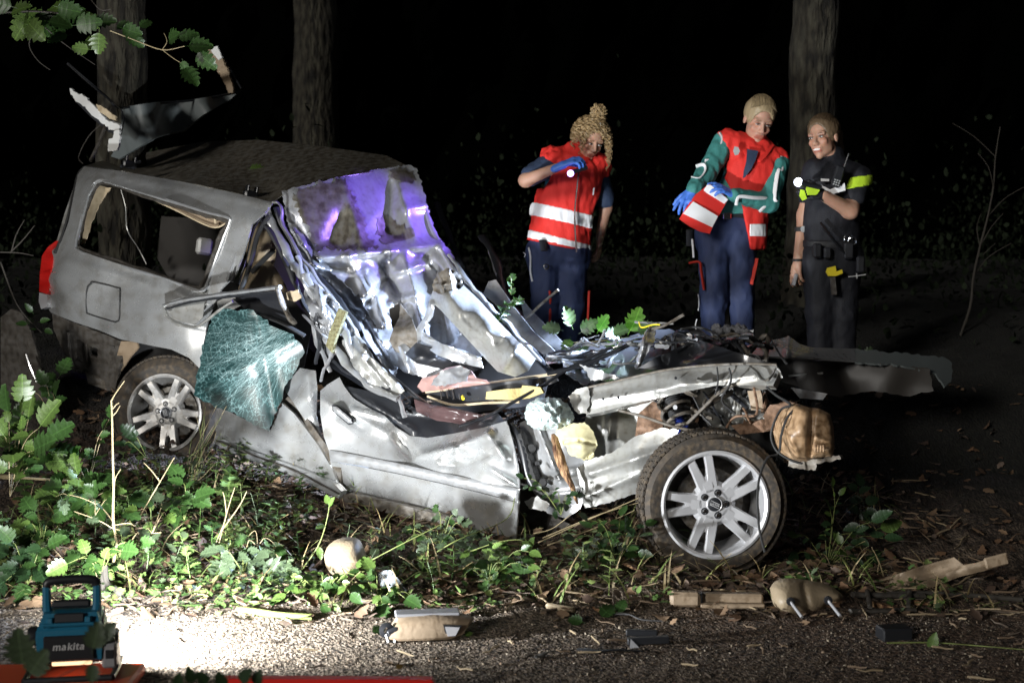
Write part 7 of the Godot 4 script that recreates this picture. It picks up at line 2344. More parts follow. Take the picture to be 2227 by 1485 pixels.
func police_officer() -> void:
	PD = 8.18
	var skin := Color(0.46, 0.26, 0.18)
	var j := {"neck": H(1806, 346), "chest": H(1816, 412), "waist": H(1808, 490), "pelvis": H(1808, 555), "sr": H(1776, 374, -0.02), "sl": H(1858, 384, 0.0),
		"hipr": H(1784, 565), "hipl": H(1834, 565), "kneer": H(1784, 680), "kneel": H(1834, 685), "ankler": H(1784, 800), "anklel": H(1836, 805)}
	ground_ankles(j)
	var arm := [H(1770, 382, 0.02), H(1750, 468, 0.05), H(1735, 570, -0.02)]
	var arm2 := [H(1866, 390, -0.03), H(1850, 458, -0.12), H(1790, 424, -0.22)]
	var foot := H(1808, 800)
	foot.y = ground_y(foot.x, foot.z)
	var t := thing("person", foot, "smiling person in black police uniform with lime sleeve band, holding a white torch", "person", "rescuers standing behind the wreck")
	var hc := H(1791, 300, -0.04)
	var hb := facing(Vector3(-0.66, -0.06, 0.72), 0.1)
	var hk := 1.08
	var b := flesh(0.014, 0.03)
	torso_bones(b, j, 0.86)
	legs_bones(b, j, 0.85)
	b.limb(arm, [0.05, 0.043, 0.029])
	b.limb(arm2, [0.055, 0.049, 0.034])
	b.paint = func(_p: Vector3) -> Color: return skin
	var hand := hand_flesh(arm[2], Vector3(-0.12, -1, 0.1), Vector3(-0.7, 0, 0.6), -1.0, [0.5, 0.7, 0.75, 0.8], 1.0, 0.5)
	hand.paint = b.paint
	place("body", flesh_mesh([b, head_flesh(hc, hb, hk, j.neck, skin, 1.0), hand]), M.skin, t)
	face_parts(hc, hb, hk, t, "hair_brown", 0.6, true)
	place("glove", flesh_mesh([hand_flesh(arm2[2], H(1756, 404, -0.27) - arm2[2], Vector3(0.1, 0.25, 0.95), 1.0, [0.8, 0.9, 1.0, 1.0], 1.12, 0.8)]), M.glove_black, t)
	flap("glove_patch", [1756, 402, 1774, 404, 1784, 414, 1776, 424, 1758, 424, 1754, 412], [[1758, 406, -0.295], [1780, 416, -0.28]], "lime", t, 0.004, 0.01)
	flap("glove_patch", [1742, 412, 1750, 414, 1756, 432, 1746, 436, 1740, 426], [[1744, 416, -0.285], [1752, 432, -0.28]], "lime", t, 0.004, 0.01)
	var torch := thing("white_torch", H(1737, 396, -0.32), "black torch with a dazzling white beam in the police officer's gloved fist", "torch")
	var s := Soup.new()
	s.tube([H(1741, 397, -0.305), H(1752, 400, -0.3), H(1756, 401, -0.295), H(1786, 408, -0.28)], [0.021, 0.019, 0.0145, 0.0145], 12)
	place("barrel", s.mesh(30), M.dark_plastic, torch)
	s = Soup.new()
	s.ellipsoid(H(1737, 396, -0.31), Vector3(0.026, 0.026, 0.02), Basis(), 8, 14)
	place("lamp_bulb", s.mesh(70), glow("white_bulb", Color(0.9, 0.93, 1.0), 8.0), torch)
	# phone in the other hand
	var phone := thing("mobile_phone", H(1729, 608, -0.03), "small phone held low in the police officer's hanging hand", "phone")
	s = Soup.new()
	s.box(Transform3D(Basis(Vector3.BACK, -0.25), H(1729, 608, -0.03)), Vector3(0.02, 0.075, 0.05), 0.004)
	place("case", s.mesh(), M.clear_lens, phone)
	# uniform
	sleeve("shirt_sleeve", [j.sl, arm2[0], arm2[0].lerp(arm2[1], 0.55)], [0.085, 0.085, 0.078], "police_black", t)
	sleeve("shirt_sleeve", [j.sr, arm[0], arm[0].lerp(arm[1], 0.5)], [0.078, 0.075, 0.068], "police_black", t)
	var lm := flesh(0.009, 0.02, 0.0, 0.003)
	lm.limb([arm2[0], arm2[0].lerp(arm2[1], 0.55)], [0.091, 0.085])
	band_between(lm, H(1838, 400), H(1886, 392), 0.068)
	place("sleeve_band", flesh_mesh([lm]), M.lime, t)
	var v := flesh(0.012, 0.035, 0.02, 0.008)
	torso_bones(v, j, 0.93)
	place("polo_shirt", flesh_mesh([v]), M.police_black, t)
	flap("chest_band", [1786, 402, 1806, 412, 1838, 398, 1840, 414, 1812, 422, 1788, 412], [[1788, 406, -0.16], [1812, 418, -0.19], [1838, 404, -0.185]], "reflex", t, 0.003, 0.006)
	flap("name_tag", [1786, 388, 1804, 389, 1804, 394, 1786, 394], [[1788, 390, -0.155], [1803, 392, -0.17]], "reflex", t, 0.0, 0.004)
	# shoulder radio with keys and aerial
	s = Soup.new()
	var R := Transform3D(Basis(Vector3.BACK, -0.3), H(1823, 384, -0.2))
	s.box(R, Vector3(0.055, 0.13, 0.04), 0.008)
	s.tube([R * Vector3(0.018, 0.06, 0), R * Vector3(0.02, 0.15, 0)], [0.007, 0.005], 8)
	place("radio", s.mesh(), M.dark_plastic, t)
	for k in 9:
		s = Soup.new()
		s.box(R * Transform3D(Basis(), Vector3(-0.014 + 0.014 * (k % 3), -0.052 + 0.014 * (k / 3), 0.021)), Vector3(0.009, 0.008, 0.004), 0.001)
		place("radio_key", s.mesh(), M.badge_grey, t)
	s = Soup.new()
	s.box(R * Transform3D(Basis(), Vector3(0, 0.028, 0.021)), Vector3(0.038, 0.04, 0.003), 0.001)
	place("radio_panel", s.mesh(), M.glossy_black, t)
	# belt and what hangs on it
	var bl := flesh(0.011, 0.03, 0.024)
	bl.bone(j.pelvis, j.waist, 0.165, 0.15, Vector3(0, 0, 1), 0.66)
	band_between(bl, H(1750, 530), H(1850, 534), 0.05)
	place("belt", flesh_mesh([bl]), M.glove_black, t)
	for q in [[1778, 545, 0.05, 0.09], [1800, 550, 0.045, 0.07], [1846, 545, 0.06, 0.1], [1872, 575, 0.05, 0.1]]:
		s = Soup.new()
		s.box(Transform3D(Basis(), H(q[0], q[1], -0.15)), Vector3(q[2], q[3], 0.04), 0.01)
		place("belt_pouch", s.mesh(), M.glove_black, t)
	strip("strap", [[1785, 484, -0.15], [1800, 505, -0.165], [1820, 530, -0.165], [1840, 552, -0.15]], 0.018, "dark_plastic", t)
	s = Soup.new()
	for k in 2: s.lathe([Vector2(0.024, 0), Vector2(0.03, 0.004), Vector2(0.024, 0.008), Vector2(0.02, 0.004), Vector2(0.024, 0)], Transform3D(Basis(Vector3.RIGHT, PI / 2 + 0.3 * k), H(1846 + 8 * k, 518 + 6 * k, -0.165)), 18)
	place("handcuff", s.mesh(), M.chrome, t)
	flap("taser_grip", [1802, 582, 1818, 578, 1820, 590, 1832, 586, 1834, 594, 1820, 600, 1804, 600, 1799, 592], [[1804, 586, -0.17], [1830, 590, -0.17]], "yellow_plastic", t, 0.004, 0.03)
	strip("taser_holster", [[1812, 602, -0.14], [1816, 640, -0.13]], 0.035, "dusty_black", t)
	strip("reflective_mark", [[1846, 602, -0.175], [1864, 600, -0.175], [1884, 597, -0.17]], 0.007, "reflex", t)
	strip("reflective_mark", [[1864, 594, -0.178], [1865, 606, -0.178]], 0.006, "reflex", t)
	s = Soup.new()
	var wc = arm[1].lerp(arm[2], 0.3)
	s.tube([wc + Vector3(0, 0.014, 0), wc - Vector3(0, 0.014, 0)], [0.047], 16)
	place("watch_strap", s.mesh(), M.black_rubber, t)
	s = Soup.new()
	s.lathe([Vector2(0, 0.01), Vector2(0.018, 0.01), Vector2(0.021, 0.004), Vector2(0.021, 0)], Transform3D(Basis(Vector3.RIGHT, PI / 2), wc + Vector3(0, 0, 0.046)), 18)
	place("watch_dial", s.mesh(), M.badge_grey, t)
	s = Soup.new()
	s.tube([arm[2] + Vector3(0, 0.02, 0), arm[2] + Vector3(0, 0.005, 0)], [0.033], 14)
	place("wristband", s.mesh(), M.black_rubber, t)
	var l := flesh(0.013, 0.04, 0.0, 0.009)
	legs_bones(l, j)
	l.bone(j.pelvis, j.waist, 0.17, 0.15, Vector3(0, 0, 1), 0.66)
	place("trousers", flesh_mesh([l]), M.police_black, t)
	boots(j, t, [Vector3(-0.6, 0, 0.8), Vector3(-0.2, 0, 0.97).normalized()])
	var hf := pulled_hair(hc, hb, hk, 0.006)
	hf.limb([hc + hb * Vector3(0, 0.04, -0.11) * hk, hc + hb * Vector3(0.0, 0.02, -0.16) * hk, hc + hb * Vector3(0.0, -0.06, -0.17) * hk, hc + hb * Vector3(0.0, -0.14, -0.14) * hk], [0.03, 0.034, 0.028, 0.01])
	place("hair", flesh_mesh([hf]), M.hair_brown, t)
	strands(hc, hb, hk, 110, "hair_brown", t, 9, 0.006)

# ---------------------------------------------------------------- leaves and plants
var leaf_cache := {}

# a folded, drooping leaf one unit long: half widths along the midrib from the kind
func leaf_mesh(kind: String, variant: int) -> ArrayMesh:
	var key := kind + str(variant)
	if leaf_cache.has(key): return leaf_cache[key]
	var r := RandomNumberGenerator.new()
	r.seed = 500 + variant * 7 + kind.length()
	var n := 22
	var lobes := 0
	var wide := 0.24
	var depth := 0.0
	match kind:
		"oak": lobes = 4; wide = 0.40; depth = 0.5
		"toothed": lobes = 5; wide = 0.42; depth = 0.36
		"ovate": lobes = 9; wide = 0.27; depth = 0.08
		"lance": lobes = 1; wide = 0.15; depth = 0.0
		"small": lobes = 3; wide = 0.5; depth = 0.5; n = 12
		"litter": lobes = 3; wide = 0.36; depth = 0.35; n = 10
		"blade": lobes = 1; wide = 0.03; depth = 0.0; n = 6
	var fold := r.randf_range(0.15, 0.45)
	var droop := r.randf_range(0.1, 0.5)
	var curl := r.randf_range(-0.15, 0.25)
	if kind == "litter": fold = r.randf_range(-0.6, 0.6); droop = r.randf_range(-0.5, 0.7)
	if kind == "blade": fold = 0.5; droop = r.randf_range(0.4, 1.0)
	var v := PackedVector3Array()
	var uv := PackedVector2Array()
	var stalk := 0.1 if kind != "blade" else 0.0
	# stations along the midrib: every lobe has a valley, a shoulder and a point
	var ts := [0.0]
	var ws := [0.0]
	if lobes > 2:
		for j in lobes:
			var t0 := (j + 0.08) / lobes
			ts.append_array([t0, t0 + 0.38 / lobes, t0 + 0.66 / lobes])
			ws.append_array([1.0 - depth, 1.0 - depth * 0.45, 1.0])
	else:
		for j in range(1, n):
			ts.append(float(j) / n)
			ws.append(1.0)
	ts.append(1.0)
	ws.append(0.0)
	n = ts.size() - 1
	for i in n + 1:
		var t: float = ts[i]
		var env := pow(sin(PI * pow(t, 0.75)), 0.75) * wide
		if kind == "oak" or kind == "toothed": env = pow(maxf(0.0, sin(PI * pow(t, 0.85))), 0.55) * wide * (1.05 - 0.25 * t)
		if kind == "blade": env = wide * (1.0 - t * t)
		var y := stalk + t * (1.0 - stalk)
		var z0 := -droop * t * t * 0.5
		v.append(Vector3(curl * t * t * 0.4, y, z0)); uv.append(Vector2(0.5, 1.0 - t))
		for e in [-1.0, 1.0]:
			var w: float = env * ws[i] * (1.0 + r.randf_range(-0.08, 0.08))
			var lift: float = (0.10 if ws[i] == 1.0 else 0.0) * depth * 2.0
			v.append(Vector3(curl * t * t * 0.4 + e * w, y + lift * w / wide, z0 + fold * w - 0.4 * w * w + r.randf_range(-0.015, 0.015)))
			uv.append(Vector2(0.5 + e * 0.5 * w / wide, 1.0 - t))
	var idx := PackedInt32Array()
	for i in n:
		var a := i * 3
		var b := a + 3
		idx.append_array([a, b, b + 1, a, b + 1, a + 1])
		idx.append_array([a, a + 2, b + 2, a, b + 2, b])
	if stalk > 0.0 and kind != "litter" and kind != "small":
		var k := v.size()
		for q in [Vector3(-0.008, -0.1, 0), Vector3(0.008, -0.1, 0), Vector3(0.008, stalk, 0), Vector3(-0.008, stalk, 0)]:
			v.append(q); uv.append(Vector2(0.5, 0.5))
		idx.append_array([k, k + 1, k + 2, k, k + 2, k + 3])
	leaf_cache[key] = smooth_mesh(v, idx, uv)
	return leaf_cache[key]

func leaf_turn(along: Vector3, normal: Vector3, size: float) -> Basis:
	var y := along.normalized()
	var z := (normal - y * normal.dot(y)).normalized()
	return Basis(y.cross(z), y, z) * Basis.from_scale(Vector3(size, size, size))

func leaf(parent: Node3D, where: Vector3, along: Vector3, normal: Vector3, size: float, kind: String, material: String) -> void:
	put("leaf", leaf_mesh(kind, rng.randi_range(0, 4)), M[material], parent, Transform3D(leaf_turn(along, normal, size), where - parent.position))

func stem_of(parent: Node3D, pts: Array, r0: float, r1: float, material: String) -> Array:
	var c := curve(pts, 5)
	var rr := []
	for i in c.size(): rr.append(lerpf(r0, r1, float(i) / (c.size() - 1)))
	var s := Soup.new()
	s.tube(c, rr, 6)
	place("stem", s.mesh(60), M[material], parent)
	return c

# leaves at measured spots joined by thin stalks to one foot: spots [px, py, size]
func plant(called: String, label: String, d: float, foot: Array, spots: Array, kind: String, material: String, stem_mat := "green_stem", other := "", fan := 0.9) -> Node3D:
	var base := at(foot[0], foot[1], d)
	base.y = maxf(ground_y(base.x, base.z) - 0.01, minf(base.y, ground_y(base.x, base.z) + 0.6))
	var t := thing(called, base, label, "plant")
	for q in spots:
		var tip := at(q[0], q[1], d + rf(-0.1, 0.1))
		tip.y = maxf(tip.y, ground_y(tip.x, tip.z) + 0.02)
		var mid := base.lerp(tip, 0.55) + Vector3(rf(-0.02, 0.02), 0.03 + 0.1 * (tip - base).length(), rf(-0.02, 0.02))
		var way := stem_of(t, [base, mid, tip], 0.0019, 0.0011, stem_mat)
		var dir := (tip - mid).normalized()
		if kind != "oak":
			for i in 3:
				var on: Vector3 = way[3 + i * 2]
				leaf(t, on, (dir * 0.4 + Vector3(rf(-1, 1), rf(-0.4, 0.5), rf(-0.2, 0.9))).normalized(), Vector3(rf(-0.6, 0.4), rf(0.4, 1.0), rf(0.4, 1.1)), q[2] * rf(0.4, 0.8), kind, other if other != "" and rng.randf() < 0.35 else material)
		var k: int = 3 if q.size() > 3 and q[3] > 1 else 1
		for i in k:
			var ang := (i - (k - 1) * 0.5) * fan
			var along := (dir.rotated(Vector3(0, 0.3, 1).normalized(), ang) + Vector3(rf(-0.25, 0.25), rf(-0.25, 0.2), rf(0.0, 0.5))).normalized()
			leaf(t, tip, along, Vector3(rf(-0.7, 0.5), rf(0.3, 1.0), rf(0.5, 1.2)), q[2] * rf(0.85, 1.15), kind, other if other != "" and rng.randf() < 0.35 else material)
	return t

func scatter(called: String, label: String, category: String, mesh: Mesh, material: String, n: int, maker: Callable) -> void:
	var xf := []
	var cols := PackedColorArray()
	for i in n:
		var q = maker.call()
		if q == null: continue
		xf.append(q[0]); cols.append(q[1])
	var mm := MultiMesh.new()
	mm.transform_format = MultiMesh.TRANSFORM_3D
	mm.use_colors = true
	mm.mesh = mesh
	mm.instance_count = xf.size()
	for i in xf.size():
		mm.set_instance_transform(i, xf[i])
		mm.set_instance_color(i, cols[i])
	var o := MultiMeshInstance3D.new()
	o.name = numbered(self, called)
	o.multimesh = mm
	o.material_override = M[material]
	add_child(o, true)
	tag(o, label, category, "", "stuff")

var keep_clear := []

func scattered() -> void:
	for q in [[752, 1244, 0.16], [750, 1275, 0.14], [850, 1296, 0.14], [840, 1320, 0.12], [1480, 1262, 0.2], [1560, 1270, 0.25], [1640, 1262, 0.2], [1420, 1250, 0.12], [1000, 1200, 0.12], [1090, 1210, 0.12]]:
		var e := on_ground(q[0], q[1])
		keep_clear.append(Vector3(e.x, q[2], e.z))
	var brown := [Color(0.17, 0.095, 0.05), Color(0.12, 0.07, 0.042), Color(0.22, 0.14, 0.08), Color(0.085, 0.052, 0.035), Color(0.26, 0.17, 0.1), Color(0.14, 0.1, 0.075)]
	for k in 3:
		scatter("leaf_litter", "brown dead leaves strewn over the bank and under the car", "leaves", leaf_mesh("litter", k), "litter", 7000, func():
			var x := rf(-2.6, 4.0)
			if rng.randf() < clampf((x - 1.0) / 1.6, 0.0, 0.85): return null
			var z := -rf(5.15, 8.2)
			if z > -5.5 and rng.randf() < 0.75: return null
			var dens := noise_a.get_noise_2d(x * 160.0 + 700.0, z * 160.0) + 0.25
			if rng.randf() > 0.35 + dens: return null
			var b := Basis(Vector3(rf(-1, 1), rf(-1, 1), rf(-1, 1)).normalized(), rf(0, 0.9)) * Basis(Vector3.UP, rf(0, TAU)) * Basis(Vector3.RIGHT, -PI / 2)
			return [Transform3D(b * Basis.from_scale(Vector3.ONE * rf(0.03, 0.085)), Vector3(x, ground_y(x, z) + rf(0.003, 0.025), z)), brown[rng.randi() % 6] * rf(0.7, 1.2)])
	var green := [Color(0.08, 0.15, 0.035), Color(0.055, 0.11, 0.03), Color(0.14, 0.22, 0.06), Color(0.10, 0.14, 0.07), Color(0.2, 0.26, 0.08)]
	for k in 3:
		scatter("ground_cover", "small green leaves and weeds creeping over the bank", "weeds", leaf_mesh("small" if k < 2 else "ovate", k), "ground_cover", 3600, func():
			var x := rf(-2.6, 1.9)
			var z := -rf(5.3, 7.0)
			var dens := noise_b.get_noise_2d(x * 75.0 + 300.0, z * 110.0) * 1.5 + (0.4 if x < -0.9 else 0.0) + (0.2 if z > -6.0 else -0.05) - clampf((x - 0.3) * 0.3, 0.0, 0.5)
			if z < -5.75 and x > -1.0: dens -= 0.3
			if rng.randf() > dens: return null
			var h: float = absf(rng.randfn(0.0, 0.035))
			var b := Basis(Vector3.UP, rf(0, TAU)) * Basis(Vector3.RIGHT, -PI / 2 + rf(-0.4, 1.1))
			return [Transform3D(b * Basis.from_scale(Vector3.ONE * rf(0.018, 0.05)), Vector3(x, ground_y(x, z) + 0.008 + h, z)), green[rng.randi() % 5] * rf(0.7, 1.2)])
	for k in 3:
		scatter("weed_sprigs", "low leafy weed sprigs sprouting all over the verge", "weeds", sprig_mesh(["ovate", "small", "toothed"][k], [8, 11, 6][k], k), "ground_cover", [240, 300, 190][k], func():
			var x := rf(-2.6, 0.9)
			var z := -rf(5.42, 6.3)
			if x < -1.0: z = -rf(5.5, 7.4)
			var dens := noise_b.get_noise_2d(x * 85.0 + 100.0 + 40.0 * k, z * 120.0) * 1.6 + (0.55 if x < -1.1 else 0.0)
			if rng.randf() > dens: return null
			for e in keep_clear:
				if Vector2(x - e.x, z - e.z).length() < e.y: return null
			var b := Basis(Vector3.UP, rf(0, TAU)) * Basis(Vector3.RIGHT, rf(-0.5, 0.5))
			return [Transform3D(b * Basis.from_scale(Vector3.ONE * rf(0.07, 0.19)), Vector3(x, ground_y(x, z), z)), green[rng.randi() % 5] * rf(0.75, 1.25)])
	var straw := [Color(0.3, 0.23, 0.11), Color(0.22, 0.24, 0.08), Color(0.13, 0.18, 0.05), Color(0.38, 0.3, 0.17)]
	scatter("grass", "thin green and straw coloured grass blades among the weeds", "grass", leaf_mesh("blade", 1), "ground_cover", 4200, func():
		var x := rf(-2.6, 2.0)
		var z := -rf(5.35, 7.2)
		var dens := noise_b.get_noise_2d(x * 90.0 + 900.0, z * 120.0) * 1.6 + 0.25
		if rng.randf() > dens: return null
		var b := Basis(Vector3.UP, rf(0, TAU)) * Basis(Vector3.RIGHT, rf(-1.35, -0.1))
		return [Transform3D(b * Basis.from_scale(Vector3(1, 1, 1) * rf(0.06, 0.2)), Vector3(x, ground_y(x, z), z)), straw[rng.randi() % 4] * rf(0.7, 1.2)])
	var peb := Soup.new()
	peb.ellipsoid(Vector3.ZERO, Vector3(0.5, 0.36, 0.42), Basis(), 4, 6)
	var grit := [Color(0.38, 0.32, 0.24), Color(0.33, 0.27, 0.195), Color(0.42, 0.36, 0.28), Color(0.25, 0.2, 0.14), Color(0.27, 0.19, 0.125)]
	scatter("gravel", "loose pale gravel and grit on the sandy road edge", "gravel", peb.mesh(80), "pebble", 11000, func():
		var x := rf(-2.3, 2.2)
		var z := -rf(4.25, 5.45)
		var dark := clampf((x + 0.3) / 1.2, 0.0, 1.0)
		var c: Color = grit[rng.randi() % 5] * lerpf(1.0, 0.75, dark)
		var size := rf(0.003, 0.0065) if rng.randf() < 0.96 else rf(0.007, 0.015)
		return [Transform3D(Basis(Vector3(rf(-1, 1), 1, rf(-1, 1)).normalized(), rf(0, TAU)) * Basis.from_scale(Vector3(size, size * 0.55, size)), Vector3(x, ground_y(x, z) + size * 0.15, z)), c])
	var tw := Soup.new()
	tw.tube([Vector3(-0.5, 0, 0), Vector3(-0.1, 0.01, 0.02), Vector3(0.2, 0.0, 0.01), Vector3(0.5, 0.02, 0.05)], [0.012, 0.014, 0.012, 0.006], 5)
	scatter("twig_litter", "short brown twigs and bark crumbs over road edge and bank", "twigs", tw.mesh(70), "litter", 1500, func():
		var x := rf(-2.4, 2.3)
		var z := -rf(4.5, 7.5)
		if z > -5.25 and rng.randf() < 0.75: return null
		var l := rf(0.03, 0.1) if z > -5.25 else rf(0.04, 0.22)
		return [Transform3D(Basis(Vector3.UP, rf(0, TAU)) * Basis(Vector3.BACK, rf(-0.25, 0.25)) * Basis.from_scale(Vector3(l, 0.3, 0.3)), Vector3(x, ground_y(x, z) + rf(0.004, 0.02), z)), [Color(0.2, 0.14, 0.09), Color(0.3, 0.23, 0.14), Color(0.1, 0.075, 0.055)][rng.randi() % 3]])
	for k in 2:
		scatter("undergrowth", "dim leafy undergrowth of the wood behind the rescuers", "undergrowth", leaf_mesh(["toothed", "ovate"][k], 2), "dark_leaves", 16000, func():
			var x := rf(-7.0, 7.5)
			var z := -rf(9.2, 18.5)
			var clump := noise_a.get_noise_2d(x * 60.0, z * 60.0 + 40.0) + 0.18
			if rng.randf() > clump * 2.0: return null
			var h := rf(0.02, 0.2 + clump * 2.2) * rf(0.3, 1.0)
			var b := Basis(Vector3.UP, rf(0, TAU)) * Basis(Vector3.RIGHT, rf(-1.6, 0.4))
			return [Transform3D(b * Basis.from_scale(Vector3.ONE * rf(0.035, 0.085)), Vector3(x, ground_y(x, z) + h, z)), Color(0.021, 0.028, 0.017) * rf(0.3, 1.2)])

# a stalk with leaves up its length, one unit high
func sprig_mesh(kind: String, n: int, seed_: int) -> ArrayMesh:
	var r := RandomNumberGenerator.new()
	r.seed = 800 + seed_
	var st := SurfaceTool.new()
	st.begin(Mesh.PRIMITIVE_TRIANGLES)
	var s := Soup.new()
	var top := Vector3(r.randf_range(-0.2, 0.2), 1, r.randf_range(-0.2, 0.2))
	s.tube([Vector3.ZERO, top * 0.5 + Vector3(0.04, 0, 0.03), top], [0.016, 0.012, 0.006], 4)
	st.append_from(s.mesh(80), 0, Transform3D())
	for i in n:
		var t := lerpf(0.25, 1.0, float(i) / (n - 1))
		var a := i * 2.4
		var dir := Vector3(cos(a), r.randf_range(0.1, 0.7), sin(a))
		st.append_from(leaf_mesh(kind, i % 5), 0, Transform3D(leaf_turn(dir, Vector3(-cos(a) * 0.3, 1, -sin(a) * 0.3), r.randf_range(0.28, 0.5) * (1.15 - 0.4 * t)), top * t))
	return st.commit()

func plants() -> void:
	scattered()
	# saplings with big lobed leaves, from the tail to the front
	plant("oak_seedling", "bright lobed seedling in front of the dark bumper skin", 7.0, [115, 925], [[66, 852, 0.13], [128, 818, 0.13], [118, 862, 0.11], [62, 885, 0.1], [100, 840, 0.09]], "toothed", "leaf", "twig")
	plant("oak_seedling", "broad pale green seedling at the frame's edge beside the bare branch", 6.5, [60, 1010], [[30, 932, 0.12], [66, 958, 0.12], [112, 975, 0.13], [44, 985, 0.11], [72, 1000, 0.12], [8, 1000, 0.1], [20, 960, 0.1]], "toothed", "leaf", "twig", "leaf_light")
	plant("oak_seedling", "tall leafy seedling rising at the frame's edge before the bumper skin", 6.3, [20, 1080], [[18, 900, 0.15], [46, 880, 0.14], [60, 912, 0.15], [84, 930, 0.15], [36, 940, 0.17], [10, 950, 0.15], [98, 955, 0.14], [70, 980, 0.16], [30, 1010, 0.15], [90, 1004, 0.14]], "toothed", "leaf_light", "twig", "leaf")
	plant("oak_seedling", "leafy green seedling half way between the rear wheel and the frame's edge", 6.2, [170, 1120], [[140, 1060, 0.13], [168, 1040, 0.14], [190, 1060, 0.13], [120, 1080, 0.13], [160, 1095, 0.13], [210, 1100, 0.12], [276, 1080, 0.12], [262, 1110, 0.12]], "toothed", "leaf", "twig", "leaf_light")
	plant("oak_seedling", "seedling with two hanging leaves between the bare branch and the rear wheel", 6.4, [190, 1060], [[148, 990, 0.1], [142, 1034, 0.1], [172, 1022, 0.06], [236, 912, 0.09], [222, 936, 0.08]], "toothed", "leaf", "twig")
	plant("oak_seedling", "seedling with one large upright lobed leaf left of the tall bare stem".replace("left of", "beside"), 6.0, [206, 1120], [[208, 1066, 0.14], [185, 1090, 0.1], [232, 1095, 0.1]], "toothed", "leaf", "twig")
	plant("oak_seedling", "seedling with three fresh leaves below the rear wheel hub", 6.1, [400, 1130], [[396, 1048, 0.11], [376, 1092, 0.12], [418, 1086, 0.13], [390, 1120, 0.07]], "toothed", "leaf", "green_stem")
	plant("oak_seedling", "seedling with a leaf lying over the rear tyre", 6.9, [320, 1000], [[296, 952, 0.11], [270, 965, 0.07], [310, 975, 0.06]], "toothed", "leaf_dark", "green_stem")
	plant("broad_weed", "dark broad leaved weed at the frame's edge behind the work lamp", 5.6, [60, 1270], [[22, 1208, 0.12], [58, 1212, 0.13], [40, 1240, 0.12], [80, 1235, 0.1], [100, 1190, 0.1], [12, 1262, 0.12], [60, 1268, 0.11], [26, 1180, 0.09]], "toothed", "leaf_dark", "green_stem", "leaf")
	plant("broad_weed", "yellow green leafed weed above the dark broad leaved one", 5.9, [90, 1190], [[76, 1120, 0.11], [110, 1132, 0.08], [92, 1150, 0.1], [60, 1140, 0.1], [118, 1160, 0.1], [40, 1160, 0.1], [70, 1170, 0.12]], "toothed", "leaf", "green_stem", "leaf_light")
	plant("broad_weed", "broad leaved weed at the foot of the tall bare stem", 5.6, [220, 1250], [[175, 1212, 0.11], [205, 1240, 0.1], [235, 1238, 0.12], [150, 1224, 0.09], [262, 1198, 0.1], [300, 1180, 0.08], [248, 1260, 0.08]], "toothed", "leaf", "green_stem", "leaf_light")
	plant("broad_weed", "grey dusty three leafed weed in the litter below the rear door", 5.7, [528, 1250], [[492, 1222, 0.14], [520, 1235, 0.12], [565, 1226, 0.16], [540, 1205, 0.08], [480, 1200, 0.09]], "toothed", "leaf_grey", "green_stem")
	plant("broad_weed", "pale hawthorn sprig beside the dry stems under the sill", 5.9, [330, 1160], [[300, 1110, 0.09], [330, 1130, 0.08], [360, 1120, 0.09], [350, 1095, 0.07], [280, 1150, 0.09], [320, 1165, 0.08]], "oak", "leaf_light", "twig", "leaf_grey")
	plant("broad_weed", "lone oak leaf sprig on the litter under the rear sill", 5.8, [560, 1190], [[540, 1165, 0.08], [600, 1185, 0.07], [536, 1190, 0.07]], "oak", "leaf", "twig")
	# leafy nettle-like weeds along the sand
	plant("lush_weed", "lush weed around the beige head restraint with hanging oval leaves", 5.5, [700, 1300], [[640, 1262, 0.07], [664, 1290, 0.08], [690, 1280, 0.08], [700, 1310, 0.09], [712, 1290, 0.08], [650, 1306, 0.07], [624, 1290, 0.08], [735, 1260, 0.08], [770, 1250, 0.07], [790, 1240, 0.08], [780, 1270, 0.09], [760, 1290, 0.08], [612, 1310, 0.07], [680, 1254, 0.06], [720, 1318, 0.07]], "ovate", "leaf_light", "green_stem", "leaf")
	plant("lush_weed", "leafy weed between the head restraint and the clear plastic shell", 5.45, [820, 1320], [[800, 1256, 0.09], [812, 1246, 0.08], [790, 1280, 0.07], [830, 1310, 0.1], [880, 1300, 0.08], [900, 1310, 0.07], [850, 1312, 0.07], [820, 1290, 0.07]], "toothed", "leaf", "green_stem", "leaf_light")
	plant("lush_weed", "bright weed with drooping oval leaves in front of the door's lower corner", 5.7, [1060, 1270], [[1030, 1235, 0.06], [1060, 1225, 0.08], [1090, 1215, 0.09], [1110, 1230, 0.09], [1130, 1215, 0.08], [1150, 1200, 0.08], [1100, 1250, 0.08], [1070, 1255, 0.08], [1046, 1264, 0.07], [1120, 1262, 0.07], [1146, 1232, 0.07], [1080, 1190, 0.06], [1010, 1250, 0.06], [1090, 1280, 0.06]], "ovate", "leaf", "green_stem", "leaf_light")
	plant("lush_weed", "green weed crowding the tyre's near side beside the dry stalks", 5.95, [1340, 1230], [[1290, 1150, 0.08], [1310, 1170, 0.09], [1340, 1160, 0.1], [1365, 1150, 0.09], [1390, 1165, 0.09], [1330, 1190, 0.1], [1360, 1195, 0.11], [1385, 1200, 0.08], [1300, 1200, 0.09], [1270, 1190, 0.08], [1280, 1130, 0.07], [1400, 1140, 0.06], [1350, 1125, 0.07], [1420, 1230, 0.05], [1250, 1170, 0.07], [1320, 1215, 0.08]], "ovate", "leaf", "green_stem", "leaf_dark")
	plant("lush_weed", "small sprig of weed at the bulkhead's lower edge", 6.3, [1220, 1120], [[1196, 1066, 0.05], [1230, 1095, 0.06], [1246, 1078, 0.06], [1210, 1110, 0.05], [1140, 1040, 0.05], [1150, 1060, 0.05]], "toothed", "leaf_dark", "green_stem", "leaf")
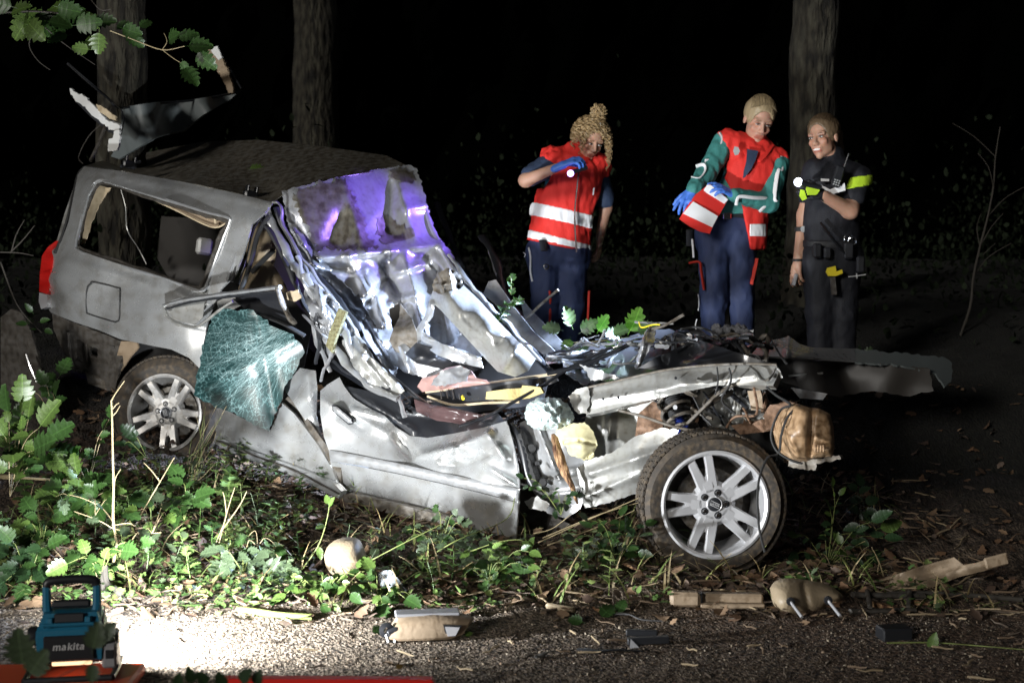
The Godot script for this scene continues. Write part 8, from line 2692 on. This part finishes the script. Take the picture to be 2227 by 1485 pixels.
	plant("lush_weed", "grey green feathery herb clump under the lower front door", 6.0, [960, 1190], [[900, 1150, 0.05], [920, 1165, 0.05], [940, 1145, 0.06], [960, 1130, 0.06], [980, 1150, 0.06], [1000, 1140, 0.07], [1020, 1160, 0.06], [930, 1185, 0.06], [960, 1180, 0.05], [990, 1175, 0.07], [1010, 1190, 0.06], [880, 1180, 0.05], [1040, 1175, 0.06], [950, 1110, 0.05], [985, 1120, 0.04], [905, 1200, 0.05], [870, 1160, 0.04]], "small", "leaf_grey", "green_stem", "leaf")
	plant("thin_sapling", "thin sapling with sparse drooping leaves beside the front tyre", 6.3, [1800, 1240], [[1806, 1110, 0.1], [1796, 1150, 0.05], [1736, 1165, 0.08], [1720, 1215, 0.12], [1850, 1160, 0.06], [1848, 1180, 0.06], [1892, 1136, 0.12], [1910, 1150, 0.12], [1920, 1170, 0.1], [1900, 1200, 0.1], [1880, 1210, 0.11], [1902, 1250, 0.09], [1870, 1245, 0.09], [1790, 1250, 0.07], [1826, 1080, 0.06], [1812, 1060, 0.05]], "ovate", "leaf_dark", "green_stem", "leaf_light")
	plant("thin_sapling", "dim broad leaves hanging above the thin sapling", 6.9, [1880, 1180], [[1870, 1060, 0.1], [1880, 1090, 0.11], [1862, 1110, 0.1], [1890, 1115, 0.09]], "toothed", "leaf_dark", "dark_twig")
	plant("thin_sapling", "small pale sprig poking up over the far wing", 7.6, [1880, 860], [[1872, 764, 0.04], [1884, 772, 0.05], [1866, 780, 0.04], [1880, 792, 0.04], [1892, 806, 0.06], [1890, 766, 0.04]], "small", "leaf_grey", "dark_twig")
	# the tall bare stem
	var t := thing("bare_sapling", on_ground(244, 1216), "tall bare pale sapling stem with a few side twigs, beside the rear wheel", "sapling")
	var d := 5.75
	stem_of(t, at_pts([[246, 1222, d], [252, 1180, d], [245, 1130, d], [246, 1060, d], [244, 980, d], [243, 920, d], [241, 870, d]]), 0.007, 0.0036, "twig")
	for q in [[[241, 872, d], [250, 856, d], [270, 828, d]], [[243, 890, d], [252, 880, d], [258, 876, d]], [[243, 905, d], [252, 896, d], [260, 882, d]], [[246, 1136, d], [220, 1104, d + 0.1], [180, 1084, d + 0.1], [150, 1076, d + 0.1]], [[246, 1150, d], [210, 1130, d], [160, 1112, d]], [[248, 1142, d], [280, 1138, d], [300, 1150, d]], [[248, 1150, d], [300, 1160, d], [350, 1158, d]], [[246, 1070, d], [250, 1040, d], [262, 1020, d]]]:
		stem_of(t, at_pts(q), 0.0028, 0.0014, "twig")
	for q in [[150, 1076], [132, 1082], [170, 1090], [160, 1112], [185, 1128], [300, 1150], [350, 1158], [330, 1164], [270, 1144], [225, 1110]]:
		leaf(t, at(q[0], q[1], d), Vector3(rf(-1, 1), rf(-0.4, 0.4), 0.3), Vector3(rf(-0.4, 0.4), 1, rf(0.4, 1)), rf(0.05, 0.08), "oak", "leaf_grey" if rng.randf() < 0.5 else "leaf")
	for l in [["dry_stem", "pale dry forked stems standing in the litter under the rear sill", [[[476, 1180, 6.0], [486, 1140, 6.0], [500, 1090, 6.0], [510, 1060, 6.0]], [[484, 1150, 6.0], [520, 1100, 6.0], [536, 1068, 6.0]], [[492, 1120, 6.0], [488, 1085, 6.0], [484, 1070, 6.0]], [[470, 1178, 6.0], [490, 1130, 6.0]]], "twig"],
		["dry_stem", "thin straight yellow twig rising towards the rear wheel", [[[305, 1120, 6.0], [340, 1060, 6.0], [378, 995, 6.0]], [[346, 1046, 6.0], [330, 1025, 6.0], [312, 1006, 6.0]]], "twig"],
		["dry_stalk", "dry straw stalks lying aslant beside the front tyre", [[[1170, 1180, 6.1], [1280, 1130, 6.1], [1420, 1070, 6.1]], [[1180, 1170, 6.1], [1300, 1120, 6.1], [1400, 1090, 6.1]], [[1190, 1186, 6.05], [1290, 1150, 6.05], [1380, 1110, 6.05]], [[1160, 1160, 6.1], [1200, 1150, 6.1], [1240, 1120, 6.1]]], "twig"],
		["green_stalk", "green arching stalk leaning from the weeds towards the door corner", [[[1020, 1200, 5.8], [1080, 1180, 5.8], [1130, 1174, 5.8], [1156, 1190, 5.8]], [[950, 1200, 5.8], [1000, 1172, 5.8], [1100, 1130, 6.0], [1120, 1080, 6.1]]], "green_stem"],
		["green_stalk", "curving green stalk above the beige head restraint", [[[650, 1250, 5.8], [690, 1190, 5.8], [708, 1140, 5.8], [716, 1100, 5.8]], [[660, 1236, 5.8], [600, 1260, 5.7], [560, 1280, 5.6]], [[800, 1222, 5.75], [880, 1180, 5.75], [960, 1140, 5.8]]], "green_stem"],
		["trailing_stem", "yellow green stem with one upright leaf trailing over the dark gravel", [[[1930, 1410, 5.0], [2010, 1412, 5.0], [2060, 1420, 5.0], [2150, 1434, 4.95], [2230, 1448, 4.9]]], "green_stem"]]:
		var p0: Array = l[2][0][0]
		var foot := at(p0[0], p0[1], p0[2])
		t = thing(l[0].replace("stem", "weed").replace("stalk", "reed"), foot, l[1], "stem")
		for q in l[2]:
			var pts := at_pts(q)
			for i in pts.size(): pts[i].y = maxf(pts[i].y, ground_y(pts[i].x, pts[i].z) + 0.01)
			stem_of(t, pts, 0.0032, 0.0018, l[3])
		if l[0] == "trailing_stem":
			leaf(t, at(2024, 1418, 4.98), Vector3(0.2, 1, 0.2), Vector3(-0.4, 0.1, 1), 0.08, "ovate", "leaf_light")
			for k in 4: leaf(t, at(2150 + 20 * k, 1434 + 4 * k, 4.95), Vector3(1, rf(-0.3, 0.5), rf(-0.5, 0.5)), Vector3(0, 1, 0.6), 0.05, "lance", "leaf_light")
		if l[0] == "green_stalk":
			for k in 5:
				var q: Array = l[2][0][mini(k, l[2][0].size() - 1)]
				leaf(t, at(q[0] + rf(-6, 6), q[1] + rf(-4, 6), q[2]), Vector3(rf(-1, 1), rf(-0.8, 0.6), 0.4), Vector3(0, 0.8, 1), 0.06, "ovate", "leaf_light")
	# leaves that fell on the wreck and the sand
	t = thing("oak_sprig", car(1290, 730, 1.0), "pale lit oak sprig lying across the crushed bonnet", "sprig")
	for q in [[1245, 712, 0.13, -0.4, 1.0], [1222, 718, 0.11, -1.0, 0.3], [1240, 735, 0.1, -0.3, -0.8], [1262, 724, 0.12, 0.5, 0.4], [1300, 722, 0.12, 0.2, 0.4], [1330, 728, 0.12, 0.9, 0.4], [1368, 724, 0.15, 0.5, 1.0], [1384, 722, 0.12, 0.8, 0.3], [1316, 740, 0.12, 0.4, -0.3], [1280, 745, 0.1, -0.5, -0.3], [1350, 740, 0.12, -0.5, 0.4]]:
		leaf(t, car(q[0], q[1], 0.95 + rf(-0.1, 0.1)), Vector3(q[3], q[4], 0.3), Vector3(rf(-0.3, 0.5), rf(0.4, 0.8), 1.0), q[2], "toothed", "leaf_light" if rng.randf() < 0.5 else "leaf_grey")
	stem_of(t, car_pts([[1240, 745, 1.0], [1300, 742, 1.0], [1390, 730, 1.0]]), 0.004, 0.002, "twig")
	t = thing("fir_sprig", car(1100, 670, 0.85), "little green fir sprig caught on the far door pillar", "sprig")
	var c := stem_of(t, car_pts([[1082, 700, 0.8], [1100, 672, 0.8], [1130, 655, 0.8]]), 0.003, 0.0015, "green_stem")
	for i in 46:
		var p: Vector3 = c[mini(int(i / 46.0 * c.size()), c.size() - 1)]
		leaf(t, p, Vector3(rf(-1, 1), rf(-0.6, 1), rf(-0.6, 0.8)), Vector3(0, 0.4, 1), rf(0.03, 0.06), "lance", "leaf")
	c = stem_of(t, car_pts([[1110, 640, 1.0], [1112, 610, 1.0], [1108, 600, 1.0]]), 0.003, 0.0015, "green_stem")
	for i in 10: leaf(t, c[i % c.size()], Vector3(rf(-1, 1), rf(-0.4, 1), 0.4), Vector3(0, 0.4, 1), 0.04, "ovate", "leaf")
	for q in [[1306, 1352, 0.09, "fallen green leaf lying beside the wood splinters on the sand", 0.6, 0.5], [1270, 1362, 0.07, "grey green fallen leaf flat on the sand below the pale stick", -1.0, 0.1], [1342, 1342, 0.07, "curled green leaf beside the glazing strip", 0.6, 0.9], [806, 1380, 0.06, "pale trodden leaf on the bright sand below the mirror", 1.0, 0.0], [1010, 1390, 0.035, "tiny lime leaf below the tip of the mirror housing", 1.0, 0.3], [860, 1462, 0.03, "small orange leaf on the dark gravel above the red bar", 1.0, 0.3], [320, 1300, 0.1, "limp green leaf cluster on the sand behind the lamp handle", 1.0, 0.2], [540, 1320, 0.1, "flat grey green leaf where the sand meets the bank", 1.0, 0.1]]:
		var p := on_ground(q[0], q[1]) + Vector3.UP * 0.012
		t = thing("fallen_leaf", p, q[3], "leaf")
		leaf(t, p, Vector3(q[4], q[5], -0.5), Vector3(-0.2, 0.7, 0.8), q[2], "toothed", "leaf_yellow" if q[3].contains("orange") else "leaf_light" if q[3].contains("lime") else "leaf")
	t = thing("fallen_leaf", car(550, 366, 1.0), "single pale leaf lying on the dark car roof", "leaf")
	leaf(t, car(540, 366, 1.0), Vector3(1, 0.1, 0), Vector3(0, 0.6, 1), 0.1, "oak", "leaf_light")
	# leafy boughs that hang into the top corner
	t = thing("hanging_bough", at(100, 30, 6.0), "leafy green bough hanging into the upper corner above the tailgate", "bough")
	stem_of(t, at_pts([[-30, 30, 6.0], [60, 24, 6.0], [140, 30, 6.05], [200, 40, 6.05]]), 0.006, 0.003, "dark_twig")
	stem_of(t, at_pts([[80, 55, 6.0], [62, 95, 6.0], [80, 130, 6.0], [108, 152, 6.0]]), 0.003, 0.0015, "dark_twig")
	stem_of(t, at_pts([[95, 58, 6.0], [140, 96, 6.05], [205, 140, 6.05]]), 0.003, 0.0015, "dark_twig")
	stem_of(t, at_pts([[190, -10, 6.0], [216, 20, 6.0], [240, 20, 6.0]]), 0.003, 0.0015, "dark_twig")
	for q in [[30, 16, 0.14], [70, 30, 0.15], [110, 34, 0.14], [136, 24, 0.13], [170, 44, 0.14], [196, 30, 0.12], [60, 8, 0.13], [150, 8, 0.12], [84, 44, 0.13], [8, 10, 0.12], [44, 36, 0.14], [60, 48, 0.15], [90, 20, 0.13], [120, 14, 0.12], [150, 30, 0.14], [180, 20, 0.13], [200, 50, 0.12], [160, 55, 0.13], [130, 50, 0.1], [215, 66, 0.11], [150, 76, 0.1], [180, 90, 0.1], [195, 108, 0.08], [100, 46, 0.11], [20, 30, 0.11]]:
		leaf(t, at(q[0], q[1], 6.0 + rf(-0.1, 0.15)), Vector3(rf(-1, 1), rf(-0.6, 0.2), rf(-0.3, 0.5)), Vector3(rf(-0.3, 0.3), rf(-0.2, 0.8), 1.0), q[2], "toothed", "leaf_light" if rng.randf() < 0.6 else "leaf")
	t = thing("hanging_twig", at(360, 110, 6.1), "thin twig with a few leaves reaching from the bough to the broken pillar strip", "twig")
	stem_of(t, at_pts([[238, 66, 6.05], [290, 86, 6.1], [352, 108, 6.1], [400, 100, 6.1]]), 0.0035, 0.002, "twig")
	stem_of(t, at_pts([[352, 108, 6.1], [362, 90, 6.1], [356, 72, 6.1]]), 0.002, 0.0012, "twig")
	stem_of(t, at_pts([[352, 108, 6.1], [378, 128, 6.1], [400, 140, 6.1]]), 0.002, 0.0012, "twig")
	for q in [[262, 60, 0.1, -0.3], [272, 66, 0.1, -0.9], [285, 72, 0.08, -0.5], [300, 60, 0.07, 0.2], [365, 88, 0.1, 0.1], [385, 84, 0.1, 0.2], [405, 100, 0.12, 0.0], [425, 112, 0.12, -0.5], [396, 130, 0.06, -0.8], [396, 145, 0.12, -0.9], [250, 60, 0.08, 0.2]]:
		leaf(t, at(q[0], q[1], 6.1 + rf(-0.06, 0.06)), Vector3(rf(0.2, 1), q[3], rf(-0.2, 0.4)), Vector3(rf(-0.3, 0.3), rf(0.0, 0.8), 1.0), q[2], "toothed", "leaf")
	# dry twigs at the side, behind the tail lamp
	t = thing("dry_twig", at(40, 550, 7.6), "bare brown twigs sticking out beside the tail lamp", "twig")
	for q in [[[-10, 548, 7.6], [40, 550, 7.6], [72, 556, 7.6]], [[20, 550, 7.6], [50, 520, 7.6], [74, 490, 7.6]], [[24, 546, 7.6], [34, 510, 7.6], [52, 478, 7.6]], [[0, 570, 7.7], [30, 650, 7.7], [56, 690, 7.7], [90, 724, 7.7]]]:
		stem_of(t, at_pts(q), 0.005, 0.002, "dark_twig")
	for q in [[70, 680], [84, 700], [60, 705], [95, 715], [74, 720]]:
		leaf(t, at(q[0], q[1], 7.65), Vector3(rf(-1, 1), rf(-0.3, 0.6), 0.3), Vector3(0, 0.6, 1), 0.07, "ovate", "leaf")
	t = thing("grass_tuft", on_ground(425, 1040), "dry grass tuft flattened against the rear tyre", "grass tuft")
	for k in 26:
		var f := at(420 + rf(-14, 14), 1042 + rf(-8, 8), 7.0)
		stem_of(t, [f, f + Vector3(rf(-0.02, 0.1), rf(0.04, 0.16), rf(-0.02, 0.05)), f + Vector3(rf(-0.02, 0.2), rf(0.1, 0.4), rf(-0.04, 0.08))], 0.002, 0.001, ["twig", "green_stem", "dark_twig"][k % 3])
	# leaves close to the lens, below the lamp
	t = thing("near_sprig", at(60, 1450, 3.2), "blurred dark green leaves in front of the work lamp", "sprig")
	for q in [[50, 1450, 0.1, -0.1, 1.0], [62, 1470, 0.09, 0.4, 0.6], [200, 1415, 0.075, 0.3, 1.0], [215, 1392, 0.06, 0.5, 0.5], [205, 1440, 0.05, -0.2, -1.0]]:
		leaf(t, at(q[0], q[1], 3.2), Vector3(q[3], q[4], 0.2), Vector3(0.2, 0.3, 1.0), q[2], "toothed", "leaf_grey")
	stem_of(t, at_pts([[60, 1500, 3.2], [130, 1470, 3.2], [206, 1430, 3.2]]), 0.002, 0.001, "dark_twig")
	t = thing("near_sprig", at(480, 1480, 3.3), "row of blurred dark leaves behind the red bar's end", "sprig")
	for k in 6:
		leaf(t, at(385 + k * 34, 1490 + rf(-6, 6), 3.3), Vector3(rf(-0.5, 0.5), 0.6, 0.3), Vector3(rf(-0.3, 0.3), 0.5, 1.0), rf(0.04, 0.06), "toothed", "leaf_dark")
	stem_of(t, at_pts([[370, 1500, 3.3], [470, 1492, 3.3], [570, 1500, 3.3]]), 0.002, 0.001, "dark_twig")
